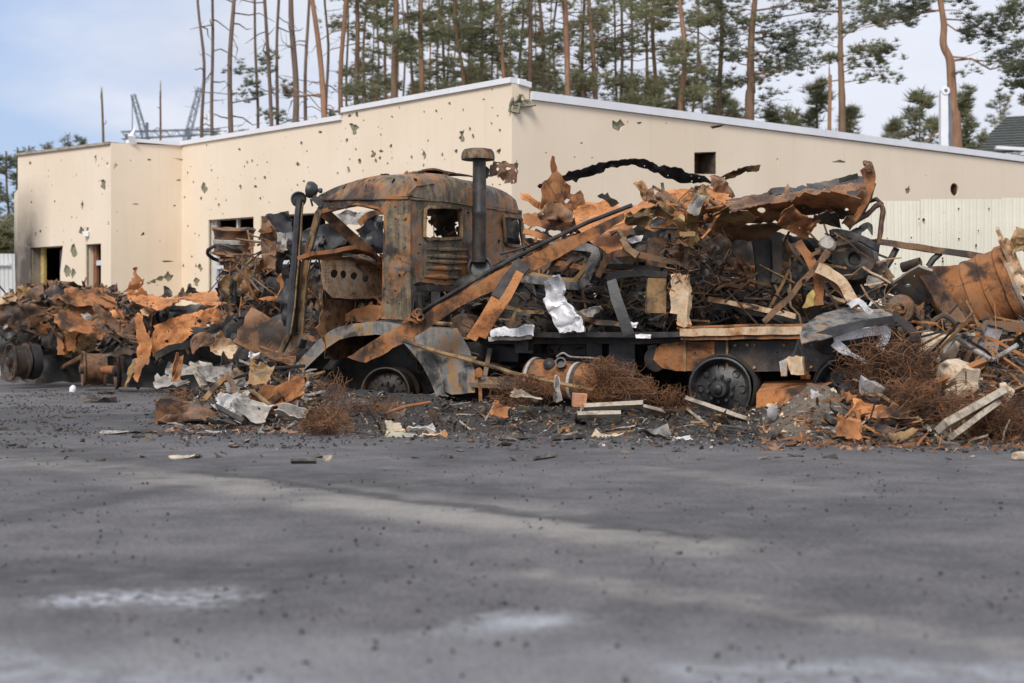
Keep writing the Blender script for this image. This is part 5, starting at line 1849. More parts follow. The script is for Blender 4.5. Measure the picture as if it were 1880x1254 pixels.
# crumpled upright sheet
lp('torn_panel', pmesh([(990, 375), (1000, 345), (1012, 320), (1014, 302), (1019, 304), (1022, 322), (1045, 342), (1052, 350), (1070, 345), (1074, 352), (1078, 368), (1068, 385), (1040, 402), (1010, 404), (995, 395)],
   lin(15.0, 1030, 350, .004, .0), amp=.16, fr=2.4, seed=30, t=.006, res=6, jag=1.2, nh=3, hr=(3, 7)), ORANGE_D)
lp('torn_panel', pmesh([(987, 398), (1005, 372), (1030, 382), (1052, 398), (1046, 412), (1018, 414), (990, 412)], lin(14.8), amp=.14, fr=3, seed=31, t=.006, res=6, jag=1.2, nh=2, hr=(3, 7)), BROWN)
lp('torn_panel', pmesh([(958, 352), (985, 368), (1012, 382), (1008, 392), (980, 378), (958, 364)], lin(15.6), amp=.05, fr=3, seed=32, t=.006, res=6, jag=1.2), ORANGE)
lp('torn_panel', pmesh([(962, 398), (1005, 398), (1030, 406), (1062, 400), (1070, 412), (1010, 425), (965, 418)], lin(15.2, 1000, 400, 0, -.006), amp=.07, fr=3, seed=33, t=.006, res=6, jag=1.5), ORANGE_D)
# big orange ribbed sheet
lp('ribbed_sheet', pmesh([(1052, 388), (1068, 374), (1085, 372), (1112, 366), (1125, 374), (1140, 380), (1170, 372), (1195, 358), (1222, 347), (1243, 347), (1246, 365), (1210, 392), (1160, 415), (1150, 440), (1138, 459), (1108, 463), (1084, 445), (1062, 420)],
   lin(14.9, 1100, 400, -.001, -.008), amp=.07, fr=2.2, seed=34, t=.006, res=7, jag=.7, nh=8, hr=(1, 2.5)), ORANGE)
lp('torn_panel', pmesh([(1092, 362), (1110, 357), (1125, 372), (1133, 380), (1120, 381), (1106, 368)], lin(14.6), amp=.06, fr=4, seed=35, t=.006, res=5, jag=1.2), SOOT)
lp('ribbed_sheet', pmesh([(1222, 350), (1260, 345), (1305, 346), (1330, 352), (1340, 372), (1300, 385), (1262, 392), (1240, 372)], lin(14.6, 1280, 360, 0, -.008), amp=.09, fr=2.5, seed=36, t=.006, res=7, jag=1.5, nh=3, hr=(2, 4)), ORANGE)
lp('torn_panel', pmesh([(1200, 358), (1225, 352), (1240, 372), (1230, 392), (1205, 388), (1195, 372)], lin(14.2), amp=.09, fr=4, seed=37, t=.006, res=6, jag=1.5), BROWN)
# crumpled ochre column and arms
lp('crumpled_beam', pmesh([(1141, 392), (1150, 386), (1160, 396), (1176, 392), (1192, 380), (1206, 374), (1226, 374), (1242, 382), (1252, 396), (1258, 420), (1262, 452), (1250, 446), (1244, 424), (1236, 406), (1224, 398), (1206, 402), (1188, 412), (1164, 418), (1146, 412)],
   lin(13.55, 1200, 400, -.001, .004), amp=.10, fr=5, seed=160, t=.01, res=5, jag=.9, nh=3, hr=(1, 2.5)), OCHRE)
lp('crumpled_beam', pmesh([(1268, 372), (1282, 352), (1297, 346), (1298, 362), (1288, 384), (1282, 408), (1281, 430), (1276, 452), (1262, 450), (1256, 430), (1258, 404)],
   lin(13.6, 1275, 400, .004, .002), amp=.10, fr=5, seed=161, t=.01, res=5, jag=.9, nh=3, hr=(1, 2)), OCHRE)
lp('crumpled_beam', pmesh([(1196, 372), (1214, 360), (1236, 356), (1252, 364), (1262, 380), (1250, 388), (1236, 378), (1216, 382), (1202, 390)], lin(13.8, 1230, 370, 0, -.006), amp=.09, fr=5, seed=162, t=.01, res=5, jag=.9), ORANGE_D)
lp('torn_panel', pmesh([(1262, 372), (1282, 358), (1296, 366), (1290, 388), (1272, 400), (1262, 390)], lin(13.45), amp=.05, fr=4, seed=38, t=.006, res=5, jag=1.2), GREYRUST)
# curled strip above
top_ = [(987, 343), (1004, 330), (1030, 328), (1058, 316), (1080, 305), (1099, 301), (1120, 296), (1142, 290), (1160, 290), (1178, 291), (1192, 298), (1206, 304), (1222, 305), (1234, 307), (1260, 316), (1290, 325), (1320, 336)]
bot_ = [(988, 347), (1012, 344), (1043, 335), (1066, 328), (1089, 320), (1116, 311), (1145, 303), (1158, 303), (1170, 306), (1192, 312), (1216, 320), (1226, 328), (1245, 334), (1270, 336), (1298, 335), (1318, 340)]
dcs = lambda x, y: 15.2 + .5 * math.sin((x - 980) / 340 * 3.14) + (y - 315) * .008
lp('curled_strip', pmesh(top_ + bot_[::-1], dcs, amp=.05, fr=4, seed=39, t=.006, res=6, jag=1.2, nh=7, hr=(1, 2.4)), BLACK)
lp('curled_strip', pmesh([(1318, 326), (1332, 320), (1354, 308), (1375, 305), (1396, 303), (1394, 312), (1362, 316), (1345, 326), (1328, 332)], lin(14.9, 1350, 315, 0, .006), amp=.04, fr=4, seed=40, t=.006, res=5, jag=.7, nh=1, hr=(1, 2)), OCHRE)
lp('torn_panel', pmesh([(1298, 340), (1301, 322), (1308, 318), (1318, 328), (1330, 342), (1346, 352), (1350, 362), (1325, 366), (1308, 358)], lin(14.6), amp=.08, fr=4, seed=41, t=.006, res=5, jag=1.2), BROWN)
# fallen roof, in folded layers
lp('fallen_roof', pmesh([(1335, 368), (1375, 358), (1412, 351), (1450, 346), (1484, 339), (1541, 329), (1588, 322), (1592, 336), (1540, 346), (1480, 356), (1420, 362), (1380, 372), (1338, 380)],
   lin(14.4, 1450, 350, -.0006, -.020), amp=.06, fr=2.5, seed=42, t=.01, res=7, jag=1.5, nh=10, hr=(1, 2.4)), SOOT)
lp('fallen_roof', pmesh([(1300, 378), (1350, 366), (1420, 357), (1480, 352), (1545, 342), (1590, 334), (1584, 350), (1560, 372), (1500, 378), (1430, 376), (1380, 382), (1320, 396)],
   lin(13.9, 1450, 365, -.0006, -.018), amp=.10, fr=2.2, seed=43, t=.01, res=7, jag=1.5, nh=8, hr=(1, 3)), BROWN)
lp('fallen_roof', pmesh([(1300, 384), (1345, 374), (1400, 370), (1450, 366), (1500, 362), (1560, 356), (1578, 362), (1566, 392), (1540, 404), (1500, 398), (1450, 410), (1395, 416), (1340, 420), (1300, 408)],
   lin(13.55, 1440, 390, -.0006, .010), amp=.10, fr=2.2, seed=44, t=.01, res=7, jag=1.5, holes=[blobpoly(1393, 397, 8, random.Random(1), 10, 1, 1, .08), blobpoly(1357, 402, 6, random.Random(2), 8), blobpoly(1550, 386, 4, random.Random(3), 8)], nh=8, hr=(1, 2.6)), ORANGE_D)
lp('roof_lining', pmesh([(1432, 398), (1447, 372), (1462, 384), (1490, 395), (1502, 392), (1496, 412), (1490, 430), (1478, 440), (1450, 430), (1436, 424), (1428, 410)],
   lin(13.2, 1460, 400, .002, .004), amp=.11, fr=3, seed=45, t=.008, res=6, jag=1.5, nh=2, hr=(2, 3)), ORANGE_D)
lp('roof_lining', pmesh([(1498, 394), (1520, 390), (1540, 402), (1542, 418), (1520, 418), (1496, 412)], lin(13.25, 1520, 400, .004, .01), amp=.05, fr=4, seed=46, t=.008, res=6, jag=1.2), SOOT)
lp('roof_lining', pmesh([(1300, 396), (1340, 410), (1390, 414), (1430, 410), (1436, 424), (1400, 440), (1340, 446), (1305, 430)], lin(13.8, 1360, 420, 0, .01), amp=.08, fr=3, seed=47, t=.008, res=7, jag=1.5), BROWN)
lp('roof_lining', pmesh([(1305, 400), (1335, 385), (1352, 395), (1370, 388), (1390, 402), (1372, 415), (1340, 425), (1310, 420)], lin(13.4, 1340, 400, 0, .014), amp=.08, fr=3, seed=48, t=.008, res=6, jag=1.5), OCHRE)
m = M()
sweep(m, smoothpath([P(1593, 306, 13.6), P(1598, 322, 13.6), P(1596, 340, 13.6), P(1584, 366, 13.5), P(1568, 396, 13.5), P(1555, 415, 13.5)], 4), chan(.105, .08, .012), scl=None)
lp('bent_post', m, ORANGE_D)
m = M()
for q in range(5):
    chunk(m, P(1592 + q * 2 - 2, 302 + (q % 3) * 5, 13.55), (.022, .02, .026), seed=q, rough=.8)
lp('melted_blob', m, BROWN, kind='stuff')
m = M()
sweep(m, [P(1540, 332, 14.0), P(1575, 322, 14.0)], flat(.05, .02))
lp('steel_angle', m, SOOT)
for i, (x, y, h) in enumerate(((1416, 345, 16), (1443, 338, 18))):
    lp('torn_tab', pmesh([(x - 4, y + h), (x - 3, y + 4), (x + 2, y - 3), (x + 4, y + 3), (x + 2, y + h)], lin(14.1), amp=.03, fr=6, seed=49 + i, t=.005, res=4, jag=.5), BROWN)
m = M()
sweep(m, smoothpath([P(1564, 412, 13.8), P(1590, 393, 13.8), P(1614, 376, 13.8), P(1621, 382, 13.8), P(1618, 410, 13.8), P(1614, 442, 13.8)], 3), circ(8, .026))
sweep(m, [P(1588, 373, 14.0), P(1610, 366, 13.9), P(1620, 374, 13.8)], circ(8, .024))
sweep(m, [P(1606, 338, 13.7), P(1598, 366, 13.8), P(1570, 408, 13.8)], circ(8, .018))
lp('pipe_frame', m, BROWN)
lp('torn_panel', pmesh([(1555, 425), (1575, 412), (1590, 406), (1601, 412), (1601, 428), (1596, 424), (1590, 416), (1578, 424), (1580, 440), (1560, 432)], lin(13.6), amp=.05, fr=4, seed=51, t=.006, res=4, jag=.6), SOOT)
# window frames and posts inside the load
def tubeframe(pl, s, w, name, mat, closed=False, k=3):
    m = M()
    pts = [Lpt(x, y, s if not callable(s) else s(x, y)) for x, y in pl]
    sweep(m, smoothpath(pts, k), flat(w, w * .8))
    lp(name, m, mat)
tubeframe([(960, 512), (1000, 516), (1045, 524), (1066, 521), (1078, 508), (1086, 486), (1094, 466), (1084, 456), (1050, 452), (1010, 452)], .10, .085, 'window_frame', GREYRUST)
tubeframe([(970, 500), (1040, 514), (1062, 508), (1075, 480), (1068, 462), (1030, 458)], .14, .04, 'window_frame', OCHRE)
tubeframe([(1098, 508), (1112, 478), (1128, 466), (1160, 466), (1200, 474), (1250, 482)], .12, .06, 'window_frame', BROWN)
tubeframe([(984, 478), (1030, 484), (1072, 494), (1110, 500), (1160, 500)], .5, .05, 'cross_bar', ORANGE_D)
tubeframe([(962, 424), (1000, 436), (1030, 444), (1060, 452)], .4, .06, 'cross_bar', ORANGE)
tubeframe([(1070, 505), (1110, 508), (1160, 502), (1228, 505)], .2, .07, 'cross_bar', SOOT)
tubeframe([(1060, 494), (1130, 488), (1200, 496), (1290, 508)], .7, .05, 'cross_bar', SOOT)
tubeframe([(905, 540), (925, 560), (960, 572), (1000, 574)], .35, .035, 'cross_bar', OCHRE)
tubeframe([(947, 570), (935, 600)], .3, .03, 'cross_bar', OCHRE)
tubeframe([(1060, 580), (1100, 592), (1140, 596)], .2, .05, 'cross_bar', BROWN)
tubeframe([(1120, 560), (1128, 545), (1136, 530)], .3, .05, 'cross_bar', OCHRE)
tubeframe([(1300, 548), (1360, 560), (1420, 572), (1462, 580)], .3, .05, 'cross_bar', CREAMST)
tubeframe([(1300, 520), (1370, 528), (1440, 540), (1500, 548)], .9, .05, 'cross_bar', BROWN)
tubeframe([(1310, 470), (1360, 480), (1400, 484), (1460, 486)], 1.3, .06, 'cross_bar', BROWN)
tubeframe([(1330, 500), (1400, 503), (1440, 508)], 1.3, .04, 'cross_bar', SOOT)
tubeframe([(1320, 492), (1440, 498)], 1.2, .03, 'cross_bar', ORANGE_D)
tubeframe([(1310, 560), (1400, 575), (1480, 590)], .8, .08, 'cross_bar', SOOT)
m = M()
sweep(m, [P(865, 622, 13.95), P(885, 590, 13.95), P(912, 548, 14.0), P(935, 510, 14.1)], chan(.10, .05, .012))
sweep(m, [P(884, 620, 13.9), P(905, 585, 13.9), P(932, 545, 13.95), P(955, 500, 14.05)], chan(.085, .05, .012))
lp('bent_post', m, ORANGE)
m = M()
sweep(m, [P(915, 548, 13.98), P(935, 515, 14.05), P(962, 482, 14.1)], chan(.15, .08, .014))
lp('bent_post', m, SOOT)
m = M()
sweep(m, [P(1122, 515, 13.5), P(1132, 548, 13.45), P(1146, 590, 13.4), P(1153, 614, 13.4)], flat(.105, .05), scl=[.9, 1, 1, .95])
lp('charred_stake', m, BLACK)
m = M()
sweep(m, [S(1207, 438, .3), S(1205, 490, .28)], chan(.20, .12, .012))
lp('box_post', m, BROWN)
m = M()
sweep(m, [S(1207, 512, .1), S(1204, 575, .08)], chan(.20, .10, .012))
lp('box_post', m, OCHRE)
m = pmesh([(1229, 505), (1240, 502), (1250, 506), (1262, 503), (1263, 540), (1260, 574), (1261, 600), (1242, 601), (1242, 577), (1230, 576), (1232, 545)], DS(-.06), amp=.025, fr=4, seed=150, t=.07, res=6, jag=.7)
lp('box_post', m, CREAMST)
m = M()
sweep(m, [S(1143, 440, .0), S(1152, 458, -.02), S(1172, 470, 0)], flat(.07, .06))
sweep(m, [S(1122, 428, .0), S(1135, 424, 0), S(1150, 450, 0), S(1168, 470, 0)], circ(6, .024))
lp('bent_bracket', m, OCHRE)
lp('black_cover', pmesh([(1148, 440), (1172, 425), (1196, 410), (1215, 402), (1225, 420), (1215, 445), (1180, 450), (1160, 456)], DS(.5), amp=.06, fr=4, seed=52, t=.006, res=6, jag=.6), BLACK)
lp('molten_sheet', pmesh([(1150, 440), (1168, 432), (1182, 430), (1176, 442), (1160, 448)], DS(.42), amp=.03, fr=6, seed=53, t=.006, res=4), ALU)
# black burnt netting
lp('burnt_netting', pmesh([(1228, 448), (1262, 442), (1300, 438), (1330, 432), (1340, 455), (1332, 480), (1310, 500), (1290, 510), (1262, 500), (1240, 486), (1230, 468)], DS(-.02), amp=.10, fr=5, seed=54, t=.02, res=5, jag=1.2, nh=6, hr=(1, 2)), DARKR)
m = M()
rng = random.Random(33)
for q in range(60):
    p = [Lpt(rng.uniform(1225, 1340), rng.uniform(436, 508), rng.uniform(-.12, .1))]
    for s in range(4):
        p.append(p[-1] + Vector((rng.gauss(0, .05), rng.gauss(0, .03), rng.gauss(-.02, .05))))
    sweep(m, p, circ(3, .006))
lp('netting_strand', m, BROWN, kind='stuff')
# back screens that close the inside of the load
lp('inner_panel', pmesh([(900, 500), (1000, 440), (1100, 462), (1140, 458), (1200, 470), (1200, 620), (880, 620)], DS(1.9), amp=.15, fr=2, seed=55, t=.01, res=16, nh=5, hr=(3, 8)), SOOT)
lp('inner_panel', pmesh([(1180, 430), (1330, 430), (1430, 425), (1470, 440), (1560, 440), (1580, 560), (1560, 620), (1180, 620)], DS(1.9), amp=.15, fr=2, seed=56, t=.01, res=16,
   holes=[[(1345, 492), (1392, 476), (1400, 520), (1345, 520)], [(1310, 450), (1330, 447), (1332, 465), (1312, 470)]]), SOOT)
lp('ribbed_sheet', pmesh([(1345, 510), (1362, 488), (1388, 484), (1394, 505), (1394, 530), (1346, 535)], DS(1.6), amp=.03, fr=3, seed=57, t=.006, res=6), ORANGE)
lp('grey_panel', pmesh([(1424, 440), (1462, 450), (1468, 470), (1438, 480), (1428, 462)], DS(.7), amp=.03, fr=4, seed=58, t=.006, res=6, jag=.6), ASHGREY if False else GREYRUST)
m = M()
sweep(m, [P(1395, 430, 14.0), P(1400, 470, 14.0), P(1405, 530, 14.0)], flat(.16, .1))
sweep(m, [P(1425, 440, 13.9), P(1425, 520, 13.9)], flat(.10, .1))
lp('dark_post', m, SOOT)
# crossed orange braces at the tail
m = M()
sweep(m, smoothpath([P(1464, 443, 13.3), P(1483, 472, 13.25), P(1500, 505, 13.2), P(1504, 540, 13.2), P(1505, 560, 13.2)], 3), ell(.09, .05, .012))
lp('brace', m, ORANGE_D)
m = M()
sweep(m, [P(1522, 460, 13.15), P(1490, 498, 13.1), P(1450, 545, 13.1), P(1402, 592, 13.1)], ell(.055, .05, .012))
lp('brace', m, BROWN)
m = M()
sweep(m, smoothpath([P(1500, 490, 13.05), P(1525, 502, 13.05), P(1545, 518, 13.0), P(1558, 540, 13.0), P(1570, 560, 12.95)], 3), ell(.10, .05, .014))
lp('brace', m, CREAMST)
m = M()
sweep(m, [P(1505, 495, 13.15), P(1540, 530, 13.1), P(1560, 550, 13.0)], flat(.06, .03))
lp('brace', m, BROWN)
lp('yellow_shard', pmesh([(1472, 566), (1480, 545), (1492, 532), (1497, 540), (1494, 560), (1480, 566)], lin(13.2), amp=.02, fr=4, seed=59, t=.008, res=5), YELLOWM)
m = M()
lathe(m, P(1568, 475, 13.6), Vector((-.35, -1, .05)), [(0, -.02), (.05, -.02), (.06, .04), (.09, .05), (.20, .02), (.22, -.1), (.2, -.5), (0, -.5)], 24, jit=.03)
lp('gearbox_casing', m, SOOT)
m = M()
lathe(m, P(1520, 446, 13.2), Vector((-.2, -1, .3)), [(0, .03), (.06, .02), (.08, -.02), (.07, -.05), (0, -.05)], 16)
lp('round_cap', m, PALEM)
lp('dark_panel', pmesh([(1520, 440), (1560, 432), (1605, 455), (1640, 510), (1650, 540), (1600, 560), (1560, 550), (1530, 500)], lin(14.0, 1580, 500, 0, 0), amp=.14, fr=2.4, seed=60, t=.01, res=8, jag=1.5), SOOT)
lp('dark_panel', pmesh([(1585, 450), (1600, 462), (1622, 490), (1640, 512), (1630, 515), (1605, 492), (1588, 470)], lin(13.7), amp=.05, fr=4, seed=61, t=.01, res=6), OCHRE)
lp('dark_panel', pmesh([(1594, 505), (1622, 505), (1618, 528), (1600, 530), (1593, 520)], lin(13.5), amp=.04, fr=4, seed=62, t=.008, res=6), GREYRUST)
m = M()
sweep(m, smoothpath([P(1524, 428, 13.5), P(1545, 427, 13.5), P(1580, 440, 13.4), P(1612, 455, 13.4)], 3), flat(.06, .04))
lp('cross_bar', m, BLACK)
# melted aluminium on the bed
lp('molten_aluminium', pmesh([(1003, 512), (1018, 509), (1030, 520), (1036, 550), (1048, 570), (1062, 578), (1071, 600), (1070, 608), (1025, 608), (1022, 590), (1010, 575), (1000, 560), (1004, 545), (998, 530)],
   DS(-.10), amp=.06, fr=6, seed=63, t=.03, res=5, jag=1.2), ALU)
lp('molten_aluminium', pmesh([(1040, 555), (1060, 570), (1085, 566), (1100, 556), (1105, 570), (1085, 582), (1060, 585)], DS(.1), amp=.08, fr=5, seed=64, t=.01, res=5, jag=1.2), PALEM)
lp('molten_aluminium', pmesh([(896, 606), (920, 602), (945, 606), (962, 598), (981, 600), (980, 616), (940, 616), (900, 618)], DS(-.10), amp=.03, fr=6, seed=65, t=.03, res=5, jag=.6), ALU)
lp('molten_aluminium', pmesh([(1140, 600), (1150, 592), (1168, 592), (1166, 602), (1148, 604)], DS(.02), amp=.03, fr=6, seed=66, t=.02, res=4, jag=.5), ALU)
lp('molten_aluminium', pmesh([(1166, 613), (1194, 611), (1192, 620), (1168, 621)], DS(-.05), amp=.02, fr=6, seed=67, t=.02, res=4, jag=.5), ALU)
m = pmesh([(896, 617), (980, 615), (976, 624), (898, 626)], DS(-.06), amp=.02, seed=68, t=.02, res=6)
lp('alloy_edge', m, PALEM)

def scrapfill(parent, poly, dfun, n, size, mats, seed, rod=.45):
    """Small wreckage too mixed up to count: one joined part per metal."""
    rng = random.Random(seed)
    ms = [M() for _ in mats]
    xs, ys = [p[0] for p in poly], [p[1] for p in poly]
    k = 0
    while k < n:
        x, y = rng.uniform(min(xs), max(xs)), rng.uniform(min(ys), max(ys))
        if not inside((x, y), poly):
            continue
        k += 1
        d = dfun(x, y, rng)
        p = P(x, y, d)
        m = ms[rng.randrange(len(ms))]
        s = rng.uniform(*size) * d / F
        v = Vector((rng.gauss(0, 1), rng.gauss(0, .7), rng.gauss(0, .65))).normalized()
        q = rng.random()
        if q < rod:
            pts = [p - v * s, p + v * s * rng.uniform(-.5, .5) + Vector((rng.gauss(0, .07), rng.gauss(0, .07), rng.gauss(0, .08))) * s, p + v * s]
            w = rng.uniform(.12, .3) * s
            pr = rng.choice([circ(6, w * .35), flat(w, .012), ell(w, w * .5, .012), flat(w * .6, w * .5)])
            sweep(m, pts, pr, twist=rng.uniform(-.5, .5))
        elif q < .97:
            shard(m, p, s * rng.uniform(.8, 2.0), s * rng.uniform(.5, 1.2), rrot(rng), rng.uniform(-.35, .35), .42, seed * 1000 + k, n=5, t=.006)
        else:
            lathe(m, p, v, [(0, 0), (s * .25, 0), (s * .35, s * .1), (s * .35, s * .3), (s * .15, s * .4), (0, s * .4)], 12)
    for m, mt in zip(ms, mats):
        if m.v:
            link('scrap', m, mt, parent, kind='stuff', smooth=24)
scrapfill(L_, [(960, 500), (1180, 470), (1220, 610), (900, 610)], lambda x, y, r: dplane(x, TN, r.uniform(.5, 1.8)), 90, (14, 34), [SOOT, SOOT, DARKR, DARKR, GREYRUST], 1)
scrapfill(L_, [(1180, 450), (1320, 470), (1480, 480), (1560, 470), (1530, 600), (1190, 608)], lambda x, y, r: dplane(x, TN, r.uniform(.5, 1.8)), 100, (14, 36), [SOOT, SOOT, DARKR, BROWN, SOOT], 2)
scrapfill(L_, [(960, 400), (1060, 400), (1100, 470), (960, 500)], lambda x, y, r: dplane(x, TN, r.uniform(.4, 1.6)), 40, (12, 30), [BROWN, SOOT, ORANGE_D], 3)
scrapfill(L_, [(1180, 350), (1320, 345), (1350, 420), (1230, 440)], lambda x, y, r: r.uniform(13.7, 14.8), 34, (12, 26), [BROWN, ORANGE_D, OCHRE], 4)
scrapfill(L_, [(1500, 430), (1600, 440), (1650, 560), (1520, 600)], lambda x, y, r: r.uniform(13.4, 14.4), 50, (12, 30), [SOOT, BROWN, SOOT, GREYRUST], 5)
scrapfill(T, [(600, 620), (800, 630), (800, 700), (560, 720)], lambda x, y, r: dplane(x, TN, r.uniform(.5, 1.2)), 40, (12, 30), [SOOT, SOOT, BROWN], 6)
scrapfill(T, [(760, 530), (900, 530), (960, 620), (1180, 640), (1180, 700), (880, 720), (820, 640)], lambda x, y, r: dplane(x, TN, r.uniform(.4, 1.3)), 70, (10, 26), [SOOT, SOOT, BLACK, BROWN], 7)

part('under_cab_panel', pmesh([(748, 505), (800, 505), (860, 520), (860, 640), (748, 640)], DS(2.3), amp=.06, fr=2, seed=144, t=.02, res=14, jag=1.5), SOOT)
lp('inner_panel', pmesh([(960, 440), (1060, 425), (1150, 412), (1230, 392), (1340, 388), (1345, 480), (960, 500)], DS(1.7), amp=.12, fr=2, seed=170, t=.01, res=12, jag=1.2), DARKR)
lp('long_torn_sheet', pmesh([(1085, 400), (1140, 384), (1190, 366), (1230, 352), (1290, 350), (1335, 358), (1330, 372), (1270, 372), (1215, 388), (1165, 404), (1120, 420), (1090, 425)], lin(14.5, 1200, 380, -.001, -.008), amp=.07, fr=3, seed=171, t=.008, res=6, jag=1.3, nh=5, hr=(1, 2.4)), ORANGE)
lp('long_torn_sheet', pmesh([(1330, 372), (1400, 362), (1470, 352), (1540, 343), (1596, 334), (1590, 346), (1530, 356), (1460, 366), (1400, 376), (1340, 388)], lin(13.35, 1450, 360, -.001, -.01), amp=.05, fr=3, seed=172, t=.008, res=6, jag=1.3, nh=8, hr=(1, 2.0)), BROWN)
lp('long_torn_sheet', pmesh([(1190, 386), (1240, 372), (1300, 364), (1330, 374), (1310, 392), (1260, 396), (1215, 404)], lin(13.9, 1250, 380, 0, -.006), amp=.08, fr=3, seed=173, t=.008, res=6, jag=1.3, nh=4, hr=(1, 2.4)), ORANGE_D)
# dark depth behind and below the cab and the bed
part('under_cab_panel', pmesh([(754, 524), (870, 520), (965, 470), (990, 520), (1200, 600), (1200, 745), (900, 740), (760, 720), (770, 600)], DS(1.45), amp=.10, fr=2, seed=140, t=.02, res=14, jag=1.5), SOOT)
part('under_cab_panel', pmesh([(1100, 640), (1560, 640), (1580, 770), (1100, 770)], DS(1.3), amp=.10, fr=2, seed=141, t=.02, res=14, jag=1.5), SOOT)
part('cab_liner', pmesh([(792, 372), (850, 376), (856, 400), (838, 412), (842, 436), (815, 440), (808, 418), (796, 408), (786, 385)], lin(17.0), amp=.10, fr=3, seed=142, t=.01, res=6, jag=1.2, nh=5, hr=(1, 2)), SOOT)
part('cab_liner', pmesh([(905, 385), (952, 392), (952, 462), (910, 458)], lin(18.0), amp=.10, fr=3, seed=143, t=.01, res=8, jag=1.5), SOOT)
scrapfill(T, [(775, 405), (850, 405), (852, 448), (775, 448)], lambda x, y, r: r.uniform(16.6, 17.0), 22, (6, 16), [BROWN, ORANGE_D, SOOT], 8)

def thinbars(parent, poly, dfun, n, L, W, mats, seed, tilt=.6):
    """Thin bars, strips and angle edges threading the wreckage; one joined part per metal."""
    rng = random.Random(seed)
    ms = [M() for _ in mats]
    xs, ys = [p[0] for p in poly], [p[1] for p in poly]
    k = 0
    while k < n:
        x, y = rng.uniform(min(xs), max(xs)), rng.uniform(min(ys), max(ys))
        if not inside((x, y), poly):
            continue
        k += 1
        p = P(x, y, dfun(x, y, rng))
        v = Vector((rng.gauss(0, 1), rng.gauss(0, .5), rng.gauss(0, tilt))).normalized() * rng.uniform(*L)
        w = rng.uniform(*W)
        b = Vector((rng.gauss(0, 1), rng.gauss(0, 1), rng.gauss(0, 1))) * v.length * (.025 if rng.random() < .7 else .08)
        pr = rng.choice([circ(5, w * .5), flat(w, .006), ell(w, w * .6, .006), flat(w * .7, w * .4)])
        sweep(ms[rng.randrange(len(ms))], [p - v * .5, p - v * .15 + b, p + v * .2 - b * .3, p + v * .5 + b * .6], pr, twist=rng.uniform(-.5, .5))
    for m, mt in zip(ms, mats):
        if m.v:
            link('thin_bar', m, mt, parent, kind='stuff')
THM = [OCHRE, BROWN, SOOT, DARKR, SOOT, SOOT]
thinbars(L_, [(960, 440), (1180, 460), (1220, 600), (900, 604)], lambda x, y, r: dplane(x, TN, r.uniform(.4, 1.3)), 70, (.2, .8), (.010, .030), THM, 51)
thinbars(L_, [(1180, 510), (1340, 490), (1480, 490), (1540, 520), (1480, 590), (1190, 600)], lambda x, y, r: dplane(x, TN, r.uniform(.2, 1.1)), 60, (.3, 1.2), (.010, .034), [OCHRE, DARKR, SOOT, BROWN, SOOT], 52)
thinbars(L_, [(1190, 350), (1330, 345), (1350, 430), (1230, 440)], lambda x, y, r: r.uniform(13.4, 14.4), 36, (.12, .4), (.02, .05), [ORANGE, BROWN, OCHRE], 53)
thinbars(L_, [(1500, 440), (1600, 450), (1640, 560), (1520, 580)], lambda x, y, r: r.uniform(13.2, 14.0), 40, (.15, .5), (.010, .03), [OCHRE, SOOT, BROWN, CREAMST], 54)
thinbars(T, [(565, 500), (705, 500), (700, 620), (560, 630)], lambda x, y, r: dplane(x, TN, r.uniform(.3, .9)), 42, (.12, .5), (.008, .028), [OCHRE, BROWN, SOOT, ORANGE_D], 55, tilt=1.0)
scrapfill(T, [(565, 540), (705, 520), (700, 620), (560, 630)], lambda x, y, r: dplane(x, TN, r.uniform(.3, 1.0)), 36, (6, 18), [BROWN, SOOT, OCHRE], 56)
thinbars(T, [(765, 530), (870, 530), (960, 600), (1100, 640), (1100, 690), (880, 690)], lambda x, y, r: dplane(x, TN, r.uniform(.3, 1.0)), 40, (.12, .45), (.010, .03), [OCHRE, SOOT, BROWN, BLACK], 57)

# ------------------------------------------------------------------ overturned wreck behind the cab
SUBDIV[0] = .10
ov = thing('overturned_wreck', 'overturned truck wreck with a burnt wheel on top, between the cab and the shop window', 'truck wreck', G(470, 728))
DENT[ov] = .022
def op(name, m, mat, **k):
    return link(name, m, mat, ov, **k)
m = M()
lathe(m, P(428, 470, 19.6), Vector((.03, -.12, 1)), [(0, 0), (.24, 0), (.30, .03), (.255, .07), (.255, .16), (.265, .20), (.25, .26), (.275, .33), (.30, .37), (.27, .39), (.24, .34), (0, .30)], 32, jit=.03, seed=3)
w = op('wheel', m, BROWN)
m = M()
lathe(m, P(428, 462, 19.6), Vector((.03, -.12, 1)), [(.262, .10), (.272, .11), (.272, .16), (.262, .17)], 32)
link('ash_band', m, PALEM, w)
m = M()
cc = P(412, 466, 19.45)
sweep(m, [cc + Vector((.24 * math.cos(a), -.05 * math.cos(a) - .16 * math.sin(a), .10 * math.sin(a))) for a in [2.0 + i * .262 for i in range(25)]], circ(7, .026), ref=(0, 0, 1))
op('hoop', m, BLACK)
m = M()
sweep(m, [P(432, 500, 19.3), P(430, 540, 19.3), P(427, 600, 19.3)], circ(8, .045), scl=[1, .8, 1.1])
op('shaft', m, BLACK)
m = M()
lathe(m, P(428, 480, 19.5), ZV, [(0, -.12), (.10, -.1), (.12, -.02), (.2, .0), (.2, .03), (0, .04)], 18, jit=.1)
op('hub_flange', m, BROWN)
op('black_panel', pmesh([(489, 402), (495, 392), (508, 390), (522, 384), (535, 380), (537, 410), (530, 440), (520, 470), (524, 500), (512, 502), (500, 470), (484, 440)], lin(19.2, 500, 430, .004, .0), amp=.10, fr=2, seed=70, t=.03, res=6, jag=.6), BLACK)
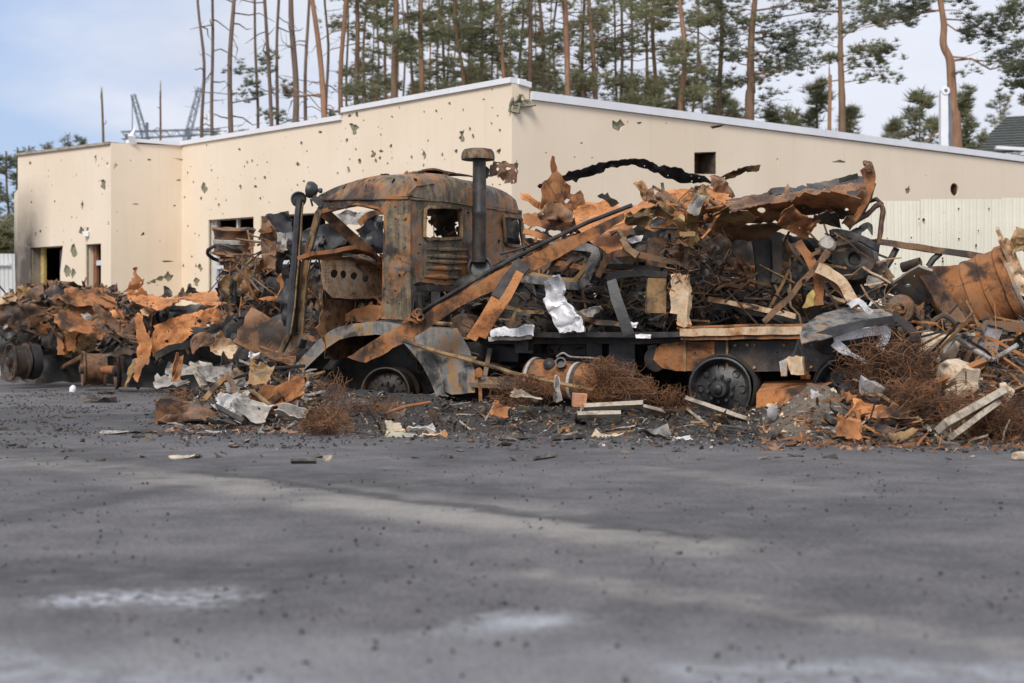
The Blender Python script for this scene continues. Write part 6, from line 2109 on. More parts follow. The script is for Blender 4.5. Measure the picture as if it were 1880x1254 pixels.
op('rusty_panel', pmesh([(478, 425), (488, 402), (500, 425), (512, 470), (508, 500), (492, 492), (484, 455)], lin(19.0), amp=.10, fr=3, seed=71, t=.02, res=6, jag=.7), BROWN)
op('black_panel', pmesh([(508, 430), (600, 415), (640, 420), (650, 470), (560, 475), (520, 470)], lin(19.2), amp=.10, fr=2, seed=72, t=.04, res=8, jag=.6), BLACK)
op('ash_strip', pmesh([(508, 428), (530, 430), (530, 458), (512, 462)], lin(18.9), amp=.06, fr=4, seed=73, t=.02, res=5, jag=.5), PALEM)
op('pale_panel', pmesh([(600, 400), (630, 388), (660, 384), (690, 388), (700, 398), (680, 412), (650, 410), (625, 412)], lin(18.6), amp=.12, fr=3, seed=74, t=.02, res=6, jag=.8), PALEM)
op('black_panel', pmesh([(655, 420), (680, 405), (706, 400), (710, 462), (684, 470), (664, 450)], lin(18.4, 680, 430, .006, 0), amp=.10, fr=3, seed=75, t=.02, res=6, jag=.6), BLACK)
m = M()
sweep(m, smoothpath([P(660, 412, 18.2), P(675, 396, 18.2), P(700, 388, 18.2), P(720, 390, 18.2)], 3), ell(.07, .05, .01))
op('bent_rail', m, ORANGE_D)
m = M()
sweep(m, [P(476, 422, 18.9), P(484, 427, 18.9), P(498, 424, 18.9)], flat(.05, .05))
sweep(m, [P(480, 430, 19.0), P(490, 470, 19.0), P(494, 500, 19.0)], flat(.05, .04))
op('hinge_arm', m, ORANGE_D)
m = M()
lathe(m, P(516, 527, 18.6), Vector((-.8, -.5, .1)), [(.13, -.05), (.17, -.04), (.18, .02), (.15, .03), (.12, 0), (0, -.02)], 24)
op('orange_ring', m, ORANGE)
m = M()
lathe(m, P(505, 532, 18.8), Vector((-.8, -.5, .1)), [(0, .1), (.15, .09), (.17, 0), (.17, -.1)], 24)
op('drum', m, SOOT)
op('black_panel', pmesh([(518, 500), (530, 480), (534, 560), (526, 620), (512, 600), (514, 540)], lin(18.2), amp=.08, fr=3, seed=76, t=.03, res=7), BLACK)
op('folded_sheet', pmesh([(434, 506), (442, 500), (458, 528), (466, 540), (474, 525), (486, 528), (484, 536), (474, 545), (464, 553), (450, 540)], lin(18.9), amp=.08, fr=4, seed=77, t=.01, res=5, jag=.6), OCHRE)
op('folded_sheet', pmesh([(408, 520), (425, 505), (430, 540), (428, 560), (405, 558)], lin(19.2), amp=.10, fr=3, seed=78, t=.01, res=6, jag=.8), OCHRE)
op('folded_sheet', pmesh([(448, 470), (462, 466), (470, 480), (468, 500), (452, 505), (445, 490)], lin(19.2), amp=.10, fr=3, seed=79, t=.01, res=6, jag=.8), OCHRE)
op('folded_sheet', pmesh([(474, 548), (492, 545), (512, 548), (508, 556), (484, 553)], lin(18.4), amp=.05, fr=4, seed=80, t=.01, res=5, jag=.5), ORANGE_D)
scrapfill(ov, [(400, 470), (480, 440), (530, 500), (540, 620), (400, 620)], lambda x, y, r: r.uniform(18.6, 20.2), 95, (9, 26), [BROWN, SOOT, SOOT, OCHRE, BROWN], 11)
scrapfill(ov, [(520, 440), (700, 410), (710, 500), (560, 600), (520, 620)], lambda x, y, r: r.uniform(18.2, 19.8), 50, (12, 30), [SOOT, BLACK, SOOT, BROWN], 12)
op('black_bin', pmesh([(497, 582), (515, 577), (520, 600), (516, 626), (500, 622)], lin(16.9), amp=.03, fr=3, seed=81, t=.03, res=6), BLACK)

# ------------------------------------------------------------------ left wrecks
w1 = thing('flattened_wreck', 'flattened dark wreck with one bare wheel at the left edge, heaped with tangled scrap', 'vehicle wreck', G(90, 700))
DENT[w1] = .022
def wheel_at(parent, c, ax, r, depth, mat, name='wheel', seed=0):
    m = M()
    k = r
    lathe(m, c, ax, [(k * .9, -depth), (k, -depth), (k, -depth + .03), (k * .86, -depth + .05), (k * .84, -depth * .5), (k * .88, -.05), (k, -.02), (k, .01), (k * .92, .01), (k * .84, -.03), (k * .78, -.05),
                     (k * .5, -.03), (k * .3, -.02), (k * .28, .04), (k * .12, .06), (0, .06)], 32, jit=.02, seed=seed)
    o = link(name, m, mat, parent)
    h = M()
    a = Vector(ax).normalized()
    rt = ZV.cross(a).normalized()
    for i in range(8):
        q = i * .785
        lathe(h, Vector(c) + (rt * math.cos(q) + ZV * math.sin(q)) * k * .62 + a * -.035, a, [(.035, -.01), (.03, .008), (.02, -.012), (0, -.014)], 8)
    link('hand_hole', h, SOOT, o, kind='stuff')
    return o
AXL = Vector((-.78, -.62, 0))
wheel_at(w1, P(18, 664, 24.2), AXL, .31, .28, DARKR, seed=1)
m = M()
lathe(m, P(18, 664, 24.2), AXL, [(.2, -.30), (.29, -.32), (.30, -.40), (.28, -.48), (.2, -.50), (0, -.50)], 28, jit=.04)
link('brake_drum', m, RUBBER, w1)
scrapfill(w1, [(0, 560), (60, 530), (150, 530), (240, 540), (250, 600), (200, 640), (100, 650), (60, 640), (0, 625)], lambda x, y, r: r.uniform(24.8, 26.6), 140, (10, 30), [SOOT, BROWN, SOOT, OCHRE, ORANGE_D, SOOT], 13)
scrapfill(w1, [(0, 545), (60, 525), (110, 528), (200, 530), (235, 545), (150, 570), (0, 575)], lambda x, y, r: r.uniform(24.8, 26.4), 90, (10, 26), [BROWN, SOOT, GREYRUST, BROWN], 14)
def wp(par, name, poly, d, mat, seed, amp=.09, fr=2.5, res=6, t=.012, jag=1.2, **k):
    return link(name, pmesh(poly, d, amp=amp, fr=fr, seed=seed, res=res, t=t, jag=jag, **k), mat, par)
wp(w1, 'bent_panel', [(0, 540), (24, 536), (30, 548), (20, 560), (0, 562)], lin(24.6), CREAMST, 90)
wp(w1, 'bent_panel', [(40, 555), (55, 530), (75, 520), (82, 535), (70, 550), (50, 560)], lin(24.8), BROWN, 91)
wp(w1, 'bent_panel', [(80, 535), (95, 522), (125, 522), (145, 532), (120, 540), (95, 545)], lin(24.8), SOOT, 92)
wp(w1, 'bent_panel', [(90, 545), (130, 538), (145, 548), (130, 560), (100, 558)], lin(24.5), BROWN, 93)
wp(w1, 'bent_panel', [(5, 590), (15, 578), (35, 590), (30, 598), (8, 600)], lin(24.4), PALEM, 94)
wp(w1, 'rusty_box', [(104, 610), (116, 612), (118, 650), (106, 652)], lin(24.4), ORANGE_D, 95, t=.2, amp=.03)
wp(w1, 'rusty_box', [(120, 610), (142, 608), (140, 640), (122, 645)], lin(24.5), ORANGE, 96, t=.1, amp=.05)
wp(w1, 'bent_panel', [(150, 575), (165, 575), (172, 590), (160, 595)], lin(24.3), PALEM, 97)
wp(w1, 'body_shell', [(104, 546), (130, 532), (160, 534), (196, 530), (222, 546), (205, 562), (170, 568), (130, 560)], lin(24.5, 150, 550, .002, -.02), ORANGE_D, 190, amp=.2, nh=12, hr=(.8, 2))
wp(w1, 'body_shell', [(96, 578), (150, 566), (205, 570), (244, 590), (226, 606), (180, 612), (120, 602)], lin(24.2, 150, 590, .001, -.01), ORANGE_D, 191, amp=.14, nh=6, hr=(.8, 2))
wp(w1, 'body_shell', [(-6, 566), (30, 556), (70, 562), (98, 582), (72, 600), (30, 604), (-6, 594)], lin(24.3), BROWN, 192, amp=.14, nh=6, hr=(.8, 2))
wp(w1, 'body_shell', [(-6, 596), (50, 600), (104, 606), (98, 640), (60, 634), (40, 626), (-6, 622)], lin(24.9), SOOT, 193, amp=.12)
wp(w1, 'body_shell', [(120, 606), (170, 612), (182, 640), (150, 652), (122, 646)], lin(24.6), OCHRE, 194, amp=.12, nh=4, hr=(.8, 2))
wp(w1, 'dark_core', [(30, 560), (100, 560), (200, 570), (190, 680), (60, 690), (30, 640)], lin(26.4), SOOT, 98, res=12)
m = M()
sweep(m, smoothpath([P(20, 575, 24.4), P(35, 590, 24.3), P(55, 590, 24.3), P(62, 570, 24.4), P(48, 560, 24.5), P(30, 570, 24.5)], 3), circ(5, .02))
link('cable', m, OCHRE, w1)
m = M()
lathe(m, G(62, 692) + Vector((-.28, 0, .07)), Vector((1, -.12, .06)), [(0, 0), (.07, 0), (.075, .02), (.078, .45), (.085, .5), (.07, .52), (0, .52)], 18, jit=.04)
link('gas_bottle', m, PALEM, label='pale grey cylinder lying on the asphalt beside the bare wheel at the left edge', cat='cylinder')
m = M()
sweep(m, [G(95, 688) + ZV * .03, P(120, 672, 24.2), P(150, 655, 24.0)], circ(6, .04))
link('axle_tube', m, BROWN, w1)

w2_ = thing('bare_axle', 'two bare rusty wheel rims on an axle standing on the asphalt before the left wrecks', 'axle', G(200, 708))
wheel_at(w2_, P(152, 677, 23.2), Vector((-.93, -.37, 0)), .29, .36, BROWN, 'wheel_rim', 3)
wheel_at(w2_, P(213, 682, 22.8), Vector((-.93, -.37, 0)), .29, .36, DARKR, 'wheel_rim', 4)
m = M()
sweep(m, [P(172, 677, 23.2), P(215, 680, 23.0)], circ(10, .07))
link('axle_tube', m, ORANGE_D, w2_)

w3 = thing('orange_wreck', 'crushed wreck skinned in bright orange rusty sheets, left of the truck', 'vehicle wreck', G(330, 705))
DENT[w3] = .02
wp(w3, 'roof_sheet', [(230, 538), (242, 528), (258, 536), (300, 545), (340, 540), (395, 532), (412, 545), (424, 563), (400, 560), (370, 556), (335, 551), (300, 566), (290, 570), (270, 560), (246, 552)], lin(21.2, 320, 548, .002, -.03), ORANGE, 100, amp=.07, nh=30, hr=(.7, 2.0))
wp(w3, 'body_side', [(278, 632), (282, 600), (310, 588), (340, 578), (380, 570), (412, 566), (440, 566), (468, 576), (472, 590), (450, 600), (420, 604), (372, 604), (350, 616), (330, 632), (300, 642), (284, 655)], lin(20.8, 350, 600, -.002, -.003), ORANGE, 101, amp=.06, fr=1.8,
   holes=[blobpoly(388, 597, 7, random.Random(4), 9, 1.1, .9), blobpoly(366, 590, 4, random.Random(5), 8), blobpoly(310, 627, 3, random.Random(6), 7), blobpoly(430, 586, 2.5, random.Random(7), 7)], nh=46, hr=(.8, 2))
wp(w3, 'corner_pillar', [(250, 575), (259, 572), (268, 600), (280, 632), (276, 662), (262, 676), (254, 700), (248, 700), (252, 650), (255, 610)], lin(20.6), ORANGE, 102, amp=.05, nh=10, hr=(.8, 1.8))
wp(w3, 'dark_opening', [(240, 560), (300, 560), (420, 560), (420, 580), (300, 610), (282, 640), (270, 600)], lin(21.9), SOOT, 103)
wp(w3, 'torn_sheet', [(355, 575), (380, 566), (400, 560), (390, 575), (372, 582)], lin(20.6), ORANGE, 104)
wp(w3, 'pale_tank', [(256, 572), (268, 566), (280, 572), (275, 580), (262, 580)], lin(20.9), CREAMST, 105, t=.1)
wp(w3, 'torn_column', [(232, 536), (238, 520), (245, 510), (242, 495), (250, 492), (252, 505), (256, 515), (262, 511), (265, 520), (262, 528), (270, 535), (275, 545), (258, 541), (240, 538)], lin(21.3), ORANGE_D, 106, amp=.08, fr=5, res=4, nh=2)
for i, (x, y, h, mt) in enumerate(((304, 535, 10, SOOT), (336, 534, 7, BROWN), (352, 530, 9, SOOT))):
    wp(w3, 'torn_tab', [(x - 12, y + h + 2), (x - 5, y), (x, y - h), (x + 6, y), (x + 14, y + h)], lin(21.0), mt, 107 + i, amp=.06, fr=5, res=4)
wp(w3, 'girder', [(168, 565), (178, 556), (205, 582), (232, 604), (225, 618), (200, 600)], lin(21.6), BROWN, 111, amp=.03, t=.03)
wp(w3, 'girder', [(218, 616), (245, 585), (256, 580), (252, 625), (236, 622)], lin(21.4), BROWN, 112, amp=.03)
wp(w3, 'plate', [(160, 620), (175, 602), (195, 598), (205, 610), (190, 622), (175, 625)], lin(21.8), ORANGE_D, 113)
wp(w3, 'plate', [(176, 630), (200, 618), (250, 626), (252, 652), (200, 652), (178, 642)], lin(22.3), GREYRUST, 114)
wp(w3, 'plate', [(200, 572), (222, 566), (225, 580), (208, 586)], lin(22), ORANGE, 115)
wp(w3, 'wheel_guard', [(240, 660), (252, 655), (256, 665), (240, 695), (230, 716), (226, 712), (236, 680)], lin(20.8), OCHRE, 116, amp=.03)
m = M()
sweep(m, smoothpath([P(284, 655, 20.6), P(310, 640, 20.4), P(345, 632, 20.2), P(366, 620, 20.0), P(372, 604, 20.0)], 3), ell(.10, .08, .02))
link('sill', m, SOOT, w3)
scrapfill(w3, [(170, 580), (260, 560), (282, 640), (250, 645), (180, 635)], lambda x, y, r: r.uniform(21.6, 23.5), 80, (10, 28), [BROWN, SOOT, ORANGE_D, SOOT], 15)
scrapfill(w3, [(210, 545), (300, 560), (420, 575), (380, 620), (300, 660), (275, 690), (262, 640)], lambda x, y, r: r.uniform(21.3, 22.4), 60, (10, 26), [SOOT, BROWN, SOOT], 16)

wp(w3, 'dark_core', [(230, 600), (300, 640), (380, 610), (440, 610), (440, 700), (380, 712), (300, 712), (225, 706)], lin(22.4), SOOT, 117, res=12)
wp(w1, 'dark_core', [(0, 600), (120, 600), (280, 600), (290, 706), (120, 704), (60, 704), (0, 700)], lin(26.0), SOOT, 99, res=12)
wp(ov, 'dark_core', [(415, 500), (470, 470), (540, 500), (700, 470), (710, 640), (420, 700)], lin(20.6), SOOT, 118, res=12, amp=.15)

# ------------------------------------------------------------------ right wreck
rwk = thing('cylinder_wreck', 'wreck with a big rusty drum and boxed frame at the right, before the fence', 'vehicle wreck', G(1760, 775))
DENT[rwk] = .012
def rp(name, m, mat, **k):
    return link(name, m, mat, rwk, **k)
c0 = P(1868, 520, 14.0)
axd = Vector((.80, -.44, .34)).normalized()
m = M()
lathe(m, c0, axd, [(0, -.80), (.30, -.78), (.37, -.74), (.385, -.70), (.385, -.44), (.40, -.42), (.40, -.38), (.388, -.36), (.388, -.27), (.402, -.26), (.402, -.23), (.388, -.22), (.388, -.10), (.41, -.08), (.415, 0), (.395, .02), (.375, 0), (.37, -.12), (0, -.16)], 44, jit=.03, seed=5)
dm = rp('drum', m, ORANGE_D)
m = M()
lathe(m, c0, axd, [(.40, .0), (.425, .01), (.425, .035), (.39, .04), (.385, .0)], 44, jit=.02)
link('drum_rim', m, GREYRUST, dm)
o_ = ZV.cross(axd).normalized()
u_ = axd.cross(o_)
for i, q in enumerate((-.20, -.06, .09, .22)):
    m = M()
    hl = math.sqrt(.4 ** 2 - q ** 2)
    d1 = (u_ * .88 + o_ * -.45).normalized()
    d2 = axd.cross(d1)
    sweep(m, [c0 + axd * .06 + d2 * q + d1 * (hl + .25 * (i > 1)), c0 + axd * .055 + d2 * q, c0 + axd * .06 + d2 * q - d1 * hl * .9], flat(.085, .03), ref=axd)
    link('grille_bar', m, CREAMST, dm)
m = M()
sweep(m, [c0 + axd * .09 + u_ * .12 + o_ * .35, c0 + axd * .09 - u_ * .02 - o_ * .3], flat(.07, .03), ref=axd)
link('grille_bar', m, CREAMST, dm)
rp('box_frame', pmesh([(1620, 534), (1652, 512), (1685, 492), (1708, 500), (1712, 548), (1690, 562), (1655, 548)], lin(13.9, 1660, 520, -.002, .006), amp=.03, fr=2, seed=120, t=.03, res=8, holes=[blobpoly(1668, 524, 5, random.Random(1), 8, 1.3, .5)], nh=3), GREYRUST)
rp('box_frame', pmesh([(1684, 500), (1706, 489), (1740, 535), (1772, 588), (1750, 597), (1715, 552)], lin(13.7, 1720, 540, -.002, 0), amp=.02, fr=2, seed=121, t=.04, res=8), BROWN)
rp('box_frame', pmesh([(1700, 490), (1760, 486), (1802, 482), (1790, 560), (1772, 586), (1738, 530)], lin(14.2), amp=.03, fr=2, seed=122, t=.03, res=9), ORANGE_D)
rp('box_frame', pmesh([(1655, 548), (1690, 562), (1692, 598), (1680, 590), (1676, 572), (1658, 560)], lin(13.8), amp=.02, fr=2, seed=123, t=.1, res=8), OCHRE)
m = M()
lathe(m, P(1652, 567, 13.6), Vector((-.3, -1, .05)), [(0, -.3), (.14, -.28), (.15, -.05), (.13, .0), (.07, .01), (.055, .05), (.045, .05), (.04, 0), (0, -.05)], 24, jit=.02)
rp('end_cap', m, BROWN)
m = M()
sweep(m, [P(1607, 443, 14.8), P(1700, 456, 14.7), P(1815, 473, 14.6)], flat(.062, .07))
sweep(m, [P(1608, 446, 14.9), P(1606, 470, 14.9)], flat(.07, .05))
rp('long_rail', m, BROWN)
m = M()
sweep(m, [P(1646, 456, 14.8), P(1636, 478, 14.8), P(1624, 496, 14.8)], circ(8, .034))
sweep(m, [P(1726, 464, 14.7), P(1712, 476, 14.7), P(1704, 488, 14.7)], circ(8, .034))
rp('rail_leg', m, SOOT, kind='stuff')
m = M()
lathe(m, P(1690, 481, 14.3), Vector((.75, -.6, .25)), [(.05, -.2), (.055, 0), (.045, 0), (.04, -.05), (0, -.06)], 18)
rp('pipe_end', m, BROWN)
rp('curled_slats', pmesh([(1857, 462), (1860, 420), (1866, 414), (1880, 418), (1900, 430), (1900, 480), (1872, 464)], lin(13.6), amp=.08, fr=5, seed=124, t=.01, res=5, jag=.5), OCHRE)
rp('curled_slats', pmesh([(1835, 445), (1840, 438), (1858, 442), (1856, 466), (1872, 500), (1886, 540), (1872, 545), (1845, 490), (1833, 470)], lin(13.7), amp=.05, fr=5, seed=125, t=.012, res=5, jag=.5, nh=2), CREAMST)
m = M()
sweep(m, [P(1693, 568, 13.6), P(1693, 600, 13.6), P(1692, 625, 13.6)], flat(.035, .03))
rp('thin_post', m, BROWN)
rp('dark_recess', pmesh([(1610, 540), (1700, 550), (1780, 590), (1900, 580), (1900, 720), (1640, 690)], lin(14.7), amp=.12, fr=2, seed=126, t=.02, res=14), SOOT)
rp('ash_flap', pmesh([(1800, 612), (1812, 598), (1838, 600), (1840, 615), (1828, 640), (1806, 668), (1788, 668)], lin(12.9), amp=.04, fr=3, seed=127, t=.02, res=6, jag=.6), ASHGREY)
m = M()
sweep(m, [P(1770, 665, 12.8), P(1790, 625, 12.85), P(1810, 592, 12.9), P(1880, 598, 12.9)], flat(.045, .05))
sweep(m, [P(1812, 592, 12.9), P(1860, 605, 12.9), P(1900, 607, 12.9)], flat(.05, .06))
rp('frame_bar', m, BROWN)
m = M()
sweep(m, smoothpath([P(1722, 662, 12.6), P(1738, 640, 12.6), P(1756, 618, 12.6), P(1790, 616, 12.6)], 3), circ(7, .022))
sweep(m, [P(1756, 620, 12.6), P(1790, 642, 12.55), P(1818, 660, 12.5)], circ(7, .024))
sweep(m, [P(1820, 660, 12.5), P(1850, 645, 12.6), P(1868, 634, 12.6)], circ(7, .020))
rp('bent_tube', m, PALEM)
m = M()
sweep(m, smoothpath([P(1700, 615, 12.9), P(1712, 590, 12.9), P(1735, 580, 12.9), P(1760, 600, 12.9)], 3), circ(6, .02))
sweep(m, [P(1640, 578, 12.9), P(1670, 600, 12.9), P(1690, 632, 12.9)], ell(.07, .05, .01))
rp('bent_strip', m, SOOT)
scrapfill(rwk, [(1600, 560), (1700, 570), (1800, 600), (1890, 590), (1890, 720), (1760, 700), (1640, 660)], lambda x, y, r: r.uniform(12.9, 14.3), 120, (10, 28), [SOOT, BROWN, SOOT, ORANGE_D, GREYRUST], 17)

# hood lying at the tail of the truck
hd = thing('scorched_hood', 'scorched grey bonnet with a white inner edge, lying at the tail of the truck', 'bonnet', P(1550, 650, 12.9))
DENT[hd] = .012
link('outer_skin', pmesh([(1465, 620), (1472, 604), (1485, 590), (1500, 580), (1525, 572), (1560, 562), (1590, 566), (1615, 570), (1635, 580), (1638, 590), (1600, 596), (1560, 604), (1520, 614), (1485, 628), (1470, 634)],
     lin(12.7, 1550, 600, 0, -.014), amp=.05, fr=2.5, seed=130, t=.012, res=6, jag=.3), GREYRUST, hd)
m = M()
sweep(m, smoothpath([P(1478, 628, 12.55), P(1530, 608, 12.5), P(1580, 596, 12.5), P(1640, 588, 12.5)], 4), flat(.075, .05))
link('black_seam', m, BLACK, hd)
m = M()
sweep(m, smoothpath([P(1530, 621, 12.6), P(1570, 613, 12.6), P(1600, 610, 12.6), P(1624, 606, 12.6), P(1624, 622, 12.6), P(1614, 640, 12.6)], 3), flat(.075, .03))
sweep(m, smoothpath([P(1532, 628, 12.6), P(1545, 640, 12.6), P(1570, 652, 12.6), P(1590, 665, 12.6)], 3), flat(.07, .03), scl=[1.2] * 5 + [.5] * 5)
link('inner_edge', m, ALU, hd)
m = M()
sweep(m, smoothpath([P(1560, 562, 12.7), P(1575, 552, 12.7), P(1590, 566, 12.7), P(1600, 574, 12.7)], 3), flat(.05, .02))
link('white_fold', m, ALU, hd)
m = M()
sweep(m, smoothpath([P(1465, 622, 12.6), P(1478, 650, 12.6), P(1500, 664, 12.6)], 3), flat(.04, .02))
sweep(m, [P(1455, 655, 12.6), P(1466, 625, 12.6)], circ(5, .012))
link('hinge_strip', m, BLACK, hd)
link('under_panel', pmesh([(1480, 630), (1540, 612), (1600, 600), (1620, 605), (1600, 640), (1560, 650), (1510, 648)], lin(13.0), amp=.04, seed=131, t=.01, res=8), SOOT, hd)

# ------------------------------------------------------------------ tangles of tyre wire
def tangle(c, r, n, seed, label, rad=.0023, name='wire_tangle', flow=None, steps=14):
    rng = random.Random(seed)
    c = Vector(c)
    m = M()
    for k in range(int(n * 2.3)):
        th, ph = rng.uniform(0, 6.28), rng.gauss(0, .9)
        a = Vector((math.cos(th), math.sin(th) * .7, ph)).normalized()
        if flow:
            a = (a * .55 + Vector(flow) * rng.choice((-1, 1))).normalized()
        p = c + Vector((rng.gauss(0, .42) * r[0], rng.gauss(0, .4) * r[1], rng.gauss(0, .36) * r[2]))
        cur = Vector((rng.gauss(0, 1), rng.gauss(0, 1), rng.gauss(0, 1))) * rng.uniform(.05, .5)
        L = rng.uniform(.35, 1.0) * max(r) * 1.5 / steps
        pts = []
        d = a.copy()
        for s in range(steps):
            pts.append(p.copy())
            d = (d + cur.cross(d) * .35 + Vector((rng.gauss(0, .12), rng.gauss(0, .12), rng.gauss(0, .12)))).normalized()
            off = p - c
            e = (off.x / r[0]) ** 2 + (off.y / r[1]) ** 2 + (off.z / r[2]) ** 2
            if e > 1:
                d = (d - off.normalized() * .5 * (e - 1)).normalized()
            p = p + d * L
            if p.z < .015:
                p.z = .015
        sweep(m, pts, circ(3, rad))
    return link(name, m, WIREM, label=label, cat='wire', group='tangles of burnt tyre wire', smooth=80)
tangle(P(1128, 700, 13.0), (.27, .22, .17), 200, 1, 'thick mop of rusty wire pouring out beside the fuel tank', flow=(.8, -.1, -.25))
tangle(P(1172, 720, 13.0), (.22, .2, .09), 80, 2, 'low fringe of rusty wire right of the mop by the fuel tank')
tangle(P(1110, 672, 13.4), (.22, .16, .05), 0 + 40, 3, 'small wire tuft hanging above the mop by the fuel tank', flow=(0, 0, 1))
tangle(P(960, 715, 13.2), (.30, .2, .09), 100, 4, 'brown wire nest lying below the left end of the fuel tank')
tangle(P(596, 776, 12.2), (.21, .18, .10), 130, 5, 'round brown wire ball on the asphalt below the front fender')
tangle(P(612, 728, 13.2), (.16, .16, .20), 45, 6, 'loose wire loops standing in front of the front wheel', flow=(.2, 0, .8))
tangle(P(690, 748, 13.4), (.26, .2, .07), 40, 7, 'wire strands dragged across the front wheel')
tangle(P(1632, 684, 12.4), (.38, .28, .30), 300, 8, 'large dark brown wire heap beside the scorched bonnet')
tangle(P(1690, 745, 11.9), (.44, .28, .14), 220, 9, 'wide rusty wire heap spreading under the large dark one')
tangle(P(1830, 775, 11.4), (.40, .28, .15), 190, 10, 'orange brown wire heap behind the two weathered planks at the right edge')
tangle(P(1235, 735, 13.2), (.2, .2, .1), 60, 11, 'thin wire wisps left of the rear wheel')
tangle(P(330, 735, 14.2), (.10, .2, .12), 40, 12, 'wispy wires at the left foot of the scrap heap')

# ------------------------------------------------------------------ loose pieces, each a thing
def single(name, m, mat, label, cat, group=None):
    return link(name, m, mat, label=label, cat=cat, group=group)
def beam_px(a, b, w, t, da=None, db=None, lift=.03, mid=None, prof=None, twist=0):
    p = (P(a[0], a[1], da) if da else put(*a)) + ZV * lift
    q = (P(b[0], b[1], db) if db else put(*b)) + ZV * lift
    m = M()
    pts = [p, p.lerp(q, .5) + Vector((0, 0, mid or 0)), q]
    sweep(m, pts, prof or flat(w, t), twist=twist, ref=(0, .6, .8))
    return dent(m, .004 if not prof else .006, 7, a[0])
def scrap_px(px, py, w, h, mat, label, cat='scrap', rot=(.9, 0, 0), bend=.3, seed=0, n=6, t=.008, lift=.05, d=None, name='scrap_sheet', group='loose scrap sheets', amp=.14, jag=.08):
    p = P(px, py, d) if d else put(px, py) + ZV * lift
    m = shard(M(), p, w, h, rotm(*rot), bend, amp, seed, n, t, jag)
    return single(name, m, mat, label, cat, group)

single('plank', beam_px((1728, 784), (1836, 722), .13, .06, 10.9, 11.35, lift=.0, twist=.05), WOOD, 'long wide weathered plank leaning on the rubble near the right edge', 'plank', 'loose planks')
single('plank', beam_px((1750, 797), (1830, 738), (.08), .045, 10.85, 11.3, lift=-.01), WOOD, 'narrow weathered plank lying right under the long plank near the right edge', 'plank', 'loose planks')
m = M()
chunk(m, P(1846, 722, 11.6), (.05, .05, .07), rotm(.4, .3, .2), 22, .5)
single('post_end', m, STONE, 'pale broken post end at the top of the two weathered planks', 'post')
single('plank', beam_px((1264, 734), (1376, 772), .10, .035, 12.9, 12.3, lift=0), WOOD, 'grey plank leaning across the front of the rear wheel', 'plank', 'loose planks')
single('plank', beam_px((1072, 750), (1180, 742), .10, .04, 12.7, 12.7, lift=.0, twist=.25), WOOD, 'pale split plank lying flat in front of the wire mop', 'plank', 'loose planks')
single('plank', beam_px((1060, 762), (1140, 760), .06, .04, 12.55, 12.55, lift=.0), WOOD, 'short pale plank under the split plank in front of the wire mop', 'plank', 'loose planks')
single('plank', beam_px((1182, 750), (1246, 764), .10, .03, 12.7, 12.6, lift=.0, twist=.3), WOOD, 'splintered pale plank end between the split plank and the rear wheel', 'plank', 'loose planks')
single('plank', beam_px((355, 668), (376, 712), .10, .03, 15.6, 15.0, lift=.0), WOOD, 'short pale board standing on end in the left scrap heap', 'plank', 'loose planks')
single('plank', beam_px((312, 778), (384, 776), .07, .05, None, None, lift=.02), CHARW, 'flat dark board at the foot of the left scrap heap', 'plank', 'loose planks')
single('plank', beam_px((535, 830 + 22), (580, 852), .07, .02, None, None, lift=.01), CHARW, 'small grey board lying alone on the asphalt in front of the wire ball', 'plank', 'loose planks')
single('plank', beam_px((976, 846), (1018, 840), .06, .02, None, None, lift=.012), CHARW, 'dark splinter lying alone on the asphalt in front of the middle rubble', 'plank', 'loose planks')
single('plank', beam_px((918, 810), (970, 808), .06, .03, None, None, lift=.015), CHARW, 'grey charred lath at the edge of the rubble left of the broken tile', 'plank', 'loose planks')
single('plank', beam_px((1012, 810), (1072, 806), .06, .03, None, None, lift=.015), CHARW, 'grey charred lath at the edge of the rubble, right one of the two', 'plank', 'loose planks')
single('plank', beam_px((1590, 800), (1725, 776), .05, .04, None, None, lift=.06), CHARW, 'long thin charred batten lying on the right rubble heap', 'plank', 'loose planks')
single('plank', beam_px((1497, 745), (1538, 776), .10, .04, 11.9, 11.5, lift=.0), CHARW, 'short dark charred board sliding off the ash mound', 'plank', 'loose planks')
m = M()
box(m, put(1742, 826) + ZV * .03, (.13, .10, .05), rotm(.05, .05, .2), .006)
single('wood_block', m, CHARW, 'small squared wooden block lying on the asphalt before the two planks', 'block')
m = M()
chunk(m, put(1876, 845) + ZV * .03, (.06, .05, .03), seed=3)
single('stone', m, STONE, 'brown stone on the asphalt cut by the right edge of the photo', 'stone')
m = M()
chunk(m, P(1725, 636, 12.8), (.17, .13, .12), rotm(.1, .3, .2), 4, .25)
single('masonry_lump', m, STONE, 'cream rounded masonry lump wedged below the boxed frame at the right', 'masonry', 'masonry lumps')
m = M()
chunk(m, P(1757, 690, 12.3), (.19, .12, .13), rotm(.2, .1, .5), 5, .3)
single('masonry_lump', m, STONE, 'wide cream masonry lump above the two weathered planks', 'masonry', 'masonry lumps')
m = M()
chunk(m, P(1765, 716, 12.05), (.14, .09, .05), rotm(.2, -.3, .3), 15, .3)
single('masonry_lump', m, STONE, 'thin slanting masonry slab just under the wide cream lump', 'masonry', 'masonry lumps')
m = M()
chunk(m, P(1597, 714, 11.9), (.10, .06, .08), rotm(.3, .4, .2), 6, .5)
single('ash_lump', m, ASHGREY, 'pale grey ash lump half way up the right rubble heap', 'ash lump')
m = M()
box(m, P(1509, 731, 11.9), (.22, .12, .06), rotm(.3, .35, .2), .015)
single('concrete_piece', m, ASHGREY, 'flat grey concrete piece lying on top of the ash mound', 'concrete')
m = M()
box(m, P(1064, 735, 12.75), (.115, .08, .12), rotm(.1, .1, .2), .008)
single('brick', m, BRICK, 'burnt orange brick standing on the rubble below the fuel tank', 'brick')
m = M()
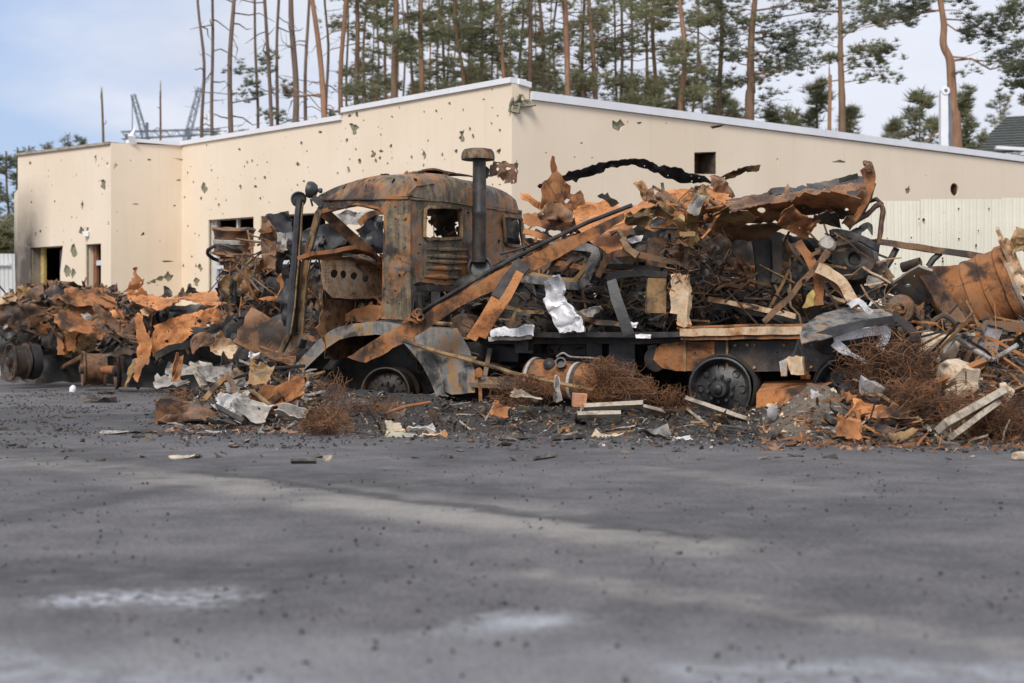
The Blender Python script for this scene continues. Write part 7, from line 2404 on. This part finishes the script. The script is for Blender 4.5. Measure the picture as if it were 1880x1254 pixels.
chunk(m, P(1418, 757, 11.9), (.045, .03, .075), rotm(0, .2, 0), 7, .4)
single('ash_lump', m, ASHGREY, 'small upright grey lump in front of the rusty box behind the rear wheel', 'ash lump')
m = M()
chunk(m, P(1390 + 28, 745, 11.92), (.05, .03, .02), rotm(0, .2, 0), 8, .4)
single('ash_lump', m, CREAMST, 'small cream lump just above the small upright grey one', 'ash lump')

scrap_px(1557, 785, .20, .17, ORANGE_D, 'round rusty orange disc scrap standing at the foot of the right rubble', rot=(1.2, .2, .2), seed=1, d=11.2, bend=.2)
scrap_px(1590, 752, .26, .14, ORANGE, 'bright orange bent flake on the right rubble above the rusty disc', rot=(.9, .3, 0), seed=2, d=11.7, bend=.3)
scrap_px(1640, 765, .30, .12, ORANGE_D, 'long orange scrap strip right of the bright orange flake', rot=(.8, .1, .2), seed=3, d=11.6, bend=.4)
scrap_px(1553, 735, .12, .16, ORANGE_D, 'dark orange scrap corner beside the grey concrete piece', rot=(1.1, .5, 0), seed=4, d=11.9)
scrap_px(1625, 790, .22, .12, BROWN, 'brown torn scrap at the right foot of the rubble, right of the rusty disc', rot=(.6, .2, .4), seed=5, d=11.2, bend=.5)
scrap_px(1660, 800, .20, .09, OCHRE, 'yellowish bent strip at the very foot of the right rubble', rot=(.6, -.4, .1), seed=6, d=11.05)
scrap_px(1530, 790, .16, .07, PALEM, 'pale oval sheet piece at the foot of the ash mound', rot=(.5, .1, .2), seed=7, d=11.3)
scrap_px(1400, 800, .24, .09, CHARW, 'curled grey strip at the rubble edge before the rear wheel', rot=(.35, .2, .1), seed=8, d=11.6, bend=.6)
scrap_px(1200, 798, .26, .10, GREYRUST, 'blue grey crumpled sheet at the edge of the middle rubble', rot=(.4, .1, .1), seed=9, d=11.9, bend=.4)
scrap_px(1252, 808, .15, .05, WHITEFOIL, 'small white foil piece lying at the rubble edge', rot=(.2, 0, .1), seed=10, d=11.5, name='foil')
scrap_px(1115, 805, .24, .07, STONE, 'flat pinkish broken tile at the edge of the middle rubble', rot=(.3, 0, .1), seed=11, d=11.9)
scrap_px(918, 755, .15, .13, ORANGE_D, 'square rusty flake leaning on the rubble below the wire nest', rot=(1.1, .4, .2), seed=12, d=12.7)
scrap_px(745, 800, .34, .14, LIME, 'pale green slatted board piece lying at the rubble edge below the front wheel', rot=(.25, .08, .1), seed=13, d=11.95, n=5, t=.03, amp=.02, bend=.03, jag=.03, name='board_piece')
scrap_px(725, 785, .12, .10, STONE, 'grey brown block corner behind the slatted board piece', rot=(.9, 0, .4), seed=14, d=12.1, t=.03)
scrap_px(775, 789, .22, .05, WHITEFOIL, 'curled white foil strip lying on the slatted board piece', rot=(.25, .1, 0), seed=16, d=12.0, name='foil', bend=.25)
scrap_px(800, 802, .20, .06, CREAMST, 'pinkish scrap strip just right of the slatted board piece', rot=(.3, .1, .1), seed=16, d=11.9)
scrap_px(1160, 736, .20, .09, PALEM, 'grey white crumpled sheet behind the pale split plank', rot=(.7, .2, .1), seed=17, d=13.0, bend=.5)
scrap_px(965, 730, .26, .06, WOOD, 'splintered grey wood strip on the rubble below the fuel tank', rot=(.6, .25, 0), seed=18, d=12.8)
scrap_px(1022, 715, .05, .22, PALEM, 'pale curved strip hanging below the fuel tank', rot=(1.4, 0, .2), seed=19, d=12.8, bend=.4)
single('rod', beam_px((700, 762), (790, 738), 0, 0, 12.7, 13.0, lift=.0, prof=circ(6, .014), mid=.02), ORANGE_D, 'bent orange rod lying on the black ash right of the front wheel', 'rod', 'loose rods')
single('rod', beam_px((1500, 800), (1620, 806), 0, 0, None, None, lift=.02, prof=circ(6, .012), mid=.01), SOOT, 'thin dark rod lying at the foot of the ash mound', 'rod', 'loose rods')
single('rod', beam_px((1582, 724), (1655, 752), 0, 0, 11.9, 11.7, lift=.0, prof=circ(6, .018), mid=.05), OCHRE, 'bent ochre pipe curling over the right rubble under the ash lump', 'rod', 'loose rods')
single('rod', beam_px((1690, 720), (1810, 668), 0, 0, 12.1, 12.3, lift=.0, prof=ell(.07, .05, .012)), ORANGE_D, 'long rusty angle bar lying over the wide masonry lump', 'rod', 'loose rods')
single('rod', beam_px((1835, 730), (1905, 700), 0, 0, 12.1, 12.1, lift=.0, prof=flat(.06, .02)), BROWN, 'flat brown bar at the right edge above the orange wire heap', 'rod', 'loose rods')

# left scrap heap
H2 = 'pieces of the left scrap heap'
scrap_px(422, 748, .26, .24, WHITEFOIL, 'white crumpled sack at the front of the left scrap heap', cat='sack', rot=(1.1, .3, .1), seed=30, d=13.2, name='white_sack', group=H2, bend=.8, amp=.3, n=8)
scrap_px(462, 752, .30, .20, PALEM, 'pale triangular sheet right of the white sack', rot=(.9, .5, 0), seed=31, d=13.0, group=H2)
scrap_px(345, 748, .62, .22, BROWN, 'wide dark rusty hood scrap at the left foot of the scrap heap', rot=(.9, .12, 0), seed=32, d=13.6, group=H2, bend=-.5)
scrap_px(315, 706, .34, .14, PALEM, 'pale sheet at the left end of the scrap heap', rot=(.6, 0, .2), seed=33, d=15.4, group=H2)
scrap_px(345, 685, .45, .16, PALEM, 'grey white long sheet across the upper left of the scrap heap', rot=(.8, -.1, .1), seed=34, d=15.8, group=H2)
scrap_px(410, 640, .26, .24, CREAMST, 'cream crumpled panel at the top of the left scrap heap', rot=(1.2, .5, .2), seed=35, d=16.4, group=H2, bend=.6)
scrap_px(365, 625, .30, .2, BROWN, 'dark arched rusty panel left of the cream crumpled panel', rot=(1.1, -.4, 0), seed=36, d=17.0, group=H2, bend=-.9)
scrap_px(395, 612, .5, .22, SOOT, 'black crumpled panel on the crest of the left scrap heap', rot=(1.0, -.2, .1), seed=37, d=17.6, group=H2, bend=.7)
scrap_px(440, 622, .36, .3, SOOT, 'black shiny folded sheet right of the crest of the left scrap heap', rot=(1.0, .3, .1), seed=38, d=17.0, group=H2, bend=.7)
scrap_px(485, 620, .55, .5, BROWN, 'large brown triangular plate leaning against the snorkel foot', rot=(1.25, .5, .2), seed=39, d=16.6, group=H2, bend=.2, n=5, amp=.06)
scrap_px(325, 676, .08, .30, ORANGE_D, 'short orange bracket standing at the left of the scrap heap', rot=(1.3, .2, .3), seed=40, d=15.3, group=H2)
scrap_px(390, 690, .34, .26, PALEM, 'pale torn sheet in the middle of the left scrap heap', rot=(.9, .3, .3), seed=41, d=15.2, group=H2, bend=.5)
scrap_px(465, 655, .10, .10, ALU, 'small white aluminium lump near the top of the left scrap heap', cat='aluminium', rot=(1, .3, .3), seed=42, d=16.0, group=H2, bend=.8)
scrap_px(478, 690, .24, .22, OCHRE, 'ochre plate with ash spots in the right half of the left scrap heap', rot=(1.1, .1, -.2), seed=43, d=14.2, group=H2, bend=.3)
scrap_px(515, 735, .5, .24, ORANGE_D, 'rusty orange panel at the right of the scrap heap below the bumper', rot=(.9, -.35, 0), seed=44, d=13.4, group=H2, bend=.4)
scrap_px(535, 766, .26, .1, PALEM, 'grey white bent panel on the ground left of the wire ball', rot=(.8, .2, 0), seed=45, d=12.7, group=H2, bend=.8)
scrap_px(405, 776, .28, .05, CHARW, 'dark flat scrap under the white sack', rot=(.4, .1, .1), seed=46, d=12.95, group=H2)
scrap_px(430, 702, .2, .24, GREYRUST, 'blue grey plate right of the pale torn sheet', rot=(1.1, -.5, .2), seed=47, d=14.6, group=H2)
scrap_px(508, 655, .4, .12, BROWN, 'brown strip of sheet just under the snorkel foot', rot=(.8, .3, 0), seed=48, d=15.4, group=H2)
single('rod', beam_px((378, 738), (440, 690), 0, 0, 13.9, 14.3, lift=0, prof=ell(.06, .05, .012), mid=.06), OCHRE, 'bent ochre angle bar crossing the middle of the left scrap heap', 'rod', 'loose rods')
single('rod', beam_px((470, 770), (528, 712), 0, 0, 13.0, 13.6, lift=0, prof=chan(.06, .04, .01)), BROWN, 'straight rusty channel leaning up to the bumper at the right of the scrap heap', 'rod', 'loose rods')
single('rod', beam_px((410, 700), (560, 672), 0, 0, 14.4, 14.9, lift=0, prof=circ(6, .018), mid=.05), SOOT, 'long dark pipe lying across the right half of the left scrap heap', 'rod', 'loose rods')
single('rod', beam_px((420, 690), (450, 760), 0, 0, 14.2, 13.3, lift=0, prof=flat(.05, .03)), BROWN, 'dark brown bar standing steeply in the left scrap heap', 'rod', 'loose rods')
single('rod', beam_px((395, 745), (450, 775), 0, 0, 13.1, 12.8, lift=0.0, prof=flat(.07, .04)), SOOT, 'black bar resting on the white sack', 'rod', 'loose rods')
single('rod', beam_px((430, 722), (500, 748), 0, 0, 13.6, 13.1, lift=0.0, prof=circ(6, .022), mid=.08), OCHRE, 'curved ochre pipe right of the white sack', 'rod', 'loose rods')
hp = thing('scrap_heap', 'mixed heap of burnt metal scraps between the orange wreck and the front fender', 'scrap heap', put(430, 740))
m = M()
for k_ in range(6):
    shard(m, put(360 + 32 * k_, 690) + ZV * .02, .35, .25, rotm(.6, .2 * k_, .3 * k_), .4, .2, 700 + k_, 5)
link('sheet_layer', m, SOOT, hp, kind='stuff')
rngh = random.Random(77)
def heapd(x, y, r):
    p = put(x, y)
    return p.y - r.uniform(0, .25)
scrapfill(hp, [(285, 690), (330, 650), (390, 610), (470, 600), (520, 640), (560, 690), (590, 760), (440, 780), (330, 770)], heapd, 190, (8, 24), [PALEM, BROWN, SOOT, OCHRE, BROWN, SOOT, GREYRUST, SOOT], 18, rod=.35)
hp2 = thing('rubble_scrap', 'mixed burnt scraps, strips and flakes covering the right rubble heap under the wire', 'scrap heap', put(1650, 760))
m = M()
for k_ in range(5):
    shard(m, put(1540 + 55 * k_, 775) + ZV * .02, .28, .18, rotm(.6, .2 * k_, .3 * k_), .4, .2, 800 + k_, 5)
link('sheet_layer', m, BROWN, hp2, kind='stuff')
scrapfill(hp2, [(1540, 700), (1640, 640), (1760, 660), (1880, 640), (1890, 800), (1640, 815), (1480, 806)], heapd, 170, (7, 20), [ORANGE_D, BROWN, SOOT, PALEM, OCHRE, CHARW], 19, rod=.5)

m = M()
lathe(m, G(133, 720) + Vector((0, 0, .0)), Vector((.15, .1, 1)), [(0, 0), (.05, 0), (.055, .04), (.05, .08), (.02, .11), (0, .11)], 14)
single('white_can', m, FLASH, 'small white can standing on the asphalt before the bare axle', 'can')
scrap_px(185, 740, .45, .10, CHARW, 'flat dark flake cluster on the asphalt below the two bare rims', rot=(.15, 0, .1), seed=60, d=18.6, group='flakes lying on the asphalt')
scrap_px(195, 722, .25, .06, CHARW, 'thin dark flake just behind the flake cluster below the bare rims', rot=(.1, 0, .1), seed=61, d=21.6, group='flakes lying on the asphalt')
for i, (x, y, w_, lab) in enumerate([(10, 790, .22, 'dark flake at the left edge of the asphalt'), (130, 768, .16, 'dark flake between the left edge and the scrap heap'), (210, 798, .22, 'pale grey flake, left one of the three before the scrap heap'),
                                     (255, 795, .22, 'dark flake, middle one of the three before the scrap heap'), (260, 803, .16, 'grey splinter just under the middle dark flake'),
                                     (335, 842, .16, 'yellowish chip lying alone on the pale tyre track'), (395, 796, .16, 'pale chip close before the scrap heap')]):
    scrap_px(x, y, w_, .07, CHARW if 'dark' in lab else WOOD if 'yellow' in lab else PALEM, lab, cat='flake', rot=(.12, 0, .1 * i), seed=62 + i, lift=.012, group='flakes lying on the asphalt', name='flake', bend=.1, n=3)

# ------------------------------------------------------------------ small litter nobody could count
def scatter(name, mat, n, seed, zone, size, kind, label, hmax=.0, dens=None):
    rng = random.Random(seed)
    m = M()
    k = tries = 0
    while k < n and tries < n * 30:
        tries += 1
        x, y = zone(rng)
        p = put(x, y) if hmax is not None else G(x, y)
        s = rng.uniform(*size) * (.5 + .8 * rng.random())
        R_ = rrot(rng)
        if kind == 'bit':
            box(m, p + ZV * s * .3, (s, s * rng.uniform(.4, 1), s * rng.uniform(.25, .8)), R_, s * .18, rng)
        elif kind == 'flake':
            box(m, p + ZV * .008, (s, s * rng.uniform(.3, .9), .006), rotm(rng.gauss(0, .4), rng.gauss(0, .4), rng.uniform(0, 6)), s * .12, rng)
        else:
            d = Vector((rng.gauss(0, 1), rng.gauss(0, 1), abs(rng.gauss(0, .35)))).normalized() * s
            sweep(m, [p + ZV * .01, p + d * .5 + ZV * .02, p + d + ZV * .01], flat(s * rng.uniform(.06, .16), .006), scl=[.6, 1, .4])
        k += 1
    link(name, m, mat, label=label, kind='stuff', smooth=0)
def edgezone(rng):
    x = rng.uniform(330, 1900)
    y0 = 795 + max(0, x - 560) * .019
    return (x, rng.uniform(y0 - 75, y0 + 6 + abs(rng.gauss(0, 6))))
def rightzone(rng):
    return (rng.uniform(1400, 1900), rng.uniform(690, 828))
def leftzone(rng):
    return (rng.uniform(290, 590), rng.uniform(680, 800))
scatter('black_ash_bits', GRIT, 3600, 1, edgezone, (.008, .030), 'bit', 'black ash bits strewn along the edge of the wrecks')
scatter('soot_crumbs', GRIT, 1800, 2, edgezone, (.008, .035), 'bit', 'soot crumbs strewn along the edge of the wrecks')
scatter('rust_flakes', ORANGE_D, 420, 3, edgezone, (.012, .05), 'flake', 'rust flakes strewn over the ash')
scatter('wood_splinters', WOOD, 420, 4, edgezone, (.02, .09), 'stick', 'pale wood splinters strewn over the ash')
scatter('pale_ash_flakes', PALEM, 380, 5, edgezone, (.01, .032), 'flake', 'pale ash flakes strewn over the ash')
scatter('rust_scraps', BROWN, 700, 6, rightzone, (.02, .09), 'flake', 'brown rust scraps strewn over the right rubble heap')
scatter('rust_splinters', ORANGE_D, 420, 7, rightzone, (.06, .22), 'stick', 'orange rust splinters strewn over the right rubble heap')
scatter('ash_crumbs', STONE, 420, 8, lambda r: (r.gauss(1470, 40), r.uniform(715, 800)), (.01, .04), 'bit', 'brown ash crumbs on the mound behind the rear wheel')
scatter('heap_scraps', BROWN, 520, 9, leftzone, (.03, .12), 'flake', 'brown scraps strewn over the left scrap heap')
scatter('heap_slivers', PALEM, 300, 10, leftzone, (.04, .16), 'stick', 'pale metal slivers strewn over the left scrap heap')
def yard(rng):
    while True:
        d = 2.6 + 22 * rng.random() ** 1.6
        x = rng.uniform(-100, 1980)
        X = (x - CX) / F * d
        if noise.noise(Vector((X * 1.3, d * .8, 2))) + .6 * noise.noise(Vector((X * 4, d * 3, 5))) > rng.uniform(-.35, .55):
            return (x, CY + EYE * F / d)
scatter('gravel_specks', GRIT, 2200, 11, yard, (.004, .013), 'bit', 'dark gravel specks scattered over the asphalt')
scatter('asphalt_flakes', CHARW, 320, 12, lambda r: (r.uniform(-50, 1930), r.uniform(705, 850)), (.02, .09), 'flake', 'dark flakes scattered over the asphalt')

thinbars(ov, [(400, 470), (480, 430), (530, 470), (540, 600), (400, 600)], lambda x, y, r: r.uniform(18.2, 19.6), 60, (.15, .6), (.010, .032), [OCHRE, BROWN, SOOT, ORANGE_D], 61, tilt=1.0)
thinbars(w1, [(0, 545), (110, 530), (240, 545), (250, 600), (180, 630), (60, 625), (0, 620)], lambda x, y, r: r.uniform(24.4, 25.4), 90, (.2, .8), (.012, .035), [OCHRE, BROWN, ORANGE_D, SOOT, BROWN], 62)
thinbars(w3, [(170, 590), (260, 570), (282, 640), (230, 640)], lambda x, y, r: r.uniform(21.0, 22.4), 36, (.2, .8), (.015, .04), [ORANGE_D, BROWN, ORANGE, SOOT], 63)
thinbars(rwk, [(1610, 600), (1700, 590), (1880, 600), (1880, 720), (1700, 680)], lambda x, y, r: r.uniform(12.4, 13.4), 90, (.15, .7), (.008, .028), [OCHRE, BROWN, ORANGE, SOOT, BROWN], 64)
thinbars(hp, [(285, 690), (330, 650), (400, 600), (500, 610), (560, 690), (580, 760), (440, 780), (320, 770)], lambda x, y, r: put(x, y).y - r.uniform(.05, .3), 130, (.12, .6), (.008, .028), [OCHRE, BROWN, PALEM, SOOT, SOOT, ORANGE_D], 65)
thinbars(hp2, [(1480, 800), (1560, 740), (1700, 700), (1880, 720), (1880, 812), (1650, 818)], lambda x, y, r: put(x, y).y - r.uniform(.02, .2), 90, (.12, .6), (.008, .03), [OCHRE, BROWN, ORANGE, WOOD, SOOT], 66)

def fringe(rng):
    while True:
        d = 10.6 + 13 * rng.random() ** 1.3
        y = CY + EYE * F / d
        x = rng.uniform(-60, 620) if y < 800 else rng.uniform(-60, 1920)
        X = (x - CX) / F * d
        if noise.noise(Vector((X * .9, d * .5, 7))) + .7 * noise.noise(Vector((X * 3, d * 1.6, 5))) > rng.uniform(-.2, .75):
            return (x, y)
scatter('asphalt_crumbs', GRIT, 1700, 13, fringe, (.008, .024), 'bit', 'soot crumbs strewn over the asphalt before the wrecks')
scatter('asphalt_grit', GRIT, 1900, 14, fringe, (.008, .020), 'bit', 'grey grit strewn over the asphalt before the wrecks')

sk = thing('rubble_skirt', 'low bank of burnt splinters and twisted scrap along the foot of the truck', 'scrap heap', put(1000, 775))
m = M()
for k_ in range(9):
    shard(m, put(640 + 85 * k_, 762 + 9 * (k_ % 3)) + ZV * .02, .22, .14, rotm(.5, .2 * (k_ % 3) - .2, .3 * k_), .25, .2, 880 + k_, 5)
link('sheet_layer', m, DARKR, sk, kind='stuff')
scrapfill(sk, [(560, 742), (700, 745), (900, 738), (1240, 740), (1400, 755), (1420, 800), (1000, 806), (560, 800)], heapd, 190, (5, 15), [DARKR, BROWN, CHARW, SOOT, OCHRE, CHARW], 20, rod=.55)
thinbars(sk, [(560, 745), (900, 738), (1250, 740), (1400, 760), (1400, 800), (560, 800)], lambda x, y, r: put(x, y).y - r.uniform(0, .12), 110, (.08, .40), (.006, .022), [OCHRE, DARKR, WOOD, SOOT, CHARW], 67, tilt=.35)
